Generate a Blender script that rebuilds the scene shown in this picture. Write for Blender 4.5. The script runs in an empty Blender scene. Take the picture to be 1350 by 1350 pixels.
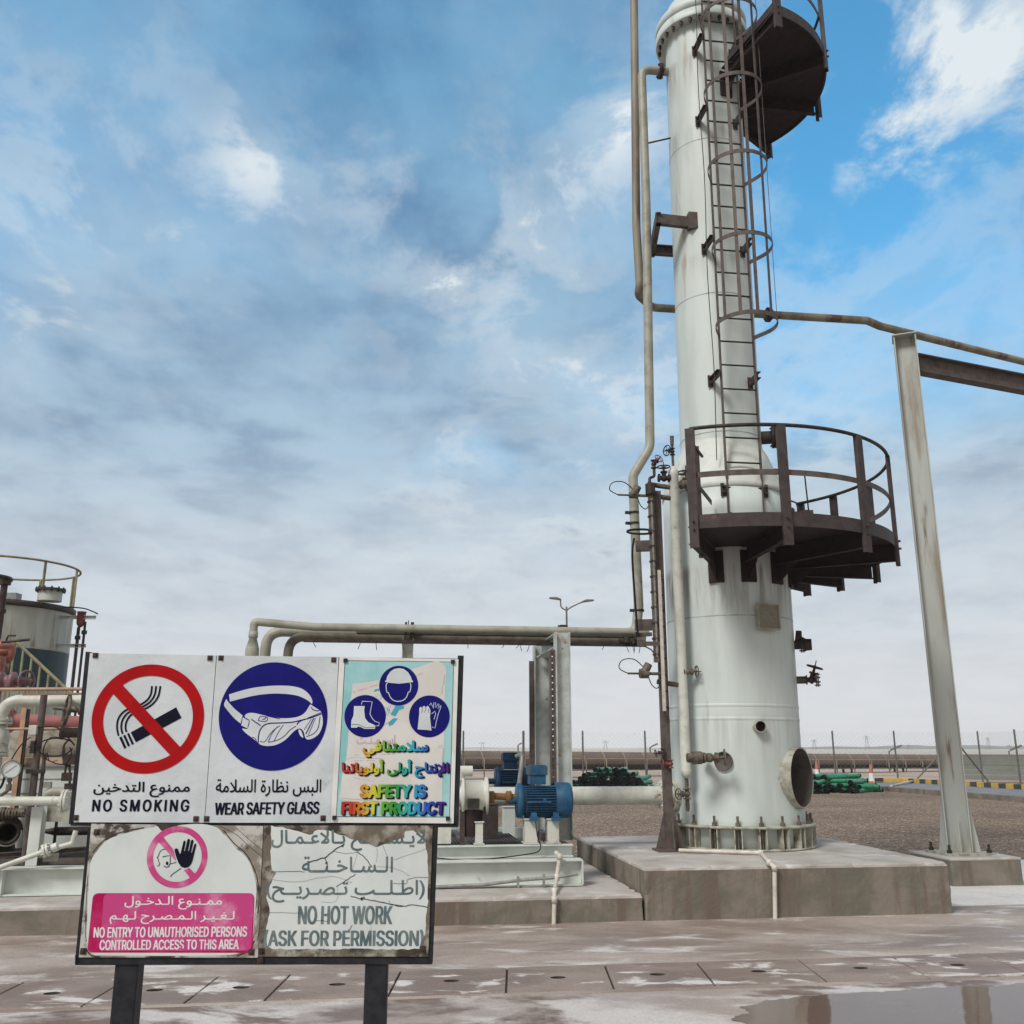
import bpy, bmesh, math, random
from mathutils import Vector, Matrix
random.seed(7)
R = math.radians
SC = bpy.context.scene
COL = SC.collection
# ------------------------------------------------------------------ camera, sky, sun, exposure
FPX, PITCH, EYE = 1245.0, R(14.0), 1.6
cam_d = bpy.data.cameras.new('camera')
cam_d.sensor_width = 36.0
cam_d.lens = 36.0 * FPX / 1350.0
cam_d.clip_start, cam_d.clip_end = 0.05, 20000.0
CAM = bpy.data.objects.new('camera', cam_d)
COL.objects.link(CAM)
CAM.location = (0, 0, EYE)
CAM.rotation_euler = (R(90) + PITCH, 0, 0)
SC.camera = CAM
SC.render.engine = 'CYCLES'
SC.view_settings.view_transform = 'Standard'
SC.view_settings.look = 'None'
SC.view_settings.gamma = 1.0
SC.cycles.volume_bounces = 3
SC.view_settings.exposure = 0.45
SUN_DIR = Vector((-0.42, -0.55, 0.72)).normalized()      # towards the sun: high, behind the viewer's left shoulder
sun_d = bpy.data.lights.new('sun', 'SUN')
sun_d.energy, sun_d.angle, sun_d.color = 2.0, R(16), (1.0, 0.975, 0.94)
SUN = bpy.data.objects.new('sun', sun_d)
COL.objects.link(SUN)
SUN.rotation_euler = SUN_DIR.to_track_quat('Z', 'Y').to_euler()
SUN.location = (-8, -10, 20)

W = bpy.data.worlds.new('World')
SC.world = W
W.use_nodes = True


def build_sky():
    nt = W.node_tree
    N, L = nt.nodes, nt.links
    for n in list(N):
        N.remove(n)

    def nd(t, **kw):
        n = N.new(t)
        for k, v in kw.items():
            setattr(n, k, v)
        return n

    def math_(op, a, b=None, clamp=False):
        n = nd('ShaderNodeMath', operation=op, use_clamp=clamp)
        for i, v in enumerate((a, b)):
            if v is None:
                continue
            if hasattr(v, 'is_output'):
                L.new(v, n.inputs[i])
            else:
                n.inputs[i].default_value = v
        return n.outputs[0]

    def ramp(v, stops, interp='EASE'):
        n = nd('ShaderNodeValToRGB')
        n.color_ramp.interpolation = interp
        e = n.color_ramp.elements
        while len(e) > 1:
            e.remove(e[-1])
        e[0].position, e[0].color = stops[0][0], stops[0][1]
        for p, c in stops[1:]:
            q = e.new(p)
            q.color = c
        L.new(v, n.inputs[0])
        return n.outputs[0]

    def mix(f, a, b, mode='MIX'):
        n = nd('ShaderNodeMix', data_type='RGBA', blend_type=mode)
        if hasattr(f, 'is_output'):
            L.new(f, n.inputs[0])
        else:
            n.inputs[0].default_value = f
        for i, v in ((6, a), (7, b)):
            if hasattr(v, 'is_output'):
                L.new(v, n.inputs[i])
            else:
                n.inputs[i].default_value = v
        return n.outputs[2]

    g = lambda v: (v, v, v, 1)
    tc = nd('ShaderNodeTexCoord')
    d = tc.outputs['Generated']
    sep = nd('ShaderNodeSeparateXYZ')
    L.new(d, sep.inputs[0])
    X, Y, Z = sep.outputs
    sky = nd('ShaderNodeTexSky', sky_type='NISHITA')
    sky.sun_disc = False
    sky.sun_elevation = math.asin(SUN_DIR.z)
    sky.sun_rotation = math.atan2(SUN_DIR.x, SUN_DIR.y)
    sky.altitude, sky.air_density, sky.dust_density, sky.ozone_density = 0, 1.0, 1.2, 2.0
    # cloud layer: the direction meets a flat layer overhead
    zz = math_('ADD', math_('MAXIMUM', Z, 0.0), 0.16)
    px, py = math_('DIVIDE', X, zz), math_('DIVIDE', Y, zz)
    cmb = nd('ShaderNodeCombineXYZ')
    L.new(px, cmb.inputs[0])
    L.new(py, cmb.inputs[1])

    def noise(scale, detail, rough, dist, off, sy=1.0):
        mp = nd('ShaderNodeMapping')
        mp.inputs['Location'].default_value = off
        mp.inputs['Scale'].default_value = (1, sy, 1)
        L.new(cmb.outputs[0], mp.inputs[0])
        n = nd('ShaderNodeTexNoise', noise_dimensions='3D')
        n.inputs['Scale'].default_value = scale
        n.inputs['Detail'].default_value = detail
        n.inputs['Roughness'].default_value = rough
        n.inputs['Distortion'].default_value = dist
        L.new(mp.outputs[0], n.inputs['Vector'])
        return n.outputs[0]

    def lobe(px_, py_, width):
        """smooth bump of the sky around one compass direction and height"""
        u, v = (px_ - 675) / FPX, (675 - py_) / FPX
        q = Vector((u, math.cos(PITCH) - v * math.sin(PITCH), math.sin(PITCH) + v * math.cos(PITCH))).normalized()
        n = nd('ShaderNodeVectorMath', operation='DOT_PRODUCT')
        L.new(d, n.inputs[0])
        n.inputs[1].default_value = q
        # exp-like falloff
        t = math_('SUBTRACT', 1.0, n.outputs['Value'])
        return math_('POWER', 2.718, math_('MULTIPLY', t, -1.0 / (width * width)))

    big = noise(0.85, 5, 0.55, 0.25, (3.1, 1.7, 0), 0.9)
    med = noise(2.1, 8, 0.6, 0.35, (0.4, 5.2, 2), 0.85)
    fin = noise(4.6, 9, 0.62, 0.25, (7.7, 2.2, 5), 0.8)
    cov = math_('ADD', math_('MULTIPLY', big, 0.62), math_('MULTIPLY', med, 0.38))
    # clear patches where the photograph has them, solid cloud elsewhere
    clear = None
    for (cx, cy, w, a) in ((1180, 320, 0.17, 0.15), (1120, 110, 0.12, 0.16), (760, 330, 0.10, 0.07), (300, 150, 0.09, 0.06), (60, 170, 0.12, 0.05),
                           (690, 60, 0.12, -0.05), (560, 130, 0.16, -0.08), (500, 560, 0.3, -0.13), (1290, 65, 0.045, -0.14), (230, 470, 0.2, -0.08), (1300, 640, 0.15, -0.08)):
        t = math_('MULTIPLY', lobe(cx, cy, w), a)
        clear = t if clear is None else math_('ADD', clear, t)
    cov2 = math_('SUBTRACT', cov, clear)
    mask = ramp(cov2, ((0.34, g(0)), (0.64, g(1))))
    edge = ramp(math_('ADD', math_('MULTIPLY', cov2, 0.55), math_('MULTIPLY', fin, 0.45)),
                ((0.40, g(0)), (0.475, g(1)), (0.53, g(0.35)), (0.60, g(0))))
    lump = noise(4.2, 8, 0.55, 0.15, (5.5, 3.3, 9), 0.85)
    shade = ramp(math_('ADD', math_('MULTIPLY', math_('ADD', fin, med), 0.25), math_('MULTIPLY', lump, 0.5)), ((0.40, g(0)), (0.60, g(1))))
    # clear-sky colour: the Nishita sky, its blue deepened
    clear_sky = mix(1.0, sky.outputs[0], (0.95, 2.35, 2.5, 1), 'MULTIPLY')
    elev = ramp(Z, ((0.0, g(0)), (0.10, g(0.18)), (0.30, g(0.55)), (0.62, g(1))), 'LINEAR')
    cl_dark = mix(elev, (4.4, 5.2, 5.9, 1), (0.75, 2.2, 4.2, 1))
    cl_lite = mix(elev, (7.0, 7.6, 7.9, 1), (1.8, 4.0, 6.2, 1))
    cloud = mix(shade, cl_dark, cl_lite)
    # mottled undersides
    mott = ramp(noise(5.5, 6, 0.55, 0.2, (1.3, 9.1, 7), 0.8), ((0.38, g(0)), (0.62, g(1))))
    cloud = mix(math_('MULTIPLY', mott, 0.4), cloud, cl_lite)
    low = ramp(Z, ((0.24, g(1)), (0.44, g(0))))
    mask = math_('MAXIMUM', mask, low)
    col = mix(mask, clear_sky, cloud)
    # bright torn edges only in a few places of the sky
    torn = None
    for (cx, cy, w, a) in ((330, 215, 0.028, 0.55), (600, 295, 0.06, 0.9), (460, 250, 0.05, 0.5), (700, 410, 0.08, 0.6), (805, 150, 0.035, 0.9), (1290, 65, 0.038, 1.1), (1110, 195, 0.025, 0.4), (1190, 190, 0.025, 0.4), (1130, 150, 0.07, -0.12), (1180, 185, 0.04, 0.45), (1060, 60, 0.05, -0.2), (120, 420, 0.12, 0.35), (780, 680, 0.2, 0.3), (1120, 30, 0.05, 0.9)):
        t = math_('MULTIPLY', lobe(cx, cy, w), a)
        torn = t if torn is None else math_('ADD', torn, t)
    col = mix(math_('MULTIPLY', edge, math_('ADD', torn, 0.2), True), col, (7.4, 8.1, 8.5, 1))
    # pale band of moist air over the horizon
    hz = ramp(Z, ((0.0, g(1)), (0.05, g(0.85)), (0.15, g(0.42)), (0.30, g(0))))
    col = mix(math_('MULTIPLY', hz, 0.9), col, (7.0, 7.15, 7.45, 1))
    # brighter, colourless overcast added overhead and behind the viewer, unseen, to neutralise the light
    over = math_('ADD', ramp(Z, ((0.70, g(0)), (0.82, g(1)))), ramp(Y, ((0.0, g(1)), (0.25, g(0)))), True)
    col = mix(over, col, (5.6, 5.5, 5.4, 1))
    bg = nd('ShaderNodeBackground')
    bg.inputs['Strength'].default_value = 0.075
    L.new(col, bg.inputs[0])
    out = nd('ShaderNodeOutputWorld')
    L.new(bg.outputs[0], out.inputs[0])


build_sky()

# ------------------------------------------------------------------ from the photograph to the site
CP, SP_ = math.cos(PITCH), math.sin(PITCH)
PA = R(7.5)                                   # the plant's axes are turned 7.5 degrees from the view
E1 = Vector((math.cos(PA), math.sin(PA), 0))
E2 = Vector((-math.sin(PA), math.cos(PA), 0))
UP = Vector((0, 0, 1))


def ray(x, y):
    u, v = (x - 675) / FPX, (675 - y) / FPX
    return Vector((u, CP - v * SP_, SP_ + v * CP))


def onz(x, y, z=0.0):
    d = ray(x, y)
    t = (z - EYE) / d.z
    return Vector((d.x * t, d.y * t, z))


def atY(x, y, Y):
    d = ray(x, y)
    t = Y / d.y
    return Vector((d.x * t, Y, EYE + d.z * t))


def PL(x, y, d):
    """point on the plant's upright plane at distance d along E2"""
    r = ray(x, y)
    t = d / r.dot(E2)
    return Vector((r.x * t, r.y * t, EYE + r.z * t))


def pl(s, d, z):
    return E1 * s + E2 * d + UP * z


# ------------------------------------------------------------------ mesh builder
BASE = {}


class MB:
    def __init__(self):
        self.v, self.f, self.m, self.s = [], [], [], []

    def add(self, verts, faces, mi=0, smooth=False):
        o = len(self.v)
        self.v += [Vector(p) for p in verts]
        for f in faces:
            self.f.append(tuple(i + o for i in f))
            self.m.append(mi)
            self.s.append(smooth)
        return self

    def obox(self, c, ex, ey, ez, mi=0):
        """box with centre c and half-extent vectors"""
        c, ex, ey, ez = Vector(c), Vector(ex), Vector(ey), Vector(ez)
        vs = [c + sx * ex + sy * ey + sz * ez for sz in (-1, 1) for sy in (-1, 1) for sx in (-1, 1)]
        fs = [(0, 2, 3, 1), (4, 5, 7, 6), (0, 1, 5, 4), (2, 6, 7, 3), (0, 4, 6, 2), (1, 3, 7, 5)]
        if ex.cross(ey).dot(ez) < 0:
            fs = [tuple(reversed(f)) for f in fs]
        return self.add(vs, fs, mi)

    def box(self, x0, x1, y0, y1, z0, z1, mi=0):
        return self.obox(((x0 + x1) / 2, (y0 + y1) / 2, (z0 + z1) / 2), ((x1 - x0) / 2, 0, 0), (0, (y1 - y0) / 2, 0), (0, 0, (z1 - z0) / 2), mi)

    def pbox(self, s0, s1, d0, d1, z0, z1, mi=0):
        """box in plant axes"""
        return self.obox(pl((s0 + s1) / 2, (d0 + d1) / 2, (z0 + z1) / 2), E1 * (s1 - s0) / 2, E2 * (d1 - d0) / 2, UP * (z1 - z0) / 2, mi)

    def bar(self, p, q, w, h, up=UP, mi=0):
        """rectangular bar from p to q, h along up, w across"""
        p, q = Vector(p), Vector(q)
        a = (q - p)
        n = a.normalized()
        side = n.cross(Vector(up))
        if side.length < 1e-4:
            side = n.cross(Vector((1, 0, 0)))
        side.normalize()
        u = side.cross(n).normalized()
        return self.obox((p + q) / 2, a / 2, side * w / 2, u * h / 2, mi)

    def ibeam(self, p, q, h, w, t=0.012, up=UP, mi=0):
        p, q = Vector(p), Vector(q)
        n = (q - p).normalized()
        side = n.cross(Vector(up))
        side.normalize()
        u = side.cross(n).normalized()
        for k in (-1, 1):
            o = u * (k * (h / 2 - t / 2))
            self.obox((p + q) / 2 + o, (q - p) / 2, side * w / 2, u * t / 2, mi)
        self.obox((p + q) / 2, (q - p) / 2, side * t * 0.4, u * (h / 2 - t), mi)
        return self

    def channel(self, p, q, h, w, t=0.012, up=UP, flip=1, mi=0):
        p, q = Vector(p), Vector(q)
        n = (q - p).normalized()
        side = n.cross(Vector(up)).normalized() * flip
        u = n.cross(side).normalized()
        for k in (-1, 1):
            o = u * (k * (h / 2 - t / 2)) + side * (w / 2)
            self.obox((p + q) / 2 + o, (q - p) / 2, side * w / 2, u * t / 2, mi)
        self.obox((p + q) / 2 + side * t * 0.5, (q - p) / 2, side * t * 0.5, u * (h / 2 - t), mi)
        return self

    def frame(self, axis):
        a = Vector(axis).normalized()
        r = Vector((0, 0, 1)) if abs(a.z) < 0.9 else Vector((1, 0, 0))
        x = a.cross(r).normalized()
        y = a.cross(x).normalized()
        return a, x, y

    def cyl(self, p, q, r0, r1=None, n=16, caps=True, mi=0, smooth=True):
        r1 = r0 if r1 is None else r1
        p, q = Vector(p), Vector(q)
        a, x, y = self.frame(q - p)
        ring = [(x * math.cos(2 * math.pi * i / n) + y * math.sin(2 * math.pi * i / n)) for i in range(n)]
        vs = [p + k * r0 for k in ring] + [q + k * r1 for k in ring]
        fs = [(i, n + i, n + (i + 1) % n, (i + 1) % n) for i in range(n)]
        self.add(vs, fs, mi, smooth)
        if caps:
            self.add([p + k * r0 for k in ring], [tuple(range(n))], mi)
            self.add([q + k * r1 for k in ring], [tuple(reversed(range(n)))], mi)
        return self

    def lathe(self, c, axis, prof, n=32, mi=0, smooth=True, a0=0.0, a1=2 * math.pi, xdir=None):
        """prof: (radius, height along axis) pairs"""
        c = Vector(c)
        a, x, y = self.frame(axis)
        if xdir is not None:
            x = Vector(xdir).normalized()
            y = a.cross(x).normalized()
        full = abs(a1 - a0 - 2 * math.pi) < 1e-6
        m = n if full else n + 1
        vs = []
        for (r, h) in prof:
            for i in range(m):
                t = a0 + (a1 - a0) * i / n
                vs.append(c + a * h + (x * math.cos(t) + y * math.sin(t)) * r)
        fs = []
        for k in range(len(prof) - 1):
            for i in range(n):
                j = (i + 1) % m
                fs.append((k * m + i, k * m + j, (k + 1) * m + j, (k + 1) * m + i))
        return self.add(vs, fs, mi, smooth)

    def tube(self, pts, r, n=10, mi=0, closed=False, caps=True, smooth=True):
        pts = [Vector(p) for p in pts]
        k = len(pts)
        tang = []
        for i in range(k):
            a = pts[i - 1] if (i > 0 or closed) else pts[i]
            b = pts[(i + 1) % k] if (i < k - 1 or closed) else pts[i]
            tang.append((b - a).normalized())
        a, x, y = self.frame(tang[0])
        vs = []
        for i in range(k):
            t = tang[i]
            x = (x - t * x.dot(t)).normalized()
            y = t.cross(x)
            rr = r[i] if isinstance(r, (list, tuple)) else r
            vs += [pts[i] + (x * math.cos(2 * math.pi * j / n) + y * math.sin(2 * math.pi * j / n)) * rr for j in range(n)]
        fs = []
        for i in range(k if closed else k - 1):
            i2 = (i + 1) % k
            fs += [(i * n + j, i * n + (j + 1) % n, i2 * n + (j + 1) % n, i2 * n + j) for j in range(n)]
        self.add(vs, fs, mi, smooth)
        if caps and not closed:
            self.add(vs[:n], [tuple(reversed(range(n)))], mi)
            self.add(vs[-n:], [tuple(range(n))], mi)
        return self

    def strip(self, pts, w, t, wdir, mi=0):
        """flat bar following pts; w along wdir (per point or constant), t across"""
        pts = [Vector(p) for p in pts]
        k = len(pts)
        vs = []
        for i in range(k):
            tg = (pts[min(i + 1, k - 1)] - pts[max(i - 1, 0)]).normalized()
            wd = Vector(wdir)
            wd = (wd - tg * wd.dot(tg)).normalized()
            nn = tg.cross(wd)
            for (a, b) in ((-1, -1), (1, -1), (1, 1), (-1, 1)):
                vs.append(pts[i] + wd * a * w / 2 + nn * b * t / 2)
        fs = [(0, 1, 2, 3), tuple(4 * (k - 1) + j for j in (3, 2, 1, 0))]
        for i in range(k - 1):
            for j in range(4):
                fs.append((4 * i + j, 4 * i + 4 + j, 4 * i + 4 + (j + 1) % 4, 4 * i + (j + 1) % 4))
        return self.add(vs, fs, mi)

    def prism(self, poly, thick, mi=0):
        """poly: coplanar points; extruded by the vector thick"""
        poly = [Vector(p) for p in poly]
        th = Vector(thick)
        n = len(poly)
        vs = poly + [p + th for p in poly]
        fs = [tuple(reversed(range(n))), tuple(range(n, 2 * n))] + [(i, (i + 1) % n, n + (i + 1) % n, n + i) for i in range(n)]
        return self.add(vs, fs, mi)

    def flange(self, c, axis, r, t=0.03, bolts=8, mi=0, bore=0.6):
        """bolted pair of flanges centred at c"""
        c, a = Vector(c), Vector(axis).normalized()
        for k in (-1, 1):
            self.cyl(c + a * (k * 0.004), c + a * (k * (t + 0.004)), r, r, 20, True, mi)
        _, x, y = self.frame(a)
        for i in range(bolts):
            w = 2 * math.pi * (i + 0.5) / bolts
            o = (x * math.cos(w) + y * math.sin(w)) * r * 0.82
            self.cyl(c + o - a * (t + 0.022), c + o + a * (t + 0.022), max(0.006, r * 0.075), None, 6, True, mi, False)
        return self

    def build(self, name, mats, parent=None, loc=None, bevel=0.0):
        if not isinstance(mats, (list, tuple)):
            mats = [mats]
        base = BASE[parent.name] if parent is not None else (Vector(loc) if loc is not None else Vector((0, 0, 0)))
        me = bpy.data.meshes.new(name)
        me.from_pydata([tuple(p - base) for p in self.v], [], self.f)
        for m in mats:
            me.materials.append(m)
        me.polygons.foreach_set('material_index', self.m)
        me.polygons.foreach_set('use_smooth', self.s)
        me.update()
        o = bpy.data.objects.new(name, me)
        COL.objects.link(o)
        if parent is not None:
            o.parent = parent
        else:
            o.location = base
        BASE[o.name] = base
        if bevel:
            b = o.modifiers.new('bevel', 'BEVEL')
            b.width, b.segments, b.limit_method, b.angle_limit = bevel, 2, 'ANGLE', R(40)
        return o


def fillet(pts, rad, seg=6):
    """round the corners of a polyline"""
    pts = [Vector(p) for p in pts]
    out = [pts[0]]
    for i in range(1, len(pts) - 1):
        a, b, c = pts[i - 1], pts[i], pts[i + 1]
        r = rad[i - 1] if isinstance(rad, (list, tuple)) else rad
        u, v = (a - b), (c - b)
        lu, lv = u.length, v.length
        u.normalize()
        v.normalize()
        ang = u.angle(v)
        t = min(r / max(math.tan(ang / 2), 1e-4), lu * 0.49, lv * 0.49)
        p, q = b + u * t, b + v * t
        for k in range(seg + 1):
            w = k / seg
            out.append(p * (1 - w) ** 2 + b * 2 * w * (1 - w) + q * w * w)
    out.append(pts[-1])
    return out


def spl3(pts, k=6):
    """smooth curve through points in space"""
    pts = [Vector(p) for p in pts]
    out = []
    n = len(pts)
    for i in range(n - 1):
        p0, p1, p2, p3 = pts[max(i - 1, 0)], pts[i], pts[i + 1], pts[min(i + 2, n - 1)]
        for j in range(k):
            t = j / k
            out.append(0.5 * (2 * p1 + (p2 - p0) * t + (2 * p0 - 5 * p1 + 4 * p2 - p3) * t * t + (3 * p1 - p0 - 3 * p2 + p3) * t ** 3))
    out.append(pts[-1])
    return out


def arc(c, r, a0, a1, n, z=None):
    return [Vector((c[0] + r * math.cos(a0 + (a1 - a0) * i / n), c[1] + r * math.sin(a0 + (a1 - a0) * i / n), c[2] if z is None else z)) for i in range(n + 1)]


def tag(o, label=None, cat=None, group=None, kind=None):
    if label:
        o['label'] = label
    if cat:
        o['category'] = cat
    if group:
        o['group'] = group
    if kind:
        o['kind'] = kind
    return o


def thing(name, label, cat, loc, group=None):
    o = bpy.data.objects.new(name, None)
    COL.objects.link(o)
    o.location = loc
    o.empty_display_size = 0.1
    BASE[o.name] = Vector(loc)
    return tag(o, label, cat, group)


def dup(root, loc, rot=None, label=None):
    r = root.copy()
    COL.objects.link(r)
    r.location = loc
    if rot is not None:
        r.rotation_euler = rot
    if label:
        r['label'] = label
    for ch in list(root.children):
        c = ch.copy()
        COL.objects.link(c)
        c.parent = r
        for g_ in list(ch.children):
            e = g_.copy()
            COL.objects.link(e)
            e.parent = c
    return r


# ------------------------------------------------------------------ materials
def s2l(c):
    return tuple((v / 12.92 if v <= 0.04045 else ((v + 0.055) / 1.055) ** 2.4) for v in c)


def pm(name, base, second=None, scale=6.0, lo=0.4, hi=0.65, third=None, tscale=3.0, tlo=0.62, thi=0.72, streak=False,
       rough=0.6, metal=0.0, bump=0.0, bscale=40.0, rvar=0.0, rand=0.0, obj=False, detail=8):
    """painted / mineral surface: base mottled with second, patches or runs of third"""
    m = bpy.data.materials.new(name)
    m.use_nodes = True
    nt = m.node_tree
    N, L = nt.nodes, nt.links
    b = N['Principled BSDF']
    b.inputs['Roughness'].default_value = rough
    b.inputs['Metallic'].default_value = metal
    if obj:
        pos = N.new('ShaderNodeTexCoord').outputs['Object']
    else:
        pos = N.new('ShaderNodeNewGeometry').outputs['Position']

    def noise(sc, stretch=(1, 1, 1), det=detail, rg=0.6):
        mp = N.new('ShaderNodeMapping')
        mp.inputs['Scale'].default_value = stretch
        L.new(pos, mp.inputs[0])
        n = N.new('ShaderNodeTexNoise')
        n.inputs['Scale'].default_value = sc
        n.inputs['Detail'].default_value = det
        n.inputs['Roughness'].default_value = rg
        L.new(mp.outputs[0], n.inputs['Vector'])
        return n.outputs[0]

    def step(v, a, c):
        r = N.new('ShaderNodeMapRange')
        r.interpolation_type = 'SMOOTHSTEP'
        r.inputs[1].default_value, r.inputs[2].default_value = a, c
        L.new(v, r.inputs[0])
        return r.outputs[0]

    def mix(f, a, c):
        n = N.new('ShaderNodeMix')
        n.data_type = 'RGBA'
        L.new(f, n.inputs[0])
        for i, v in ((6, a), (7, c)):
            if hasattr(v, 'is_output'):
                L.new(v, n.inputs[i])
            else:
                n.inputs[i].default_value = (*v, 1)
        return n.outputs[2]

    col = None
    fac = None
    if second is not None:
        fac = step(noise(scale, (1, 1, 0.16) if streak is True else (1, 1, 1)), lo, hi)
        col = mix(fac, base, second)
    if third is not None:
        f3 = step(noise(tscale, (1, 1, 0.1) if streak else (1, 1, 1)), tlo, thi)
        col = mix(f3, col if col is not None else base, third)
    if rand:
        oi = N.new('ShaderNodeObjectInfo')
        h = N.new('ShaderNodeHueSaturation')
        r = N.new('ShaderNodeMapRange')
        r.inputs[3].default_value, r.inputs[4].default_value = 1 - rand, 1 + rand
        L.new(oi.outputs['Random'], r.inputs[0])
        L.new(r.outputs[0], h.inputs['Value'])
        if col is not None:
            L.new(col, h.inputs['Color'])
        else:
            h.inputs['Color'].default_value = (*base, 1)
        col = h.outputs[0]
    if col is not None:
        L.new(col, b.inputs['Base Color'])
    else:
        b.inputs['Base Color'].default_value = (*base, 1)
    if rvar and fac is not None:
        r = N.new('ShaderNodeMapRange')
        r.inputs[3].default_value, r.inputs[4].default_value = rough, rough + rvar
        L.new(fac, r.inputs[0])
        L.new(r.outputs[0], b.inputs['Roughness'])
    if bump:
        bp = N.new('ShaderNodeBump')
        bp.inputs['Strength'].default_value = bump
        bp.inputs['Distance'].default_value = 0.01
        L.new(noise(bscale), bp.inputs['Height'])
        L.new(bp.outputs[0], b.inputs['Normal'])
    return m


M = {}
M['tower'] = pm('tower_paint', (0.57, 0.63, 0.605), (0.475, 0.53, 0.50), 3.0, 0.42, 0.68, (0.32, 0.275, 0.21), 5.0, 0.62, 0.80, True, rough=0.5, bump=0.05, bscale=12)


def run_off(m, bands, dirt, scale=9.0):
    """brown run-off streaks below fittings: each band (top, bottom, strength) is a height range on the shell"""
    N, L = m.node_tree.nodes, m.node_tree.links
    b = N['Principled BSDF']
    src = b.inputs['Base Color'].links[0].from_socket
    g_ = N.new('ShaderNodeNewGeometry').outputs['Position']
    sp = N.new('ShaderNodeSeparateXYZ')
    L.new(g_, sp.inputs[0])
    mp = N.new('ShaderNodeMapping')
    mp.inputs['Scale'].default_value = (1, 1, 0.07)
    L.new(g_, mp.inputs[0])
    n = N.new('ShaderNodeTexNoise')
    n.inputs['Scale'].default_value, n.inputs['Detail'].default_value, n.inputs['Roughness'].default_value = scale, 6, 0.65
    L.new(mp.outputs[0], n.inputs['Vector'])
    for top, bottom, amt in bands:
        r = N.new('ShaderNodeMapRange')
        r.interpolation_type = 'SMOOTHSTEP'
        r.inputs[1].default_value, r.inputs[2].default_value = bottom, top
        r.inputs[3].default_value, r.inputs[4].default_value = 0.0, amt
        L.new(sp.outputs[2], r.inputs[0])
        r2 = N.new('ShaderNodeMapRange')
        r2.inputs[1].default_value, r2.inputs[2].default_value = top + 0.1, top
        L.new(sp.outputs[2], r2.inputs[0])
        a = N.new('ShaderNodeMath')
        a.operation = 'MULTIPLY'
        L.new(r.outputs[0], a.inputs[0])
        L.new(r2.outputs[0], a.inputs[1])
        s = N.new('ShaderNodeMapRange')
        s.interpolation_type = 'SMOOTHSTEP'
        s.inputs[1].default_value, s.inputs[2].default_value = 0.40, 0.66
        L.new(n.outputs[0], s.inputs[0])
        f = N.new('ShaderNodeMath')
        f.operation = 'MULTIPLY'
        L.new(a.outputs[0], f.inputs[0])
        L.new(s.outputs[0], f.inputs[1])
        x = N.new('ShaderNodeMix')
        x.data_type = 'RGBA'
        L.new(f.outputs[0], x.inputs[0])
        L.new(src, x.inputs[6])
        x.inputs[7].default_value = (*dirt, 1)
        src = x.outputs[2]
    L.new(src, b.inputs['Base Color'])


run_off(M['tower'], ((3.66, 2.75, 0.85), (7.9, 7.5, 0.35), (9.85, 9.4, 0.4), (0.80, 1.35, 0.0), (1.9, 1.2, 0.25), (5.2, 4.95, 0.4), (11.0, 10.2, 0.5)), (0.16, 0.115, 0.085))
M['cone'] = pm('cone_paint', (0.57, 0.60, 0.555), (0.50, 0.52, 0.48), 4.0, 0.40, 0.65, (0.46, 0.36, 0.28), 5.0, 0.62, 0.75, rough=0.55)
M['seam'] = pm('weld_seam', (0.40, 0.43, 0.39), (0.28, 0.28, 0.25), 9.0, rough=0.6)
M['ring'] = pm('base_ring_paint', (0.40, 0.40, 0.33), (0.26, 0.24, 0.19), 9.0, 0.42, 0.62, (0.12, 0.085, 0.06), 7.0, 0.56, 0.68, rough=0.65, bump=0.1)
M['pipe'] = pm('pipe_paint_beige', (0.335, 0.335, 0.275), (0.245, 0.235, 0.185), 5.0, 0.42, 0.66, (0.17, 0.12, 0.08), 4.0, 0.60, 0.75, rough=0.5)
M['pipe_rusty'] = pm('pipe_paint_rusty', (0.26, 0.235, 0.175), (0.17, 0.135, 0.095), 6.0, 0.40, 0.62, (0.10, 0.06, 0.04), 6.0, 0.52, 0.66, True, rough=0.6)
M['pipe_dark'] = pm('pipe_brown_grey', (0.15, 0.135, 0.105), (0.10, 0.085, 0.065), 7.0, rough=0.6)
M['cream'] = pm('cream_paint', (0.56, 0.57, 0.505), (0.45, 0.45, 0.385), 7.0, 0.42, 0.66, (0.22, 0.15, 0.10), 8.0, 0.64, 0.74, rough=0.5)
M['skid'] = pm('skid_paint', (0.60, 0.64, 0.60), (0.52, 0.545, 0.50), 4.0, 0.42, 0.68, (0.27, 0.20, 0.14), 7.0, 0.64, 0.74, rough=0.5)
M['brown'] = pm('brown_steel_paint', (0.068, 0.053, 0.05), (0.047, 0.037, 0.035), 10.0, 0.4, 0.66, (0.14, 0.09, 0.065), 9.0, 0.62, 0.72, rough=0.55)
M['brown2'] = pm('dusty_brown_paint', (0.12, 0.096, 0.085), (0.08, 0.064, 0.057), 10.0, 0.4, 0.66, rough=0.6)
M['deck'] = pm('deck_plate', (0.036, 0.023, 0.022), (0.025, 0.017, 0.016), 8.0, rough=0.7)
M['dark'] = pm('dark_iron', (0.035, 0.032, 0.03), (0.07, 0.055, 0.045), 14.0, rough=0.55, metal=0.3)
M['valve'] = pm('valve_iron', (0.16, 0.135, 0.105), (0.09, 0.07, 0.055), 18.0, 0.4, 0.62, rough=0.6, metal=0.2, bump=0.15, bscale=60)
M['valve_d'] = pm('valve_dark_brown', (0.075, 0.052, 0.045), (0.045, 0.033, 0.03), 18.0, rough=0.55, metal=0.2)
M['hole'] = pm('inside_dark', (0.02, 0.018, 0.018), rough=0.9)
M['bore'] = pm('bare_steel_inside', (0.115, 0.095, 0.085), (0.07, 0.058, 0.05), 5.0, rough=0.75)
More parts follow.
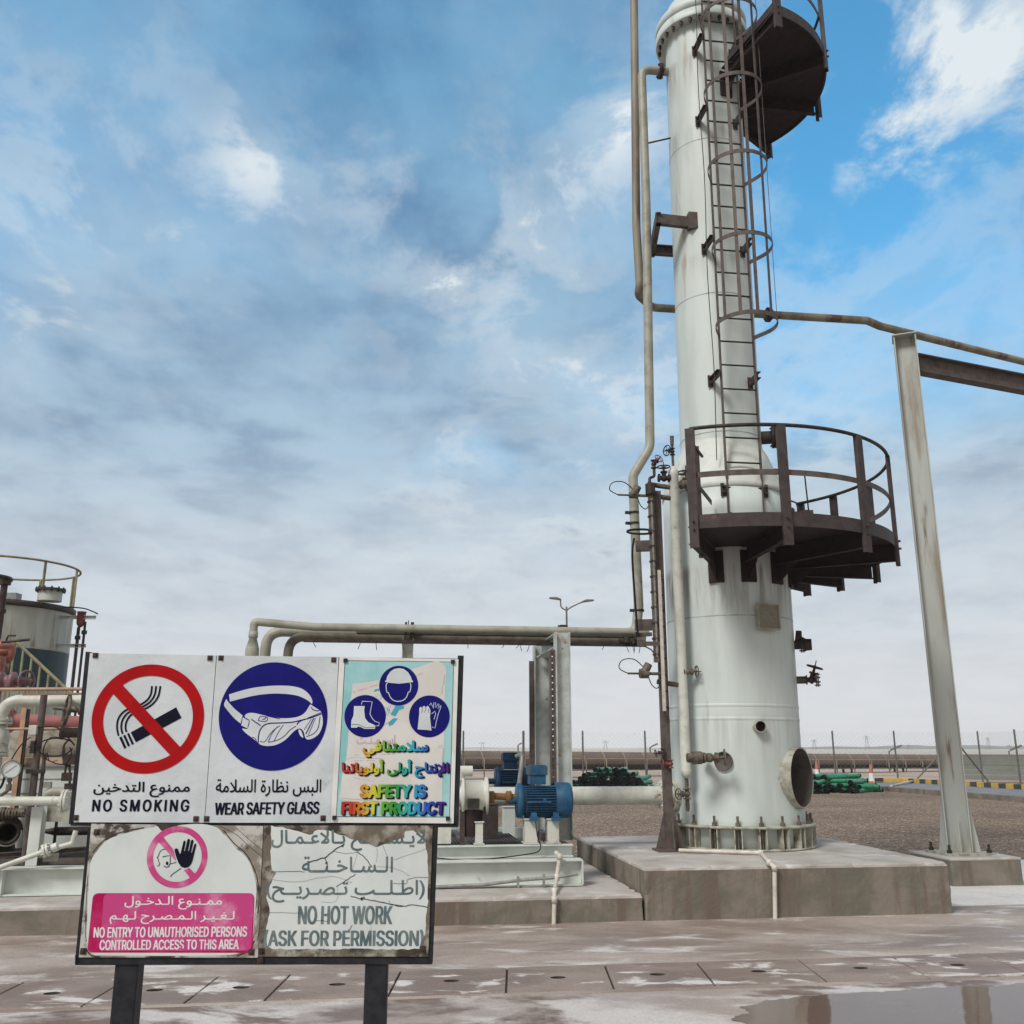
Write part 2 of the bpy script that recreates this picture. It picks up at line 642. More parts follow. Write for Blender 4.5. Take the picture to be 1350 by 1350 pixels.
M['galv'] = pm('galvanised_steel', (0.33, 0.33, 0.31), (0.24, 0.235, 0.22), 12.0, rough=0.5, metal=0.4)
M['galv_pale'] = pm('pale_weathered_galvanised', (0.47, 0.51, 0.49), (0.36, 0.375, 0.345), 7.0, 0.4, 0.66, (0.24, 0.165, 0.10), 9.0, 0.62, 0.70, rough=0.6)
M['galv_rust'] = pm('rust_run_steel', (0.42, 0.44, 0.41), (0.27, 0.235, 0.18), 5.0, 0.46, 0.70, (0.155, 0.09, 0.05), 7.0, 0.60, 0.74, True, rough=0.65)
M['plate'] = pm('plate_grey_brown', (0.24, 0.215, 0.165), (0.19, 0.165, 0.125), 30.0, rough=0.6)
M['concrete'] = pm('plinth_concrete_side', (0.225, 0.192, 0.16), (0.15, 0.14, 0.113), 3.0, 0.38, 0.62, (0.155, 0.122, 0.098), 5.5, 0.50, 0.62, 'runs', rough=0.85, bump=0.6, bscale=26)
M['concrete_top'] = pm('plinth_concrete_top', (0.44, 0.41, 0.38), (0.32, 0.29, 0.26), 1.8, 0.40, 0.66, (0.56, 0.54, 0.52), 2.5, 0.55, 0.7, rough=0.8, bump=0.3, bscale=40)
M['motor'] = pm('motor_blue_paint', (0.022, 0.095, 0.185), (0.016, 0.065, 0.13), 9.0, 0.4, 0.62, (0.075, 0.085, 0.085), 16.0, 0.55, 0.70, 'runs', rough=0.5)
M['motor_dark'] = pm('dark_blue_motor_paint', (0.012, 0.045, 0.10), (0.009, 0.03, 0.065), 14.0, rough=0.5)
M['rust'] = pm('orange_rust', (0.22, 0.105, 0.03), (0.12, 0.06, 0.025), 25.0, rough=0.8, bump=0.3)
M['orange'] = pm('faded_orange_pipe', (0.47, 0.29, 0.185), (0.34, 0.22, 0.15), 9.0, rough=0.6)
M['red'] = pm('red_oxide_paint', (0.20, 0.05, 0.045), (0.135, 0.035, 0.035), 9.0, rough=0.5)
M['redpipe'] = pm('faded_red_pipe', (0.33, 0.125, 0.115), (0.25, 0.09, 0.085), 6.0, rough=0.55)
M['coral'] = pm('coral_valve_paint', (0.33, 0.13, 0.09), (0.20, 0.07, 0.055), 10.0, rough=0.5)
M['mauve'] = pm('mauve_valve_paint', (0.20, 0.10, 0.11), (0.12, 0.06, 0.065), 10.0, rough=0.5)
M['tank'] = pm('tank_paint', (0.47, 0.50, 0.455), (0.38, 0.40, 0.35), 1.6, 0.40, 0.62, (0.22, 0.18, 0.12), 3.0, 0.55, 0.68, True, rough=0.5)
M['teal'] = pm('tank_teal_band', (0.022, 0.052, 0.062), (0.035, 0.072, 0.082), 1.5, rough=0.45, streak=True)
M['rail_y'] = pm('dull_yellow_rail', (0.27, 0.245, 0.13), (0.18, 0.165, 0.095), 5.0, rough=0.6)
M['peach'] = pm('peach_strip', (0.50, 0.33, 0.23), (0.42, 0.28, 0.20), 3.0, rough=0.7)
M['grate'] = pm('floor_grating', (0.10, 0.095, 0.085), (0.06, 0.056, 0.05), 20.0, rough=0.6, metal=0.3)
M['black'] = pm('black_paint', (0.016, 0.017, 0.021), (0.028, 0.028, 0.032), 25.0, rough=0.5)
M['cable'] = pm('black_cable', (0.012, 0.012, 0.012), rough=0.6)
M['pvc'] = pm('white_conduit', (0.60, 0.56, 0.50), (0.48, 0.43, 0.37), 12.0, rough=0.5)
M['gpipe'] = pm('green_plastic_pipe', (0.022, 0.225, 0.105), (0.013, 0.14, 0.065), 6.0, rough=0.45, rand=0.3)
M['gpipe_end'] = pm('pipe_black_end', (0.006, 0.008, 0.009), rough=0.8)
M['cone_o'] = pm('traffic_cone_orange', (0.42, 0.13, 0.09), (0.33, 0.10, 0.07), 8.0, rough=0.6)
M['white'] = pm('plain_white', (0.72, 0.72, 0.70), (0.62, 0.62, 0.6), 8.0, rough=0.55)
M['glass'] = pm('gauge_face', (0.70, 0.74, 0.72), rough=0.15)
M['conv'] = pm('conveyor_hood', (0.155, 0.115, 0.088), (0.115, 0.088, 0.07), 0.8, rough=0.7)
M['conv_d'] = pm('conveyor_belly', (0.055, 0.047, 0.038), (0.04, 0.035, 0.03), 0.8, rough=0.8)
M['conv_r'] = pm('conveyor_rail', (0.33, 0.28, 0.22), (0.26, 0.22, 0.17), 2.0, rough=0.7)
M['fence'] = pm('fence_steel', (0.13, 0.125, 0.115), (0.09, 0.085, 0.08), 5.0, rough=0.6)
M['barrier'] = pm('grey_green_sheet', (0.17, 0.19, 0.165), (0.13, 0.145, 0.125), 0.6, rough=0.7)
M['kerb_y'] = pm('kerb_yellow', (0.50, 0.335, 0.055), (0.38, 0.26, 0.06), 3.0, rough=0.7)
M['kerb_k'] = pm('kerb_black', (0.035, 0.037, 0.033), (0.06, 0.06, 0.052), 3.0, rough=0.75)
M['asphalt'] = pm('asphalt', (0.19, 0.185, 0.20), (0.14, 0.135, 0.145), 1.0, rough=0.6, bump=0.1)
M['sand'] = pm('pale_sand', (0.43, 0.34, 0.27), (0.30, 0.235, 0.19), 0.25, 0.4, 0.65, rough=0.9)
M['far_sand'] = pm('salt_flat', (0.46, 0.41, 0.35), (0.40, 0.37, 0.33), 0.01, rough=0.9)
M['hill'] = pm('far_scrub', (0.06, 0.085, 0.075), (0.09, 0.11, 0.09), 0.02, rough=0.95)
for k_ in ('brown', 'brown2', 'deck', 'black', 'dark', 'valve_d', 'valve', 'gpipe_end', 'cable', 'concrete', 'concrete_top', 'pipe_dark', 'teal', 'motor', 'motor_dark'):
    M[k_].node_tree.nodes['Principled BSDF'].inputs['Specular IOR Level'].default_value = 0.2
# ------------------------------------------------------------------ ground
def ground_mat(name, cols, scales, thresholds, rough, bump, stretch=(1, 1, 1), spec=0.5):
    """three mineral tones laid over each other by noise, plus a fine grain"""
    m = bpy.data.materials.new(name)
    m.use_nodes = True
    nt = m.node_tree
    N, L = nt.nodes, nt.links
    b = N['Principled BSDF']
    b.inputs['Specular IOR Level'].default_value = spec
    pos = N.new('ShaderNodeNewGeometry').outputs['Position']
    rot = N.new('ShaderNodeMapping')
    rot.inputs['Rotation'].default_value = (0, 0, -PA)
    rot.inputs['Scale'].default_value = stretch
    L.new(pos, rot.inputs[0])
    col = None
    masks = []
    for i, c in enumerate(cols):
        if i == 0:
            continue
        n = N.new('ShaderNodeTexNoise')
        n.inputs['Scale'].default_value = scales[i - 1]
        n.inputs['Detail'].default_value = 10
        n.inputs['Roughness'].default_value = 0.62
        n.inputs['Distortion'].default_value = 0.4
        L.new(rot.outputs[0], n.inputs['Vector'])
        r = N.new('ShaderNodeMapRange')
        r.interpolation_type = 'SMOOTHSTEP'
        r.inputs[1].default_value, r.inputs[2].default_value = thresholds[i - 1]
        L.new(n.outputs[0], r.inputs[0])
        masks.append(r.outputs[0])
        x = N.new('ShaderNodeMix')
        x.data_type = 'RGBA'
        L.new(r.outputs[0], x.inputs[0])
        if col is None:
            x.inputs[6].default_value = (*cols[0], 1)
        else:
            L.new(col, x.inputs[6])
        x.inputs[7].default_value = (*c, 1)
        col = x.outputs[2]
    g = N.new('ShaderNodeTexNoise')
    g.inputs['Scale'].default_value = 55
    g.inputs['Detail'].default_value = 6
    L.new(pos, g.inputs['Vector'])
    gr = N.new('ShaderNodeMapRange')
    gr.inputs[1].default_value, gr.inputs[2].default_value = 0.3, 0.7
    gr.inputs[3].default_value, gr.inputs[4].default_value = 0.86, 1.12
    L.new(g.outputs[0], gr.inputs[0])
    h = N.new('ShaderNodeHueSaturation')
    L.new(gr.outputs[0], h.inputs['Value'])
    L.new(col, h.inputs['Color'])
    L.new(h.outputs[0], b.inputs['Base Color'])
    rr = N.new('ShaderNodeMapRange')
    rr.inputs[3].default_value, rr.inputs[4].default_value = rough
    L.new(masks[0], rr.inputs[0])
    L.new(rr.outputs[0], b.inputs['Roughness'])
    bp = N.new('ShaderNodeBump')
    bp.inputs['Strength'].default_value = bump
    bp.inputs['Distance'].default_value = 0.01
    L.new(g.outputs[0], bp.inputs['Height'])
    L.new(bp.outputs[0], b.inputs['Normal'])
    return m


def gravel_mat():
    m = bpy.data.materials.new('gravel')
    m.use_nodes = True
    nt = m.node_tree
    N, L = nt.nodes, nt.links
    b = N['Principled BSDF']
    b.inputs['Roughness'].default_value = 0.9
    pos = N.new('ShaderNodeNewGeometry').outputs['Position']
    v = N.new('ShaderNodeTexVoronoi')
    v.inputs['Scale'].default_value = 30
    L.new(pos, v.inputs['Vector'])
    r = N.new('ShaderNodeValToRGB')
    e = r.color_ramp.elements
    e[0].position, e[0].color = 0.0, (0.075, 0.048, 0.032, 1)
    e[1].position, e[1].color = 1.0, (0.62, 0.53, 0.43, 1)
    for p, c in ((0.35, (0.165, 0.108, 0.07, 1)), (0.7, (0.25, 0.175, 0.118, 1)), (0.9, (0.36, 0.27, 0.195, 1))):
        q = e.new(p)
        q.color = c
    sp = N.new('ShaderNodeSeparateColor')
    L.new(v.outputs['Color'], sp.inputs[0])
    L.new(sp.outputs[0], r.inputs[0])
    n = N.new('ShaderNodeTexNoise')
    n.inputs['Scale'].default_value = 0.35
    n.inputs['Detail'].default_value = 6
    L.new(pos, n.inputs['Vector'])
    mr = N.new('ShaderNodeMapRange')
    mr.inputs[1].default_value, mr.inputs[2].default_value = 0.35, 0.65
    mr.inputs[3].default_value, mr.inputs[4].default_value = 0.78, 1.15
    L.new(n.outputs[0], mr.inputs[0])
    h = N.new('ShaderNodeHueSaturation')
    L.new(mr.outputs[0], h.inputs['Value'])
    L.new(r.outputs[0], h.inputs['Color'])
    L.new(h.outputs[0], b.inputs['Base Color'])
    bp = N.new('ShaderNodeBump')
    bp.inputs['Strength'].default_value = 1.0
    bp.inputs['Distance'].default_value = 0.03
    bp.invert = True
    L.new(v.outputs['Distance'], bp.inputs['Height'])
    L.new(bp.outputs[0], b.inputs['Normal'])
    return m


def structure(o):
    o['kind'] = 'structure'
    return o


M['gravel'] = gravel_mat()
M['apron'] = ground_mat('washed_concrete_apron', ((0.24, 0.185, 0.155), (0.37, 0.315, 0.278), (0.60, 0.575, 0.55)), (0.9, 2.1), ((0.38, 0.60), (0.52, 0.68)), (0.42, 0.75), 0.35, (0.55, 1.3, 1))
M['apron_pale'] = ground_mat('pale_concrete_apron', ((0.52, 0.50, 0.48), (0.60, 0.585, 0.57), (0.40, 0.37, 0.345)), (0.9, 1.3), ((0.40, 0.62), (0.58, 0.72)), (0.6, 0.8), 0.25)
M['cover'] = ground_mat('trench_cover_concrete', ((0.195, 0.142, 0.118), (0.28, 0.222, 0.19), (0.62, 0.585, 0.555)), (1.5, 3.2), ((0.40, 0.62), (0.545, 0.64)), (0.45, 0.7), 0.35, (0.7, 1.4, 1))
M['drive'] = ground_mat('wet_concrete_drive', ((0.55, 0.51, 0.48), (0.35, 0.29, 0.26), (0.165, 0.112, 0.088)), (1.3, 1.0), ((0.42, 0.58), (0.49, 0.56)), (0.5, 0.35), 0.2, (0.6, 1.0, 1))
M['gap'] = pm('trench_dirt_slot_shade', (0.035, 0.028, 0.024), (0.06, 0.05, 0.042), 9.0, rough=0.9)

sheet = MB()
sheet.add([(-4000, -200, -0.0), (4000, -200, 0), (4000, 6000, 0), (-4000, 6000, 0)], [(0, 1, 2, 3)])
structure(sheet.build('ground', M['gravel']))
b = MB()
Z1 = 0.012


def sheet_quad(mb, s0, s1, d0, d1, z, nx=1):
    mb.add([pl(s0, d0, z), pl(s1, d0, z), pl(s1, d1, z), pl(s0, d1, z)], [(0, 1, 2, 3)])


TD0, TD1 = 6.80, 7.56                      # the covered trench, along the plant's axis
sheet_quad(b, -14, 16, TD1, 9.75, Z1)
structure(b.build('apron', M['apron']))
b = MB()
sheet_quad(b, 5.02, 16, 9.754, 13.5, Z1)
structure(b.build('concrete_yard', M['apron_pale']))
b = MB()
sheet_quad(b, -14, 16, -4, TD0, Z1)
structure(b.build('driveway', M['drive']))
b = MB()
sheet_quad(b, -14, 16, TD0, TD1, 0.004)
structure(b.build('trench_bed', M['gap']))
# a thin lip along both sides of the trench
b = MB()
b.pbox(-14, 16, TD1 - 0.006, TD1 + 0.05, -0.05, Z1 + 0.006)
b.pbox(-14, 16, TD0 - 0.05, TD0 + 0.006, -0.05, Z1 + 0.006)
structure(b.build('trench_kerb', M['apron'], bevel=0.004))

# trench covers, each a slab of its own
cover_px = [(-245, 1300), (-110, 1296), (28, 1293), (160, 1291), (280, 1288), (374, 1286), (520, 1283), (661, 1279), (792, 1277), (914, 1273), (1049, 1269), (1171, 1264), (1292, 1260), (1415, 1256), (1540, 1252), (1670, 1248), (1810, 1244)]
edges = [onz(x, y, Z1).dot(E1) for x, y in cover_px]
cover_words = ['trench cover slab left of the first sign post', 'trench cover slab just behind the left sign post foot', 'trench cover slab between the two sign posts', 'white streaked trench cover slab behind the right sign post',
               'trench cover slab just right of the right sign post', 'trench cover slab below the white conduit of the pump skid', 'trench cover slab in front of the tower plinth\'s left corner',
               'trench cover slab below the conduit on the tower plinth', 'trench cover slab in front of the tower plinth\'s right half', 'trench cover slab nearest the steel rack post, at the frame edge']
random.seed(11)
for i in range(len(edges) - 1):
    a, c = edges[i] + 0.007, edges[i + 1] - 0.007
    b = MB()
    mid = (a + c) / 2
    d0, d1 = TD0 + 0.016, TD1 - 0.016
    sk = 0.05                                  # joints run a little askew
    z0, z1 = 0.006, 0.05 - 0.03
    # slab as a prism ring round the lifting slot
    dm = (d0 + d1) / 2
    outer = [pl(a - sk, d0, 0), pl(c - sk, d0, 0), pl(c + sk, d1, 0), pl(a + sk, d1, 0)]
    inner = [pl(mid + 0.058 * math.cos(R(225 + 30 * t)), dm + 0.038 * math.sin(R(225 + 30 * t)), 0) for t in range(12)]
    vs = [p + UP * z1 for p in outer] + [p + UP * z1 for p in inner] + [p + UP * z0 for p in outer] + [p + UP * z0 for p in inner]
    fs = [(k, (k + 1) % 4) + tuple(4 + (3 * k + t) % 12 for t in (3, 2, 1, 0)) for k in range(4)] + [(16 + k, 16 + (k + 1) % 4, (k + 1) % 4, k) for k in range(4)]
    b.add(vs, fs)
    b.add(vs, [(4 + k, 4 + (k + 1) % 12, 20 + (k + 1) % 12, 20 + k) for k in range(12)], 1)  # slot walls coloured dark to stand in for shade in the hole
    loc = pl(mid, dm, 0)
    o = b.build('trench_cover', [M['cover'], M['gap']], loc=loc, bevel=0.006)
    o.rotation_euler = (random.uniform(-.004, .004), random.uniform(-.004, .004), 0)
    k = max(i - 2, 0)
    if k >= len(cover_words):
        w = 'trench cover slab further right than the puddle'
    elif i < 2:
        w = ('trench cover slab below the left skid, cut by the frame edge', 'trench cover slab at the lower left, before the skid beam')[i]
    else:
        w = cover_words[k]
    tag(o, 'pinkish concrete ' + w, 'trench cover', 'concrete covers along the trench')

# puddle: a shallow film of water with an uneven edge
def blob(pts, z, name, mat, seed=1, amp=0.03):
    rnd = random.Random(seed)
    out = [Vector((p.x, p.y, 0)) for p in pts]
    for _ in range(4):                      # ragged, self-similar edge
        nxt = []
        for i in range(len(out)):
            p, q = out[i], out[(i + 1) % len(out)]
            d_ = q - p
            nxt += [p, (p + q) / 2 + Vector((-d_.y, d_.x * 0.45, 0)) * rnd.uniform(-amp, amp)]
        out = nxt
    mb = MB()
    mb.add([Vector((p.x, p.y, z)) for p in out], [tuple(range(len(out)))])
    return structure(mb.build(name, mat))


def water_mat():
    m = bpy.data.materials.new('puddle_water')
    m.use_nodes = True
    N, L = m.node_tree.nodes, m.node_tree.links
    b = N['Principled BSDF']
    b.inputs['Base Color'].default_value = (0.155, 0.112, 0.09, 1)
    b.inputs['Roughness'].default_value = 0.04
    b.inputs['IOR'].default_value = 1.33
    pos = N.new('ShaderNodeNewGeometry').outputs['Position']
    n = N.new('ShaderNodeTexNoise')
    n.inputs['Scale'].default_value = 5
    L.new(pos, n.inputs['Vector'])
    bp = N.new('ShaderNodeBump')
    bp.inputs['Strength'].default_value = 0.04
    bp.inputs['Distance'].default_value = 0.02
    L.new(n.outputs[0], bp.inputs['Height'])
    L.new(bp.outputs[0], b.inputs['Normal'])
    return m


M['water'] = water_mat()
pud = [onz(x, y, 0) for x, y in ((1010, 1322), (1060, 1316), (1120, 1313), (1200, 1308), (1290, 1304), (1380, 1300), (1520, 1300), (1700, 1330), (1650, 1420), (1350, 1440), (1050, 1410), (990, 1372), (975, 1342))]
blob(pud, Z1 + 0.004, 'puddle', M['water'], 3, 0.34)

# the ground beyond: road with its kerbs, sand, salt flat, scrub hills
road = MB()
ra = [Vector((22.2, -3, 0)), Vector((15.4, 29.7, 0)), Vector((14.1, 37.6, 0)), Vector((14.3, 41.5, 0)), Vector((16.2, 44.6, 0)), Vector((18.0, 46.0, 0))]
rb = [Vector((27.4, 0, 0)), Vector((20.3, 36.0, 0)), Vector((18.4, 45.3, 0))]
road.add([p + UP * 0.02 for p in ra + list(reversed(rb))], [tuple(range(len(ra) + len(rb)))])
structure(road.build('road', M['asphalt']))
k = MB()
for p, q in zip(ra[:-2], ra[1:-1]):
    k.bar(p + UP * 0.05, q + UP * 0.05, 0.22, 0.24)
structure(k.build('kerb', M['concrete'], bevel=0.01))
k = MB()
p, q = rb[0], rb[1]
pts = []
tot = [(rb[1] - rb[0]).length, (rb[2] - rb[1]).length]
path = [rb[0].lerp(rb[1], t / 84) for t in range(84)] + [rb[1].lerp(rb[2], t / 22) for t in range(23)] + [Vector((17.4, 46.1, 0)), Vector((16.6, 45.6, 0))]
for i in range(len(path) - 1):
    k.bar(path[i] + UP * 0.09, path[i + 1] + UP * 0.09, 0.28, 0.24, mi=i % 2)
structure(k.build('painted_kerb', [M['kerb_y'], M['kerb_k']], bevel=0.015))
s = MB()
s.add([(-120, 47, 0.006), (300, 47, 0.006), (300, 130, 0.006), (-120, 130, 0.006)], [(0, 1, 2, 3)])
structure(s.build('sand', M['sand']))
s = MB()
s.add([(-3900, 131, 0.012), (3900, 131, 0.012), (3900, 5900, 0.012), (-3900, 5900, 0.012)], [(0, 1, 2, 3)])
structure(s.build('salt_flat', M['far_sand']))
hl = MB()
rnd = random.Random(4)
for (x0, x1, Yd, hmax) in ((120, 620, 900, 5.0), (330, 900, 1150, 9.0), (-700, 60, 1500, 5.0), (700, 1500, 1300, 12)):
    n = 60
    prof = [hmax * (0.35 + 0.65 * rnd.random()) * math.sin(math.pi * i / n) ** 0.4 for i in range(n + 1)]
    prof = [(prof[max(i - 1, 0)] + prof[i] + prof[min(i + 1, n)]) / 3 for i in range(n + 1)]
    vs, fs = [], []
    for i in range(n + 1):
        x = x0 + (x1 - x0) * i / n
        vs += [(x, Yd, 0), (x, Yd + 30, prof[i]), (x, Yd + 90, prof[i] * 0.8), (x, Yd + 140, 0)]
    for i in range(n):
        for j in range(3):
            fs.append((4 * i + j, 4 * i + 4 + j, 4 * i + 5 + j, 4 * i + 1 + j))
    hl.add([(x, y, z * 0.62) for x, y, z in vs], fs, 0, True)
structure(hl.build('hills', M['hill']))
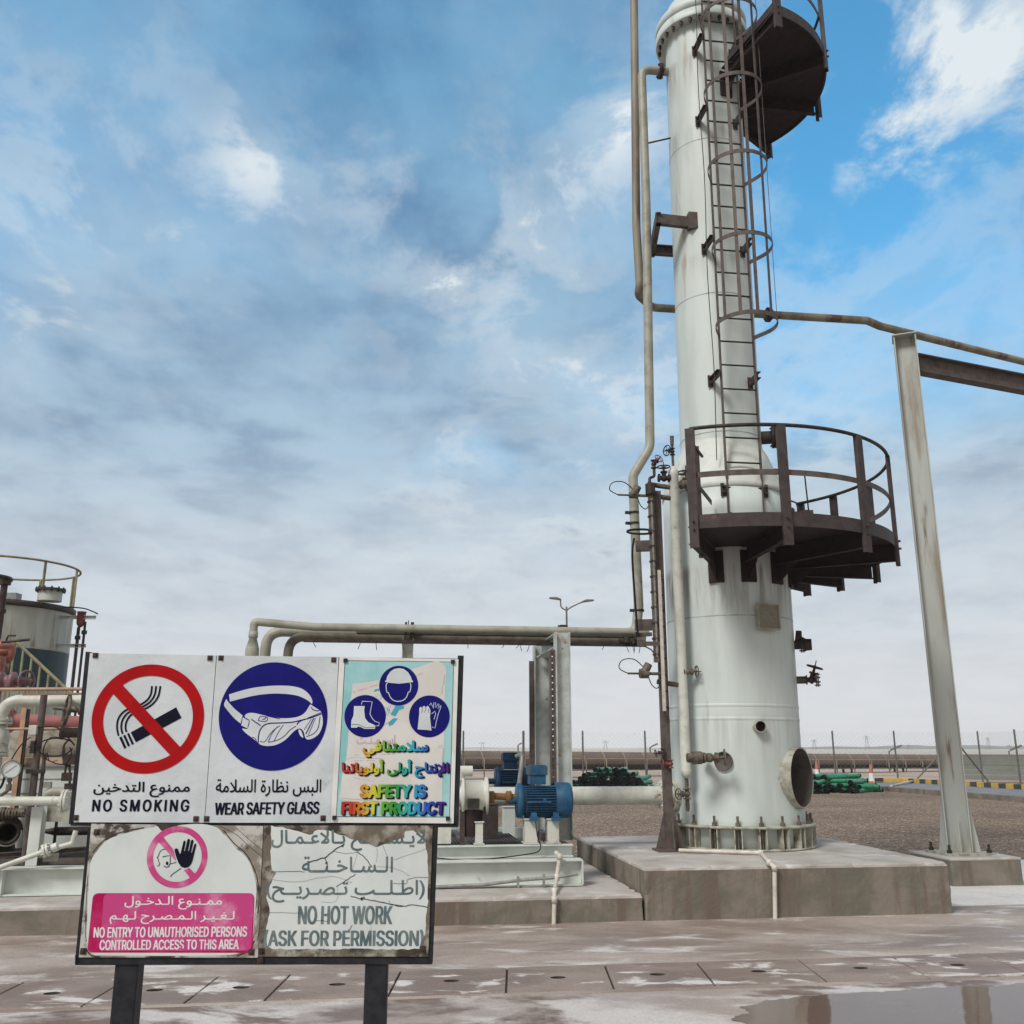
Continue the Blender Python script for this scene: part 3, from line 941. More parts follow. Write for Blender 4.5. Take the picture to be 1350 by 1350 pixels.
# ------------------------------------------------------------------ letter outlines: x * 1000 + y per point
GLY = {
    'smoke': [[148003,167001,174019,185069,194166,198225,202342,203404,203595,199750,195822,190878,182941,170990,160999,146990,135953,126890,120830,118782,112641,111428,113318,117233,123130,133054,140019],[312003,332001,343034,347057,354122,358193,359247,359275,357285,337283,332188,329161,322143,315168,311201,309247,309306,311343,315375,338447,348494,354542,359619,360658,360768,355877,352910,344965,332998,312998,298957,292914,287861,283752,283714,285699,305701,310803,314830,321856,327846,332818,337758,338699,334628,324582,300505,295474,289417,286348,285278,286207,290122,293089,301034],[554003,574001,582019,589054,600153,605233,609358,610563,608681,604782,597882,590937,581980,576990,566999,553990,548980,539937,529846,522727,520649,519595,519404,522278,525209,530138,536077,542040],[946003,965001,970011,980050,991145,996225,998286,998324,996340,976338,971249,967196,963169,955146,945192,937296,933444,933555,935649,942774,946811,951838,958847,965819,971758,976658,974619,954612,954482,995476,999486,999658,995798,989874,981945,969990,959999,943990,932949,926906,919838,915774,911657,910602,910389,913270,916201,923117,929062,936027],[1019,22016,26030,59574,60027,63016,80016,83027,83951,82980,58977,24425,23972,20983,3983,972,48],[390019,414016,417027,439623,462027,465016,489022,489977,470983,467972,466544,451957,449980,432983,428969,412544,411972,408983,389977,389048],[640019,659016,662027,663352,693019,716016,718027,718049,684437,718946,719966,717980,694977,668604,662667,662972,658983,642983,639972,639048],[744019,764016,766033,767959,765982,746983,743966,743048],[799019,823022,858582,859027,862016,879016,881027,882951,880980,859983,856969,822417,821972,817983,801983,798972,798048],[158146,149177,144217,138304,135420,135586,139711,146803,157848,167811,173750,178673,181531,180389,176296,169196,165169],[562152,556173,551220,545296,542389,541531,543641,547735,554811,564848,569838,575807,580758,584695,587587,587412,584304,578220,570161]],
    'a_smoke': [[465002,481000,484013,488477,485570,478626,465653,443660,426646,417619,412639,403653,383660,369640,361610,356632,345653,324660,306640,295607,296589,304528,308528,324559,334559,345544,349526,350484,346429,328270,329253,340220,345225,352275,363379,373507,376532,380551,384559,393559,404538,407508,412386,416377,430390,431398,432420,428510,430540,442559,457559,465544,467509,464132,464019],[506002,521000,524013,528584,528640,526653,509653,507640,505126,504100,504019],[216140,221139,229166,230213,226243,222251,213251,209230,208213,208172,211153],[52191,58189,66216,67263,63293,59301,50301,46281,44263,45222,48203],[618191,635189,646203,647219,643293,622289,612313,608359,611401,624445,640415,650403,657403,660436,663483,661496,644516,632542,615602,607662,604717,604766,607815,611843,619871,634898,657898,681868,684882,687931,687946,685959,669986,655999,625992,612972,599934,594909,587859,583778,584692,591599,603515,593454,589419,588377,589315,592281,599235,609203],[402203,411202,417221,419258,417294,410314,403313,399300,397281,395252,397231],[426203,435202,439212,442239,442284,438306,434313,428313,424303,420280,420239],[777203,786202,792225,793246,793269,790303,786313,778313,772284,771235],[863310,873309,884338,891385,904523,908544,914559,920557,926536,932494,941401,952335,962314,974314,979323,985344,993394,998442,999472,999533,997576,992611,985639,977653,966653,954640,940610,934639,927653,912659,901646,894629,884664,873672,865665,856645,842587,831645,818660,799653,791639,785617,778639,771653,742662,731752,719802,705835,695848,682854,680846,677792,678767,679756,691747,704727,711708,718670,718661,701653,694639,687617,682570,682491,685436,694369,701341,707333,721334,725341,733369,737398,741442,745558,763559,770542,773513,779386,783377,796390,798398,798420,795484,796521,797538,807559,817559,825538,839401,845363,856323],[206323,230321,236327,249354,268406,279427,285428,287436,288490,287513,270530,230628,210653,195660,171653,163639,157617,151639,143653,122660,111648,106727,98783,88821,75848,67854,39854,22827,14802,7762,3729,678,604,4517,8476,12472,22492,25505,25521,21604,21653,24702,28720,37747,49760,67753,77733,86696,90646,90560,84427,84404,97378,101378,103385,109507,112529,117551,122559,135559,143542,147507,152398,153382,155377,170390,172398,168515,170542,173551,181559,201559,228527,245488,251467,239434,224415,201425,199395,198346,201329],[865409,861423,856454,853480,853494,857523,866557,873572,880563,882535,878473,871419],[967411,959435,953486,951523,966553,974552,979532,980496,978461,972423],[712429,707442,703467,701497,701532,703544,712559,724556,724510,721473,718448],[141712,148711,155737,156778,152815,149822,141822,134799,133756,137721],[165712,172711,179737,180785,176815,173822,164822,158793,158744,161721]],
    'glass': [[325003,342001,351034,358106,361153,363231,363269,361285,344283,341193,336153,333144,328177,324263,325322,329375,348455,357513,361566,364651,364768,359893,353957,346988,342998,325998,314957,307872,303768,303714,304701,321699,323708,323744,326806,330842,334853,340823,344760,345699,344661,340617,316501,309433,305340,305215,309119,316038],[717003,734001,741024,746054,754153,759286,759324,757340,741338,737256,733185,726151,722161,717204,712302,709428,710633,715758,719810,723838,727846,733811,738735,740650,739619,724612,724482,757476,760492,760657,759721,755830,753877,746942,736990,728999,717990,707945,700877,696814,691681,690500,691366,694217,701101,709034],[900003,917001,924027,934114,937222,937269,936283,920285,918259,917225,914173,908146,903173,900239,900308,901343,906386,924463,932521,938629,939701,957701,960798,963826,968853,975826,978782,980713,979661,975613,954521,946457,942402,940340,940222,941175,947081,955019,961001,977001,986034,991077,996153,997191,998262,997283,979283,976193,972157,969144,966153,962185,959270,960322,964371,969402,983455,990498,997589,999658,998808,994893,988953,981988,977998,961999,956988,949953,945917,941861,939782,932914,926965,920990,916999,900998,891965,884906,879800,878722,879701,896701,901806,904838,909855,915819,919736,918659,916624,911589,895528,888486,883417,881364,880238,882153,886082,891042],[1019,17016,20027,29519,38064,40019,57016,60035,70505,79033,80019,151019,152048,152134,151148,120151,119160,119416,148423,149444,149531,149552,147562,119567,119825,119845,120848,151853,153832,174027,176016,194019,197088,219915,220027,224016,258016,262027,266046,272098,275145,278239,278388,277435,273521,266602,280972,278983,262983,259969,246629,243618,240622,240634,240959,238982,201980,194740,193725,191722,176725,170951,167982,100980,99959,98084,80977,62983,59972,51524,49496,39972,37983,20980,18958,3189,40],[387019,404017,407042,430907,431027,434016,480016,483027,483127,482148,452151,451160,451432,479439,480453,480539,480560,479570,451575,451959,449980,413980,411958,405730,403722,387725,381966,380980,363983,360972,384072,385035],[488019,617017,620058,633328,647026,650016,667019,667045,643588,642972,639983,625983,623972,622580,602139,600150,582151,580160,580959,579977,577983,563982,561966,561154,539144,506154,506416,536423,537444,538531,537552,536562,506567,506839,508848,539851,540872,540966,537983,488980,487951,487048],[764019,780016,783033,783832,783845,785848,813845,835035,838016,855022,860144,881952,881977,864983,862973,855730,852722,837728,831966,829982,764977,763048],[241152,240167,240468,241483,244484,252465,255441,258380,259310,258249,254184,251161,248152],[396377,391556,392586,399587,401578],[846377,841556,842586,849587,850578],[185393,184399,183437,179579,180586,188587,190578]],
    'a_glass': [[18002,23001,26008,29046,29079,28095,22124,17115,14094,13073,14030],[36002,41001,43008,47046,47079,45106,40124,35115,32100,30067,32030],[180019,192018,194029,197607,200651,210664,217658,220647,223595,227473,229466,238479,241490,238614,239643,241656,246664,250663,255651,258622,260573,262472,264455,274467,276479,273607,275648,282664,289656,293634,295585,293409,294399,298392,304392,306399,308561,311622,313643,321664,326663,332648,335619,335454,332029,334018,345019,346029,347080,348403,349431,349630,345708,339747,329766,315764,309745,302701,297742,288766,276766,271753,266728,262747,255766,240766,234747,230722,226747,218766,201766,191745,186713,182667,173728,163759,158766,144766,137759,136749,136710,137657,155658,160651,171614,173585,160450,149356,135251,134235,142175,145175,169368,180473,180244,179034],[365019,376018,378029,379698,380727,380754,378766,368766,366754,365692,365471,364448,364227,363199,363034],[533019,545018,547029,549539,550607,553648,562663,569663,573624,571029,573018,583017,585021,586034,588491,597436,610382,617369,630371,637393,642424,646467,648523,648568,644650,655664,667658,671645,673622,673562,666375,668360,673343,679337,681348,685443,687568,686658,681711,675747,665766,648766,638747,630723,616754,602766,554766,544745,540717,538691,535590,532034],[953019,964018,966034,969590,966691,963722,958747,950766,930766,924753,918717,912747,905766,890766,881742,876707,871742,863766,849766,843747,840724,834753,829766,819766,814758,809849,804907,794963,786986,777999,763998,753980,743944,736889,731817,730732,732653,736566,738563,743575,747589,749602,745749,747804,751847,756872,764891,776891,780885,786872,792847,797798,799749,799670,794510,794483,795473,804455,808462,812584,815634,818656,822663,828656,831634,835544,836466,838454,848467,850479,847596,847629,849648,856664,864654,867634,868613,867409,868399,872392,877392,880405,882567,886630,889653,898664,904656,907643,911590,913472,915458,917454,927473,925602,927643,931656,938664,944663,951651,953629,954579,952176,952034],[983019,994018,996029,998613,999641,999749,997766,987766,985754,983136,982108,982034],[439076,445076,450110,450157,445191,439191,436180,434163,434108,436084],[457076,463076,468110,467163,465183,463191,457191,452163,452110],[671127,675125,677133,681165,681214,678240,675249,669242,665209,665161,667143],[615161,621169,625211,625238,623265,619283,612276,608238,609189,612169],[34218,45216,47228,49562,50601,53645,62664,69648,85436,92396,96382,106381,111396,117436,121479,124534,125579,124652,121698,118731,110759,104766,93753,81712,74753,69764,55766,50759,44734,36670,22675,15662,7634,2594,556,494,2450,5413,13356,20329,33293,33228],[446269,449271,461354,471462,474528,474624,469702,462744,457760,450766,443760,435739,430702,426636,426551,429490,433433,441367,439331],[34406,24426,18458,14505,15532,17546,24567,34565,35477],[506399,508402,511439,515506,518585,518687,516743,509838,503890,497927,488969,477998,475987,472905,473893,484861,494810,501753,503698,504658,503585,496448,497433],[451427,447456,441524,439579,442631,445647,450658,458640,462585,459507,455456],[621472,615484,605521,596578,587662,598664,614652,622639,630614,634573,633513,630493,627479],[101484,96498,94518,88618,95645,104658,108651,110634,111580,106501],[915836,919835,922842,926880,926913,925929,919959,913949,910929,909902,910865]],
    'safe': [[53002,80000,93016,108054,125142,131224,131300,126326,118335,97335,90326,86305,82247,78222,67197,59212,55229,51266,51300,54340,60361,100436,113473,128559,133636,134680,172051,178023,183015,212014,219026,225079,268778,269056,273026,279015,374014,385040,396014,492014,499025,509014,659015,665023,670051,696297,722044,727023,733014,762015,771040,772084,720596,719949,715973,709984,682984,677976,673955,672595,642300,630199,622209,591210,588217,588943,584976,577985,552984,545973,542949,541213,507209,500199,492209,433213,433395,486398,493408,497434,497545,497563,494578,487593,433597,432768,433786,435789,492790,498799,503825,502959,498976,492985,396985,390976,385943,384185,380200,374209,318210,316217,316402,368405,375415,379441,379559,375588,369600,316604,315943,311976,303985,280985,273974,264985,239985,232976,228955,215744,183741,181744,180764,169955,164976,156985,132985,126976,121949,121891,109948,89990,80999,54999,36976,22934,8857,2782,734,685,5659,11650,34650,42659,46676,50745,55777,62794,71796,75787,82760,85738,87678,82639,68603,40556,27522,13459,6396,4363,4224,10142,26058,39023],[918002,945000,963023,974058,987117,993170,996217,996293,995309,990328,985335,963335,955326,951300,945229,933196,925210,921229,917273,917300,920340,926361,969443,977466,991536,996582,999643,999747,996815,989875,975945,967969,946998,919999,901976,888938,873857,866759,865943,864962,854985,830985,823976,819955,819936,819056,823023,830014,855015,861026,865050,866674,877650,901650,908659,912685,914724,919770,928796,936796,943780,950738,952678,948641,940617,906556,893522,886494,876438,870363,870224,876142,891058,904023],[198451,196469,193544,202544,203537]],
    'prod': [[217003,236000,242010,254057,263137,265040,269016,345015,349035,351067,351140,348187,345200,325200,323208,323925,321964,317983,299984,294959,293918,292208,291200,270200,266188,268273,266305,262325,243323,239301,238254,235218,229193,225193,220213,218237,216282,217323,219345,225375,244424,253461,263531,266572,269645,269754,263871,254945,245982,237998,217998,203959,191875,187811,184717,185683,188666,191659,209661,213683,217768,222797,227806,232797,237764,240724,240681,238654,236632,212560,199505,193449,188374,187412,182523,173598,190905,191932,189968,185984,166984,162971,144654,139644,137647,137659,137925,135964,130984,114984,110971,108918,108081,109035,114015,159015,165025,175069,181117,185173,187240,193128,201061,208025],[581003,601001,610025,620072,628136,635239,640371,640410,641067,642035,646017,691015,700032,707062,719150,723202,729326,730395,731074,732040,737015,755015,757022,760040,761074,761673,762708,766764,771789,776799,782789,785768,790708,791673,791074,794028,798015,815015,820040,821074,822395,823326,829202,834139,843062,852025,861001,880000,888016,899065,908136,912195,916276,917318,916353,911377,892375,888357,884262,878217,871196,864217,856284,852356,850452,850540,853641,859749,864782,870798,876789,881760,887686,888639,892615,911614,913622,916639,917667,916710,909841,906879,897945,883991,873999,859991,847952,836875,827760,822604,820717,817797,812868,804934,794982,789991,784999,768999,759982,751952,740868,735797,733747,730596,729665,723789,717868,709922,700959,688983,647984,643968,641932,640582,638687,634774,629848,622908,615952,607982,588999,579991,571967,561919,555868,546745,543673,542599,541485,538527,529598,547905,548932,545971,541984,522984,518971,500654,495644,493659,493925,492959,488983,470984,466964,464925,463419,461486,457545,446626,436658,413662,413925,410971,407984,389983,385964,384925,384074,385040,387025,390015,435015,443032,450065,457124,460165,464247,464067,467025,470015,517016,528054,536109,542195,545292,550188,554139,563068,574017],[5017,67015,71028,74057,76028,80015,98016,102035,104081,104918,101971,98984,79983,75964,74932,74160,71187,68199,31203,31411,65417,69435,70467,70552,69579,65599,31603,30925,29959,24984,6983,2964,918,74,2035],[916017,993015,998040,999074,999140,996187,993200,972200,970208,970925,968964,965982,946983,942959,941918,941208,939200,917199,914183,912147,912067,913035],[138201,137215,137448,148451,154434,156412,159369,159296,157254,155224,152210,147200],[414201,413215,413465,415473,422474,427464,431438,434399,435311,434262,432239,427210,423200],[494201,493215,494448,503451,510434,513412,515369,515296,514254,511224,508210,503200],[588201,583220,579257,574328,571437,571555,573649,579745,585782,592799,597784,602756,607693,611599,612474,609358,603254,597210],[672201,671222,671777,671796,673799,685782,691760,694730,699663,701606,702451,699328,693250,689225,684208]],
    'a_safe': [[306002,330001,335010,337025,342471,344503,346514,356522,370522,379512,383493,392369,395358,400352,420364,426377,428403,422489,424509,438522,465516,470506,473481,481365,489352,508364,513377,515420,511483,512508,524522,541522,546514,552495,569382,578339,593303,613290,624297,634318,647360,655416,659460,659516,657549,651594,646614,632645,624653,594646,573614,556651,547658,508652,491626,479646,462658,431658,421652,403625,387651,376658,347658,326639,313603,304522,300040,302013],[755002,779001,784010,786025,791460,793498,796514,805522,820522,827512,831492,840371,848358,868377,872388,874426,870489,870514,877522,889520,894514,898481,905371,913358,931364,937377,939426,936483,937514,944522,960514,963493,963472,949327,949307,951288,955280,977256,985271,990308,999438,999510,997543,991588,982624,971645,957658,929652,916631,903652,871658,862651,849627,834652,797658,776639,759592,740634,723652,689658,674645,670630,669607,670546,674524,679517,700522,715516,727503,736484,714387,669234,666210,667187,682133,691127,724231,752337,749034,751013],[227013,242012,249025,254042,255057,255107,248146,241158,230158,223146,217123,215102,216059,220030],[229178,251177,265201,277246,285320,288392,287476,278554,264605,252628,235646,208658,183660,176719,165764,142810,110839,73846,46828,25793,8730,658,580,9473,13453,17443,23443,38462,44484,44516,37607,40648,46674,55691,79709,96709,116698,132679,144645,142632,118605,111588,109556,112506,115479,120467,126466,152499,178522,216520,205495,196458,191419,191347,196291,202248,211212],[394189,405188,411201,417220,420246,420278,417305,407333,391333,386322,379288,379245,382218,387201],[470189,482188,493213,505188,521195,527214,531240,531288,524322,518334,503334,494313,484334,468333,460310,457283,456250,460214],[237313,230337,227373,234391,249390,251380,246331,243318],[610428,605433,598458,593490,594501,609516,618516,622508,623483,620456],[56853,72852,82873,92852,106853,116882,119909,119946,113981,105998,92998,82978,70998,58997,48969,45942,45903,46887]],
    'a_prod': [[363002,375000,379009,381042,378080,370081,369089,372104,377095,383097,387143,386166,383177,364207,377211,380232,382689,381708,380714,365714,362693,361379,360352,360237,362214,355208,354193,352158,354131,353110,352074,355036,359012],[625002,636000,641009,642031,640080,631081,629088,633104,638095,644097,645107,647137,647156,645174,625207,638212,641242,643684,642708,640714,626714,624693,622452,622289,621268,621232,622214,617208,614187,613158,615127,613079,616030,618018],[2165,17164,18170,20196,22547,23588,25608,35620,43608,46588,51480,52474,58473,66480,69501,69520,66578,67598,68606,79620,93613,96598,97563,90441,90422,93401,102384,106384,108394,112454,116563,115615,111664,106690,102703,89720,70720,61708,56691,49713,43720,25720,18713,10690,4634,3599,237,185],[126165,142164,144181,146499,147578,149605,152615,159620,171615,174606,175588,175563,168422,169407,181384,185384,187391,193500,194605,190661,185692,178709,168720,150720,139708,135695,131671,128620,127573,124189],[271165,286164,290190,292573,291620,288671,281703,275714,253721,247774,239821,234839,219872,207883,203881,201866,198804,200782,220755,229724,217714,210697,205669,202634,202589,203554,208491,214459,220438,224432,233431,238438,245461,249496,253547,255618,264620,269613,272603,272484,269205,270181],[533165,547164,550185,553599,551634,548669,544695,540708,531720,522723,519773,515806,505845,490872,477883,458883,445866,432821,427787,423726,423658,426596,431549,436547,439554,445570,447585,443674,443704,444727,448750,454766,468783,485772,495752,502724,503714,502706,484666,483637,485591,487570,492568,514609,523620,532608,533588,533552,530195],[777165,792164,794185,797563,798594,800606,802615,811620,817615,822603,824571,828480,830474,837473,844480,846501,844573,845606,856620,869613,872598,872557,865436,866422,869401,878384,882384,885407,892547,891620,887669,879703,866720,847720,837708,833695,825714,819720,800720,790709,785695,781671,778610,775273,775185],[947165,957164,960185,962268,962342,957473,961507,966554,967578,967629,961685,950714,907713,905689,905637,906622,921553,931490,899354,896329,896312,902262,909258,940386,941357,941268,940190,942170],[979165,994164,996185,999620,999693,996714,982714,980693,977294,977189],[84244,95242,99256,104242,113242,118270,119304,117332,112352,104352,100334,95352,86352,81332,79300,81265],[869244,880242,884262,886279,886315,882343,879352,871352,866332,864315,864279],[50328,58327,63349,65374,65394,62429,57441,51441,48435,45419,43394,43369,45351],[821328,830327,834345,840327,848328,854358,854403,850432,847441,841440,836429,835418,833429,828441,820435,815403,815373,816351],[702375,717379,743425,762437,764449,765463,765510,763534,747547,732575,719612,711648,705691,703722,701752,701799,704829,709860,714876,725893,735899,746888,758868,763869,769936,767960,756983,742998,723999,716993,699960,693937,686887,683855,681804,682726,685680,691614,701556,719493,708479,700479,692489,688487,687480,685436,685411,686393,694379],[321433,330431,335438,339451,346491,352574,352620,352688,345771,340806,334834,320867,301883,299866,297820,297800,298782,318755,326724,315720,308703,302671,299625,300563,305501,311459],[582433,592432,598444,602459,607496,610528,613594,613668,611714,605779,596829,581867,562883,559855,557809,559782,579755,588724,577720,567697,564676,561636,561574,565507,573456],[228537,225546,223564,222602,226615,235618,233559],[325537,322552,319589,319603,323620,332620,333605,331564,327540],[586537,583546,581564,580579,580608,584620,592620,593599,592575,590551],[946569,938613,943615,948602,948586],[727685,734684,740706,742731,742751,740776,737792,735799,727799,721771,720757,720722,722706],[914722,922720,928730,930752,928797,926804,919805,918813,921825,926816,931817,934838,935877,932899,913930,905930,903918,901883,902851,901825,901795,903764,908735],[160743,168742,174761,179742,186742,189749,192764,194795,193824,191842,186856,179856,174837,168856,161856,158850,154824,153794,156761]],
    'entry': [[52003,58000,61012,67090,72234,74407,73674,70839,65946,61977,56999,49977,44918,39792,36601,36390,37316,40179,43096,46049,49012],[316003,322000,325012,329049,331086,336223,338353,338500,337702,333866,328959,324987,320999,315989,311962,307899,303802,301638,301353,304170,309058],[584003,590000,593012,597049,600086,604223,606353,607481,605702,601866,598930,596959,592987,588999,583989,579962,575899,572802,569629,569353,572170,577058],[665003,672001,679053,682133,683204,683277,676286,674273,672169,670149,668149,665188,663251,663311,666381,678479,681530,684630,684785,681913,678959,671999,665998,658946,654848,653758,653713,654697,661697,662713,663783,665828,667848,669851,673816,675739,675686,673627,669577,659492,656441,654360,654204,655151,658058],[872003,878001,883035,888114,890222,889277,888287,882284,881268,879198,878164,875143,872183,870232,870313,872363,875404,886493,890595,891649,891776,888894,884959,878999,872998,865955,862906,859777,860703,862694,867697,869716,870785,872825,875851,879825,881757,881704,879623,878595,868524,864469,861404,860323,861186,863105,866044],[907003,913001,918031,921063,926197,929389,929619,928730,926820,923903,919955,915987,911999,906989,902959,899932,897885,893748,891573,892334,896142,901044],[980003,987001,992035,996114,998222,998277,996287,991284,989268,988198,986164,983143,980183,978232,978313,980363,983404,994493,998595,999649,999776,996894,993959,986999,980998,974955,971906,968777,968703,970694,975697,977716,978785,980825,984851,987825,989757,990704,988623,986595,976524,972469,970404,968323,969186,971105,974044],[1012,9010,10028,24577,25029,28009,32010,34029,34953,32977,25979,23962,10440,10961,7980,2979,961,37],[91012,114009,117029,117129,116148,114157,100158,99185,99421,114427,115439,116462,116545,114561,99569,99831,100842,115842,117851,117870,117953,116977,92980,90961,90037],[121012,128009,130023,144559,144029,147009,152010,154029,154953,152977,145979,143959,130422,129961,126980,122979,120961,120037],[157012,186009,188029,188144,186156,178157,177168,177953,176967,175979,169979,167961,167168,165157,158156,156144,156029],[192012,207009,210022,215067,218142,220231,220415,218515,214600,221935,221967,219977,213979,211959,204630,202620,199630,199967,197979,193980,190961,190037],[220012,227009,229023,237346,245026,247010,253009,255029,255062,242602,242953,241967,240979,234979,233961,232593,219052,219029],[269012,298009,300029,300144,298156,290157,289168,288953,288967,287979,281979,279961,279168,278157,270156,268144,268029],[355012,362010,363029,364693,366802,370850,373839,375802,378693,378029,381009,386010,387029,388684,387767,385857,383903,379964,376987,368999,363968,357876,355774,354694,354046,354023],[393012,400010,402028,415550,415029,418009,423010,425029,425953,424977,417979,414959,401422,400961,397980,393979,391961,391037],[441012,447010,450038,463935,462967,461977,455980,453967,450732,448722,439729,436942,435971,428980,426961,439038],[465012,471010,473029,473693,476802,480850,482839,485802,487693,487029,490009,495010,497029,497684,496767,494857,493903,489964,486987,478999,472968,466876,464774,463694,463046,463023],[500012,529009,531029,531144,530156,521157,520168,520953,520967,518979,512979,510961,510168,509157,500156,499144,498029],[534012,541010,542029,543398,544416,556412,557029,560009,565010,566029,567953,565977,559979,557961,557574,555555,543559,542961,539980,535979,533961,533037],[610012,625009,629022,632044,635090,637151,639241,638406,637487,632600,640945,639967,638977,632980,630967,622630,621620,618630,618967,616979,611980,608961,608037],[642012,648010,650023,650037,650953,650971,648980,643979,641967,641953,641037],[688012,711009,713029,714129,713148,711157,696158,696185,696421,710427,712439,712462,712545,711561,696569,696831,697842,712842,714851,714870,714953,713977,689980,687961,687037],[718012,733009,739040,742067,745133,749279,750416,750573,748755,744881,740940,734979,719980,717961,717037],[768012,783009,789037,793096,796231,796424,795506,793561,790607,786635,777638,776649,776953,775971,773980,768979,767967,766953,766037],[800012,823009,825029,826129,825148,823157,808158,808185,808421,822427,824439,824462,824545,823561,808569,808831,809842,824842,826851,826870,826953,825977,801980,799961,798037],[830012,845009,849022,853058,857142,859305,858424,855533,852592,859926,859961,858977,851979,849959,843641,841620,838630,838967,836979,831980,829961,829037],[933012,940010,942028,956577,956029,959009,963010,965029,965953,964977,957979,955962,942440,941961,938980,933979,931961,931037],[55149,50201,48262,46371,46509,47665,49755,52821,55847,59812,61755,64619,65490,64380,62262,60197,57160],[319149,315188,311308,310416,310573,311683,313764,317835,320842,321835,324792,327683,328583,328416,327316,325216,322164],[587149,584174,582216,580308,578426,578573,580691,583792,586838,588842,589835,593783,595683,597583,597416,595279,593216,590164],[910149,906197,902306,901398,901592,903700,905783,907825,910847,912838,914807,917737,920563,920453,918281,915201,912155],[200158,199176,199471,200480,204480,207465,210404,210279,209207,207164],[619158,618176,618471,619480,623480,626465,627435,629387,629297,628216,626171,624158],[727158,726185,726823,727841,730842,735816,739728,741601,741389,739290,736211,732160],[776158,776176,776489,777499,782498,785459,786406,787342,786242,783167],[839158,838176,838471,839480,843480,845468,847431,849360,849269,847207,845164],[444363,441556,442582,446583,447572]],
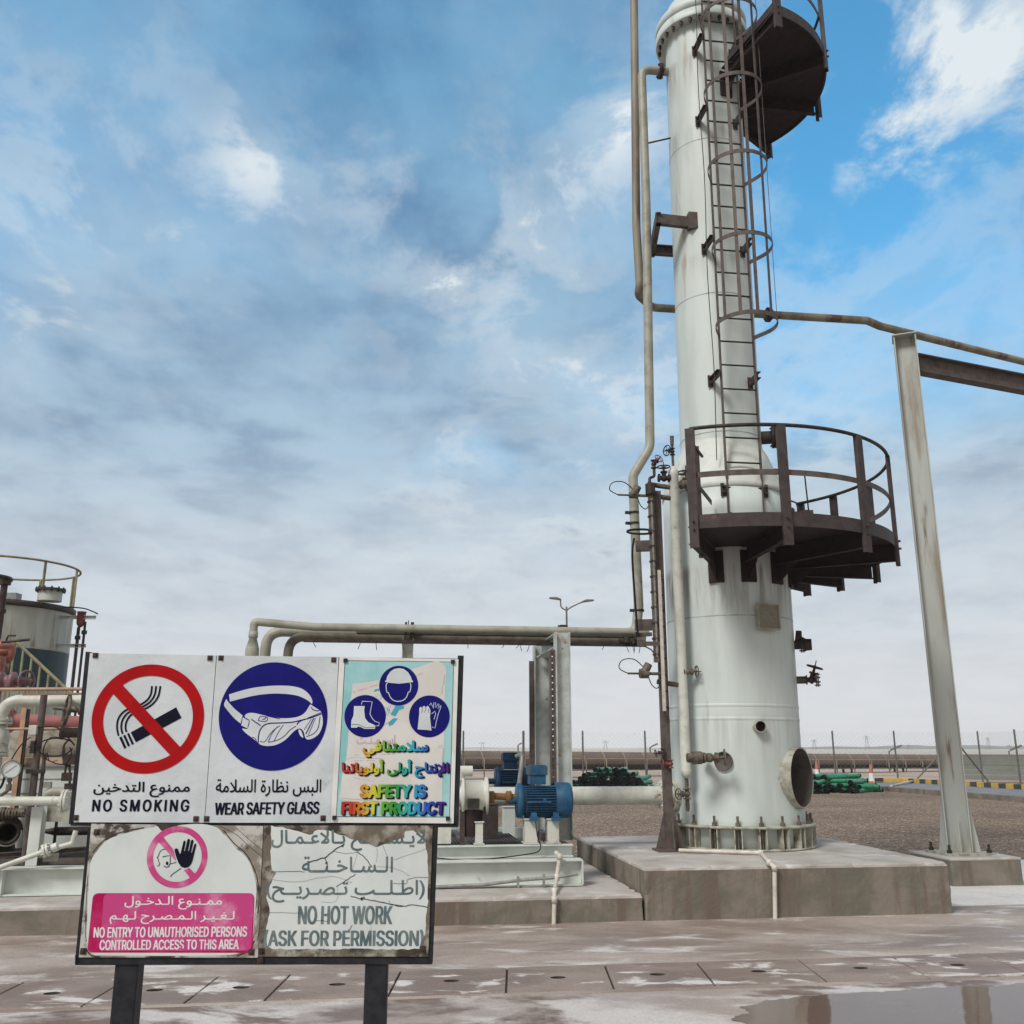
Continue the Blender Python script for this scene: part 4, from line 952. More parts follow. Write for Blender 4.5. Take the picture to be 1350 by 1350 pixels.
    'auth': [[17003,24001,31046,36147,39288,39325,38343,32346,30336,29323,28253,25186,21154,18166,13263,11376,10528,12708,17819,20844,23828,26778,29676,31656,37654,39674,39719,37823,33915,29970,22999,15986,11953,7896,2765,595,395,3205,5138,9060],[57003,64000,67013,70036,75103,79251,81442,81662,76852,74905,71948,66986,62999,55986,50944,47900,42748,40567,41337,44186,47098,52032],[211003,217000,220013,224042,228089,233215,235365,235634,232804,229880,225944,222976,216999,209986,205953,201896,196765,194595,194395,197205,199138,203060],[440003,447001,455060,461186,463318,463332,461345,453336,449205,445155,443155,440171,436272,434404,434586,435698,438790,441832,445842,448804,453663,459653,462674,461777,458896,453957,445999,437976,431909,427832,425739,423547,424347,426186,430099,433050],[480003,487001,495060,500157,503317,503332,501345,493336,489205,485155,482161,478209,477253,474414,474576,475688,479800,482836,485842,487824,490775,493663,500653,503674,501784,498896,493957,485999,479986,473948,471915,466804,464634,464356,467167,471084,474046],[550003,557001,565055,568138,570221,569278,567288,561285,560269,557180,555148,553145,550176,548251,548297,550358,552391,565492,569557,571645,571777,567909,564957,556999,550998,543953,538871,536749,536712,538695,545695,547712,549804,553854,556842,558804,560758,561693,559632,556589,543492,540439,538354,538211,539138,541080,543046],[585003,592001,598036,602099,605231,605268,604285,597285,595266,593180,588145,586171,583241,583306,585358,589410,600492,605599,606654,605815,603890,599957,592999,585998,578953,575909,573852,571759,572712,573695,581695,582712,582748,584809,587842,589854,593809,595758,596711,594632,591589,579502,576458,573364,572279,573193,574128,579046],[673003,680000,683013,687042,690084,695195,698375,698624,695804,692880,689934,683986,679999,672986,668953,664896,660794,657615,657376,661176,666060],[817003,825001,831036,835090,837147,838232,838268,837285,829285,827268,825180,821145,818180,816241,816306,817348,821400,830464,834502,837580,839664,838806,836890,832957,825998,818998,811953,808909,804777,805701,807692,813695,815714,815765,817809,819842,822854,826809,828748,828673,826622,822580,812502,807429,806374,805260,806147,809090,812046],[85013,93011,95032,110571,111030,113010,119011,120024,121941,120973,112980,109960,95438,94959,92980,86979,84966,83039],[124013,156010,159030,159125,158144,156154,147154,146164,146951,146966,144979,137979,135959,135164,134154,125153,123140,123030],[162013,178010,182020,187055,190094,191138,193279,193431,190535,186593,195952,193976,186980,184966,176637,174625,171635,171966,169979,163980,160959,160039],[239013,246011,248030,248825,250836,264836,266845,267865,267951,265976,240980,238959,238039],[270013,277011,279030,279825,280836,295836,297845,298865,298951,296976,271980,269959,269039],[301013,327010,330030,330133,329147,312154,310173,310418,326424,328437,328461,328546,327563,310571,310825,312836,327836,329845,330865,330951,328976,302980,299959,299039],[334013,350010,356032,363113,367222,369347,370500,368739,365836,362905,353979,335980,333959,333039],[399013,407011,410042,424952,423976,415979,413963,410743,408721,398725,395931,394970,386980,384959,397068,398024],[507013,532010,535030,535125,534144,532154,517155,516183,516418,531424,533437,533461,533546,532563,516571,516825,517836,533836,535845,535865,535951,534976,508980,505959,505039],[623013,654010,656030,656140,654153,645154,644164,644951,644966,642979,635979,633959,633164,632154,623153,621140,621030],[714013,746010,748030,748140,746153,738154,736164,736951,736966,734979,728979,726959,725164,724154,715153,713140,713030],[752013,759011,761030,761394,762413,776409,776030,779010,785011,787024,787941,786973,779980,776959,776576,776562,774557,761562,761959,758980,753979,751966,751039],[793013,799011,801024,801039,801951,801970,799980,793979,792966,791951,791039],[868013,876011,878024,879051,892914,892959,891976,884979,882963,879743,877721,867725,864931,863970,855980,852959,866068,867024],[895013,912010,915020,921065,924128,926241,926402,924506,920596,928942,927966,926976,919980,917966,909647,907625,904635,904966,902979,897980,894959,894039],[931013,956010,959030,959133,957150,941154,939164,940418,956426,958443,958528,957553,955566,940571,939807,940831,941836,957837,959850,959888,973032,976010,982011,984027,999942,999966,996980,990979,988966,985731,983720,973728,970950,968976,932980,929966,929039],[60155,56190,52299,51394,51605,53727,55784,59838,61845,63838,66784,70662,71595,71394,68251,66195,63163],[172155,171173,171469,172479,176479,179463,182410,183365,182260,180186,179167,177155],[213155,210190,207263,205376,204528,206671,208756,211819,214845,218824,222746,225595,225413,223308,220215,216157],[343155,343183,343825,344836,349835,352819,355775,358652,359586,359395,357272,354199,349157],[676155,672199,669282,667433,667547,668633,670736,673814,677845,680832,682800,685717,687585,687423,686318,683215,679157],[905155,904173,904469,905479,909479,912463,915419,916326,915251,914195,912167,910155],[873352,869566,871576,875575,875529],[404361,400566,402576,406575,407567],[979367,975558,976575,981576,982566]],
    'a_entry': [[77003,92000,94008,96577,95625,91708,85761,79800,71828,60850,45858,32850,20828,12800,6761,682,606,3530,7479,11479,21503,21520,18592,17646,19691,24726,28743,41767,58759,69722,75673,79577,79359],[446003,460001,462035,465492,464548,461589,455631,440654,385654,377638,370607,357646,333654,322639,312609,312593,319535,322535,334562,348563,355549,359522,360486,357432,341274,342253,352218,356227,364298,372396,380511,383540,386553,389563,439563,445549,447532,448485,445148],[482003,495000,497015,500591,500619,499646,486647,484639,481176],[239143,247141,252160,254191,252227,246246,241245,237234,234210,234177],[581192,594190,604205,605218,604252,603279,601288,584282,577298,574315,571345,571372,573396,578427,587450,602416,615409,616418,618485,593537,583572,575618,570671,567711,567767,569799,571828,578870,594907,605914,637880,641938,641953,627984,613999,586991,571961,564933,560913,554863,551802,551711,552671,558589,569514,563487,558448,555393,555331,558277,564235,570213],[762206,770205,774216,776253,775290,770303,762302,759290,757267,757240],[881312,891317,898336,904382,915515,920553,924563,930562,935543,950385,958340,967317,977317,982326,989354,993385,998439,999478,999534,997582,991624,982646,966646,948606,939645,933654,920654,907627,898661,888668,874645,866610,861580,855624,850645,843654,787654,779646,769614,760645,751654,690655,684726,679761,666814,643851,636849,634815,634770,658729,667691,670660,657654,648638,642614,637569,637486,640432,647371,657338,672338,683378,689453,692562,751562,758539,761497,765392,772387,780402,777513,779536,782553,787563,840563,844553,848522,856432,863371,875319],[233326,254324,259331,270354,291420,302430,304451,304503,291521,263603,239646,228654,166655,159726,154761,141814,120850,112850,111842,109770,133729,143691,146660,127646,117617,114589,112563,113481,117410,123368,134338,147338,155361,159385,164453,168562,231563,255525,273469,266439,254416,246408,229414,226365,226340],[882402,876424,873453,870491,880556,887576,892574,896549,896516,890435,886410],[969409,962449,956525,963546,972562,976562,981546,983513,982467,978431,974411],[139423,134439,131460,128515,129532,132553,137562,150560,150521,147467,144443],[663423,659439,656460,653515,654532,657553,661562,674560,675521,671467,669443]],
    'a_auth': [[197003,208000,210008,212507,210579,208606,206624,199648,191656,151657,151737,148799,144825,138842,128842,120825,113792,108728,104650,63656,54630,46663,36663,26634,16561,15569,13620,13708,20976,11998,8991,1752,620,3539,7475,13416,18375,31321,43314,49341,52390,58512,63557,67566,104566,105558,106493,109412,116319,126269,137269,141286,143311,146374,146452,144512,140549,152566,191566,195558,198546,199514],[651003,661000,663008,665380,665529,664564,660616,652648,645656,606656,596628,588663,577663,571646,560585,555634,546656,508656,500648,489622,481648,470663,440663,426640,419607,414639,405656,367656,359635,354703,351740,345780,336825,323856,319789,320769,329743,338698,345639,348566,348523,341373,342361,349336,352338,353353,363538,366556,370566,403566,408557,412519,417396,419388,428406,428432,426512,429549,433558,440483,454383,463338,470314,476306,489314,498360,502426,502499,500546,502558,509567,545564,547553,551520,559401,566346,574314,581313,586323,589345,593383,602531,606557,610566,645566,651542,653491,651149],[678003,689000,690008,692537,692567,692634,692648,681648,680640],[984003,995000,997015,999395,999529,996598,990639,979656,938656,925640,913606,901640,887656,845656,835640,830615,822648,814656,774656,766635,758740,743825,730856,727795,727771,736743,745698,749669,753624,755566,755523,748373,749361,756336,759338,760353,770539,777566,813566,818557,821538,823512,827390,829380,838399,838432,836514,838546,841557,847566,888566,898551,902537,901520,890445,887381,890341,897301,905277,920269,930293,933319,935359,934437,930501,926535,927549,940567,979566,983557,986539,986522,986351],[911092,916090,919099,922122,922161,917193,909184,908163,908120],[258271,278269,301327,315336,317346,317410,316424,307433,295457,286487,272565,264651,262709,262760,265822,273877,281901,288910,297909,312881,317881,320927,320951,306991,299999,282998,265959,259929,253881,251840,249768,250679,253606,262509,267472,276428,286393,278366,266351,254364,252292,254278],[130359,125386,122428,119487,118549,120551,127527,130505,132474,133446,133388,131361],[910359,903375,900393,914489,915489,921442,923398,920368,917359],[476396,470413,461457,452520,448571,470574,478558,485534,489504,490484,489450,484405],[576403,573419,568468,567490,571531,577564,582578,585571,587537,585477,581423,579405],[36411,27450,25475,29524,37564,40574,45566,46546,41450,39416],[120627,118637,118653,121703,125735,130752,134752,137743,140713,140694,139669,134636,129626],[819718,823717,828741,829782,825817,818819,815795,815741],[835718,839717,844741,845782,841817,834819,831795,831741]],
    'hot1': [[141002,161000,166006,174027,183064,192142,198228,204382,205537,204622,201727,194832,186912,179958,166992,161999,143999,138993,129972,122940,114887,109832,104747,100617,99462,100377,103277,109167,116097,122056,129027],[385002,405000,409006,421037,427064,432102,439177,443247,448367,449442,448632,443752,438837,428927,421963,410992,405999,387999,379987,368952,362920,354842,351798,346692,344607,344392,345342,349236,354157,359107,368047,375022],[751002,770000,776007,786032,793069,804162,810267,813362,814427,813637,810732,804837,797907,787963,779987,770999,752999,745987,737965,729925,721852,716781,712717,709602,709402,710347,712282,719172,725107,730072,741022],[2017,27015,32027,66544,67026,72015,92015,96026,96964,95977,94982,68984,64974,30465,29973,24984,4984,973,35,22],[247017,270015,274026,274417,276427,310424,311026,316015,336015,340026,340964,339977,337982,315984,311973,311562,309552,274555,274973,269984,249984,245973,245035,245022],[449017,534015,538026,538125,537135,534140,509141,507146,506969,506977,503983,483984,479973,478146,477141,451140,447133,447030],[572017,594015,598026,612524,626024,630015,652015,657027,671524,684026,688015,709015,713022,713055,708230,687958,685979,682984,659984,655973,641503,627973,623984,600984,597977,594893,570055,570026],[821017,874017,886046,893087,898137,901196,903286,902406,898495,892550,885591,905956,907022,910015,931015,935026,936328,966024,971015,994015,998022,998035,996064,962398,959441,998951,999977,995984,973984,968975,940620,935673,935977,931984,906979,902984,877982,876977,874962,856629,855620,852617,848618,847628,847973,843984,822984,819977,818035,819022],[396138,388164,381223,375322,372442,372562,374652,377717,381776,385812,390845,396861,406819,410781,417667,420587,420407,415292,410218,406182],[762138,755160,751187,746238,739352,737457,738612,743732,751812,755839,761861,764855,771819,779746,784642,786512,784357,780268,772182],[151141,144167,139203,132297,128427,128572,131682,136766,144829,148852,152858,156850,161822,168756,171722,176577,176427,173317,168243,161175,156147],[848141,847156,847481,849487,859486,864475,867458,872406,874351,873242,869186,864154,859141]],
    'hot2': [[13002,26001,28016,24131,20267,17497,18622,20727,24873,28979,27990,26998,13998,11982,5833,1647,457,2312,4201,8086,11020],[973002,986001,988017,994156,997277,998387,999587,997717,994833,990947,988982,986998,973998,971983,979752,981627,982547,981417,980327,977191,971020],[112037,124036,129047,132062,135077,141132,144216,144250,143264,129266,127254,124185,122162,117148,112175,110203,108242,109301,112342,135441,141494,145563,146592,146667,144716,142761,139799,134837,125863,110863,103842,98812,93761,89667,90634,91623,106624,107634,109691,111719,113736,117752,123732,126696,128667,128618,126561,123534,106472,100438,94375,91311,91221,94142,97109,101072,107047],[309037,320035,324041,331067,334087,339134,342187,346257,348362,349477,348542,346642,342718,336789,331827,326852,318863,311863,303847,298824,292769,289736,285671,283597,282532,282362,284262,287203,292129,298074,304047],[723037,733035,737041,745074,751127,753167,755221,755246,755257,753266,739264,738249,736198,734177,730152,727151,724162,722180,719236,719286,720310,722338,726365,738403,747448,751486,754534,756568,757630,759623,773624,775638,776696,779726,785752,791729,795681,795648,795602,795579,793556,791539,786514,771460,763398,760345,758291,758246,759191,761147,764117,770067,777041,781035,794041,800062,806104,809157,811201,812246,811264,796264,794254,793213,791180,788157,785148,781162,779180,776236,776291,778330,780345,786375,796408,803443,808486,811534,813608,812702,809766,802829,796857,792863,778863,773852,767824,761771,758701,757646,754726,751776,745829,741852,736863,720863,712837,706794,703741,701697,700636,701624,716624,718634,719681,721714,723736,728752,732741,735717,739662,739593,736556,732529,719480,711443,705385,702316,701271,702211,706132,707112,714062,717047],[864037,876035,879041,888077,896149,899213,902277,904362,904537,902622,899696,894769,887824,883847,875863,866863,858847,854824,847767,841661,837542,837477,837357,839277,842213,847137,851089,860047],[51047,66045,68057,91819,92838,90852,76853,74845,68648,67635,66633,50635,44838,42852,28853,26842,49066],[150047,164045,166057,167324,188049,205045,207057,205089,182397,207837,206852,191853,189847,170540,166588,166842,165852,163853,151853,149842,149070,149057],[233047,278045,279049,280061,280140,279154,251156,250161,250399,276403,278417,278492,277506,275512,250514,250833,249845,248853,234853,232838,232070,232057],[353047,383045,388051,395079,401137,405221,405256,405346,404396,402450,399483,394527,407824,408838,406852,391853,389845,376554,375547,370548,369553,369842,368852,366853,354853,352842,352070,352057],[434047,464045,472062,475079,480122,484177,486236,486291,486371,483445,480493,475533,470556,463567,452567,450573,450833,450845,449853,434853,433838,433070,433057],[490047,536045,538057,538140,537154,508156,507158,507171,507389,534392,536403,536417,536481,534496,507499,507737,508743,537745,538755,539768,538838,537852,491853,489842,489070,489057],[544047,573045,578051,585079,592137,595221,596256,596346,595396,592450,589488,584527,598824,598838,597852,582853,580845,567554,565547,561548,560553,560842,558852,557853,544853,542842,542070,542057],[601047,618045,621062,636545,652057,655045,671045,673054,673828,672850,658853,656842,656505,645828,643850,630853,628842,617510,616842,614853,602853,600845,600070,600057],[680047,694045,696049,697061,697833,696845,695853,681853,679838,679070,679057],[818047,832045,833049,834061,834833,833845,832853,818853,816838,816070,816057],[909047,924045,926059,950509,951057,952047,953045,966045,968057,968828,968842,967852,951853,949845,925395,925842,924852,922853,910853,907842,907070,907057],[315152,309175,305218,301287,299407,300547,303641,306696,309722,315743,318736,322716,325676,329597,331507,331382,330322,327253,322185,319167],[871152,867162,863185,860233,856302,855397,855512,856577,858631,862697,865726,871743,876724,880681,884612,887497,886392,883268,880205,876172],[370156,369166,369431,370437,377437,381430,384410,388346,388256,386213,385190,382167,378156],[451156,450166,450451,452457,459456,464438,467400,469331,468247,466192,463167,459156],[561156,560166,560431,561437,568437,571430,575410,578341,578256,577213,575187,571162,568156],[58334,53522,54527,64527,64508]],
    'a_hot1': [[62002,74002,75015,76041,77544,76624,74690,72721,66779,59824,53841,44856,29856,19837,10801,7777,5757,1699,669,607,4501,6474,7468,15483,18497,18521,15589,15646,16681,18697,24730,31749,42749,52727,57692,61637,63548,63442,60062,60018],[91002,102000,104018,106446,107521,110544,114553,154551,156541,158523,168398,176333,183308,191308,197323,201356,212516,215536,217547,221553,266553,267550,263520,261485,260446,260375,263323,269275,274256,281241,293241,299251,301269,299351,297357,291348,285348,280358,278371,275394,274424,275449,277469,279489,289521,296511,305482,307483,310523,312554,312569,310583,292628,277651,265660,215660,210650,206631,198667,195673,189673,180654,175630,170591,162645,156660,110660,102645,99634,95605,92539,89125,89022],[365002,370003,372041,373156,373236,371307,368366,374430,377479,378535,377574,374605,372625,365651,360656,326654,325633,325571,326555,338485,346425,349388,339325,317206,316184,322119,326118,356283,358219,358125,356027,358011],[391002,403000,405018,407433,407499,409536,412547,416553,458553,464538,465525,466499,466464,459313,460296,469273,472273,474287,477354,480442,480526,479548,477592,474619,467645,458660,412660,403645,397614,395587,393557,392482,392375,390111,390022],[986002,991002,993032,994196,992294,989369,994421,998465,999504,998565,996601,992630,985651,981656,947654,945633,945571,946555,957494,967420,970388,959320,939215,937195,937180,943119,946118,977283,978258,979183,977027,978011],[530260,541259,546264,571321,578330,587332,589352,589415,588431,586441,580442,576449,579507,582527,586543,592553,630553,633547,636525,643425,649360,655327,662308,670308,676331,682390,691525,693543,697553,766553,770548,773532,774511,779392,780385,781384,791399,792412,792432,790504,790536,795553,801553,804547,806529,809463,810390,812376,813375,822385,824403,824432,822504,823536,825547,827553,833553,837541,840517,840419,839340,840327,845321,851323,852345,855481,856520,860542,864553,907553,913541,915529,915508,915455,909313,910296,919272,922276,925318,929429,929508,928556,926592,923617,918641,906660,861660,853641,848609,843641,835660,824660,818642,815626,808655,804660,792660,786647,782621,777645,769660,693660,688650,683631,678663,673673,667673,660659,656645,647591,641641,634660,589660,583655,574627,569594,565543,563482,562478,556497,546541,542563,537608,533657,532687,531754,532783,535826,540855,548877,554887,565891,576878,585857,587858,590889,592932,590953,578985,567999,554999,540980,529939,525918,522886,518837,517807,516780,516701,519630,522581,528516,533485,542434,553394,545375,536366,525379,522376,520352,519307,519287,522274],[187412,185416,181438,177489,183538,188560,192566,196551,197539,196518,192443,190423],[663415,658445,655489,661543,668565,671565,674551,674519,669436,666416],[360466,350547,359548,363534,364526,364501],[981465,971547,980548,984532,985501],[462702,466701,469709,472742,472779,471799,468819,460819,458808,456783,456749,457733,459713],[900706,907706,910724,912743,915717,917706,924706,927721,928742,929754,929779,926811,923825,918825,916819,912783,911804,908819,905825,901824,897799,896780,896742]],
    'a_hot2': [[32002,39000,42008,47034,49054,49119,48141,43164,36178,28164,23124,23044,26022],[64002,71001,76014,79032,81066,81112,80135,74170,69178,60164,54124,55050,60010],[525020,544018,547030,552760,555807,557822,564838,571844,648844,654836,659816,662777,670609,672593,674589,691621,692677,688779,688802,689822,700844,717838,721822,725783,728719,732597,734585,736583,751595,753603,753666,750767,750802,752822,761844,778838,785816,788760,786518,788506,796500,804500,807519,808636,813755,816798,823831,832844,907844,914836,919819,922779,918030,921018,939020,941036,945589,945815,942878,939917,929967,920986,907999,827998,814973,801907,789973,773999,753992,746979,738941,730973,721992,697998,685979,675930,663979,648999,566999,548979,541959,534914,530862,528796,525196,524172,524036],[973020,992018,995030,998832,999862,999975,997992,979993,976981,973256,972232,972036],[409228,413227,419240,425280,425355,419394,414404,408404,403390,400373,398338,398292,399270,405236],[60282,78280,81288,83630,86760,89807,91822,102844,241844,247838,254819,258777,265607,266585,268578,285595,287603,287659,283779,286816,291830,302844,385844,407826,437771,455715,447686,426649,407642,395654,389649,386570,386519,389506,407488,427494,436507,450537,482634,499650,501667,502778,500790,491792,471829,431943,409981,386999,299998,284979,276953,272925,259979,243999,100999,92992,82973,76953,70917,64871,54880,40880,23860,11822,5783,1743,713,637,7543,14492,26442,39406,58376,58292],[265317,270316,276329,279347,281375,281428,280456,276480,271493,265493,260480,256456,254433,254375,256351,259335],[55536,41561,30599,24643,23665,25685,33712,43725,57725,61717,60566,59538]],
    'a_hot3': [[780002,793000,794006,794021,796470,798511,801544,807558,850555,854523,854512,852227,852118,851101,851009,853000,864000,865003,866013,868413,874379,884333,893311,900302,906303,914316,921347,925375,928437,928491,926519,923557,920580,912616,904633,895646,882655,865655,863659,807659,797645,791615,788632,783646,770659,696659,688654,679641,674622,669576,656620,637654,615672,597672,584663,571637,564608,560582,557544,556487,557403,560337,561332,564332,573350,573369,571461,571485,573517,576536,580548,589566,603575,612575,634558,644540,654515,661490,667463,672427,674424,677425,684455,684482,683508,683532,687548,692558,774558,778553,781536,782512,780067,780050,780009],[941002,952000,954009,956567,957588,956646,955654,944655,942646,940143,940126,940013],[26018,35017,36022,36037,27136,22227,19290,17370,17499,22649,27729,36833,36851,34856,26853,18799,12729,6653,3595,1516,466,1357,3282,6220,12144,15106,18075],[964018,973020,981075,987144,993220,996278,998357,999407,998516,996591,993653,987729,981796,973853,972856,964856,963851,963836,972729,977646,982503,982374,980290,977224,972136,963041,963026],[485098,492098,497123,497163,496181,494200,491206,486205,482187,481167,481135,482112],[504098,510098,515123,515147,515179,510204,504204,501192,499171,499132,500119],[53262,66265,96327,112337,112348,112429,99444,101485,104526,110548,117558,202558,208548,210540,211520,211471,209417,204319,204307,205300,208291,217273,219295,224416,225445,225528,223574,218614,211641,206650,194659,119659,106650,98628,96616,90574,87523,86468,80484,65545,60574,55627,52669,50722,50755,52800,54824,59859,70888,77898,84902,92898,111865,113875,115912,116944,115951,110968,95994,76999,67990,58972,48933,40872,37838,35784,35714,37651,40600,45549,51501,58463,65432,77393,72378,60361,50361,43374,41370,38314,39285,45269],[501274,503273,505283,508341,511433,512503,511540,508593,502628,496646,481659,442659,431650,418626,409650,400663,394667,366667,350649,343628,340606,332645,328654,320659,282659,274650,271636,265712,259754,248813,242834,235852,230855,226789,226773,227765,243716,249685,255638,258596,259562,259529,257480,250385,250370,251358,260332,262333,264346,276536,277544,282558,323558,326553,328542,331519,333481,337392,339386,348399,350409,350432,347496,347516,349540,355556,362494,370429,378381,386346,398311,405302,410302,415307,422325,426347,430383,433441,433491,431542,431549,438558,489558,493553,496542,497527,498504,497445,490322,490307,491300],[903401,898403,892417,886442,879478,868557,885558,891554,901541,910515,913485,914466,913446,910417,906404],[403403,396421,387461,377522,372569,392571,398566,408548,414526,417506,419478,419463,417434,415417,411404],[196711,200710,203719,206748,206793,203815,201822,196823,193817,191800,190776,190756,191738,194715],[214711,218710,221719,224748,224784,223802,222813,219822,214823,211817,209800,208776,209738,211719],[612728,618728,620736,623761,623804,622817,619834,616839,612838,608824,607809,606785,607757,609738]],
    'a_cem': [[969003,990001,994027,999936,997965,992972,975971,970945,968324,965279,966027],[92282,109282,116325,115420,103458,92447,85413,85325],[126282,142282,147300,152352,149420,138458,126447,119404,119325],[365300,380306,386343,386438,375476,365474,356431,356343,359313],[919408,927406,931417,938514,943621,943809,938879,932911,920960,903981,879969,864931,849971,823980,808960,796922,784963,767981,621981,597938,583987,565999,539951,523884,509951,489981,407980,387960,375922,357969,344980,259981,244971,226942,211868,178942,147980,116999,74999,47980,24938,10879,3825,765,639,5523,8493,16486,29504,33523,29693,34762,43798,61827,76837,121837,147816,185753,202704,218628,223621,241669,239764,243794,249807,262819,342818,350807,355783,362701,367577,370561,375558,390570,395588,390754,396801,411819,487818,494803,500771,517597,529520,546462,559450,574468,584502,591552,613780,626818,770816,776803,781762,790597,793574,798567,815588,818604,814789,823816,836818,846789,856577,859561,865558,880570,883586,881798,892818,901819,912794,916747,912613,903494,903451],[557613,546651,539728,551803,564834,570836,576818,578792,576757,565633]],
}
# ------------------------------------------------------------------ the safety notice board
BP0 = atY(118, 1000, 3.22)
BDIR = Vector((math.cos(R(3.8)), math.sin(R(3.8)), 0))
BN = Vector((BDIR.y, -BDIR.x, 0))             # towards the reader


def SB(x, y, off=0.0):
    """point of the board's plane seen at photograph position x, y"""
    r = ray(x, y)
    e = Vector((0, 0, EYE))
    t = (BP0 - e).dot(BN) / r.dot(BN)
    return e + r * t + BN * off


def fill(loops):
    """even-odd fill of closed outlines -> vertices, faces (in the outlines' own coordinates)"""
    cu = bpy.data.curves.new('outline', 'CURVE')
    cu.dimensions, cu.fill_mode = '2D', 'FRONT'
    for lp in loops:
        sp = cu.splines.new('POLY')
        sp.points.add(len(lp) - 1)
        for i, (x, y) in enumerate(lp):
            sp.points[i].co = (x / 100.0, -y / 100.0, 0, 1)
        sp.use_cyclic_u = True
    o = bpy.data.objects.new('outline', cu)
    COL.objects.link(o)
    bpy.context.view_layer.update()
    me = bpy.data.meshes.new_from_object(o.evaluated_get(bpy.context.evaluated_depsgraph_get()))
    vs = [(v.co.x * 100.0, -v.co.y * 100.0) for v in me.vertices]
    fs = [tuple(p.vertices) for p in me.polygons]
    bpy.data.objects.remove(o)
    bpy.data.curves.remove(cu)
    bpy.data.meshes.remove(me)
    return vs, fs


def flat(mb, loops, off, mi=0, back=False):
    vs, fs = fill(loops)
    if not vs:
        return mb
    pv = [SB(x, y, off) for x, y in vs]
    # all faces turned to the reader
    out = []
    for f in fs:
        n = (pv[f[1]] - pv[f[0]]).cross(pv[f[2]] - pv[f[0]])
        out.append(f if n.dot(BN) > 0 else tuple(reversed(f)))
    return mb.add(pv, out, mi)


def glyphs(key, quad):
    """letter outlines of one line, stretched over the four corners TL, TR, BR, BL"""
    (ax, ay), (bx, by), (cx, cy), (dx, dy) = quad
    out = []
    for w in GLY[key]:
        lp = []
        for c in w:
            u, v = (c // 1000) / 999, (c % 1000) / 999
            lp.append(((ax * (1 - u) + bx * u) * (1 - v) + (dx * (1 - u) + cx * u) * v, (ay * (1 - u) + by * u) * (1 - v) + (dy * (1 - u) + cy * u) * v))
        out.append(lp)
    return out


def rect(x0, y0, x1, y1, sk=0.0):
    """text box; the board's uprights lean by sk pixels over the box height"""
    return ((x0 + sk, y0), (x1 + sk, y0), (x1, y1), (x0, y1))


def ell(cx, cy, rx, ry, n=72, sh=0.0):
    return [(cx + rx * math.cos(2 * math.pi * i / n) - sh * ry * math.sin(2 * math.pi * i / n), cy + ry * math.sin(2 * math.pi * i / n)) for i in range(n)]


def stroke(pts, w):
    """outline of a pen line"""
    n = len(pts)
    l, r = [], []
    for i in range(n):
        ax, ay = pts[max(i - 1, 0)]
        bx, by = pts[min(i + 1, n - 1)]
        d = math.hypot(bx - ax, by - ay) or 1
        nx, ny = -(by - ay) / d * w / 2, (bx - ax) / d * w / 2
        x, y = pts[i]
        l.append((x + nx, y + ny))
        r.append((x - nx, y - ny))
    return l + r[::-1]


def spl(pts, k=5):
    """smooth curve through points"""
    out = []
    n = len(pts)
    for i in range(n - 1):
        p0, p1, p2, p3 = pts[max(i - 1, 0)], pts[i], pts[i + 1], pts[min(i + 2, n - 1)]
        for j in range(k):
            t = j / k
            out.append(tuple(0.5 * ((2 * p1[a]) + (-p0[a] + p2[a]) * t + (2 * p0[a] - 5 * p1[a] + 4 * p2[a] - p3[a]) * t * t + (-p0[a] + 3 * p1[a] - 3 * p2[a] + p3[a]) * t ** 3) for a in (0, 1)))
    out.append(tuple(pts[-1]))
    return out


def zc(ox, oy, sc, pts):
    return [(ox + x / sc, oy + y / sc) for x, y in pts]


def vinyl(name, col, second=None, sc=9.0, rough=0.42, bump=0.25, **kw):
    m = pm(name, col, second, sc, rough=rough, bump=bump, bscale=9.0, **kw)
    m.node_tree.nodes['Principled BSDF'].inputs['Specular IOR Level'].default_value = 0.12
    return m


M['v_white'] = vinyl('white_vinyl', (0.605, 0.645, 0.665), (0.515, 0.555, 0.58), 4.0, bump=0.6, third=(0.43, 0.445, 0.45), tscale=13.0, tlo=0.60, thi=0.78)
M['v_white2'] = vinyl('white_peeling_vinyl', (0.63, 0.67, 0.655), (0.57, 0.61, 0.60), 6.0, bump=0.1)
M['v_red'] = vinyl('red_vinyl', (0.40, 0.006, 0.008), (0.33, 0.005, 0.007), 12.0, bump=0.1)
M['v_navy'] = vinyl('navy_vinyl', (0.008, 0.008, 0.135), (0.010, 0.010, 0.16), 12.0, bump=0.1)
M['v_black'] = vinyl('black_vinyl', (0.006, 0.007, 0.018), rough=0.45, bump=0)
M['v_ink'] = pm('faded_ink', (0.075, 0.115, 0.125), (0.16, 0.205, 0.205), 26.0, 0.35, 0.68, rough=0.55)
M['v_pink'] = vinyl('sun_faded_pink', (0.52, 0.06, 0.21), (0.60, 0.22, 0.36), 11.0, bump=0.1, lo=0.48, hi=0.66)
M['v_pink_d'] = vinyl('magenta_edge', (0.40, 0.006, 0.075), (0.47, 0.03, 0.14), 16.0, bump=0.05)
M['v_letter'] = pm('white_letter', (0.72, 0.70, 0.71), (0.66, 0.60, 0.63), 30.0, rough=0.5)
M['v_back'] = pm('bare_weathered_backing', (0.135, 0.108, 0.08), (0.33, 0.31, 0.26), 14.0, 0.44, 0.62, (0.04, 0.03, 0.021), 11.0, 0.52, 0.62, rough=0.7, bump=0.3, bscale=30)
M['v_back2'] = pm('bare_pale_backing', (0.48, 0.475, 0.44), (0.22, 0.19, 0.15), 13.0, 0.44, 0.58, (0.05, 0.035, 0.025), 15.0, 0.53, 0.62, rough=0.65, bump=0.3, bscale=30)
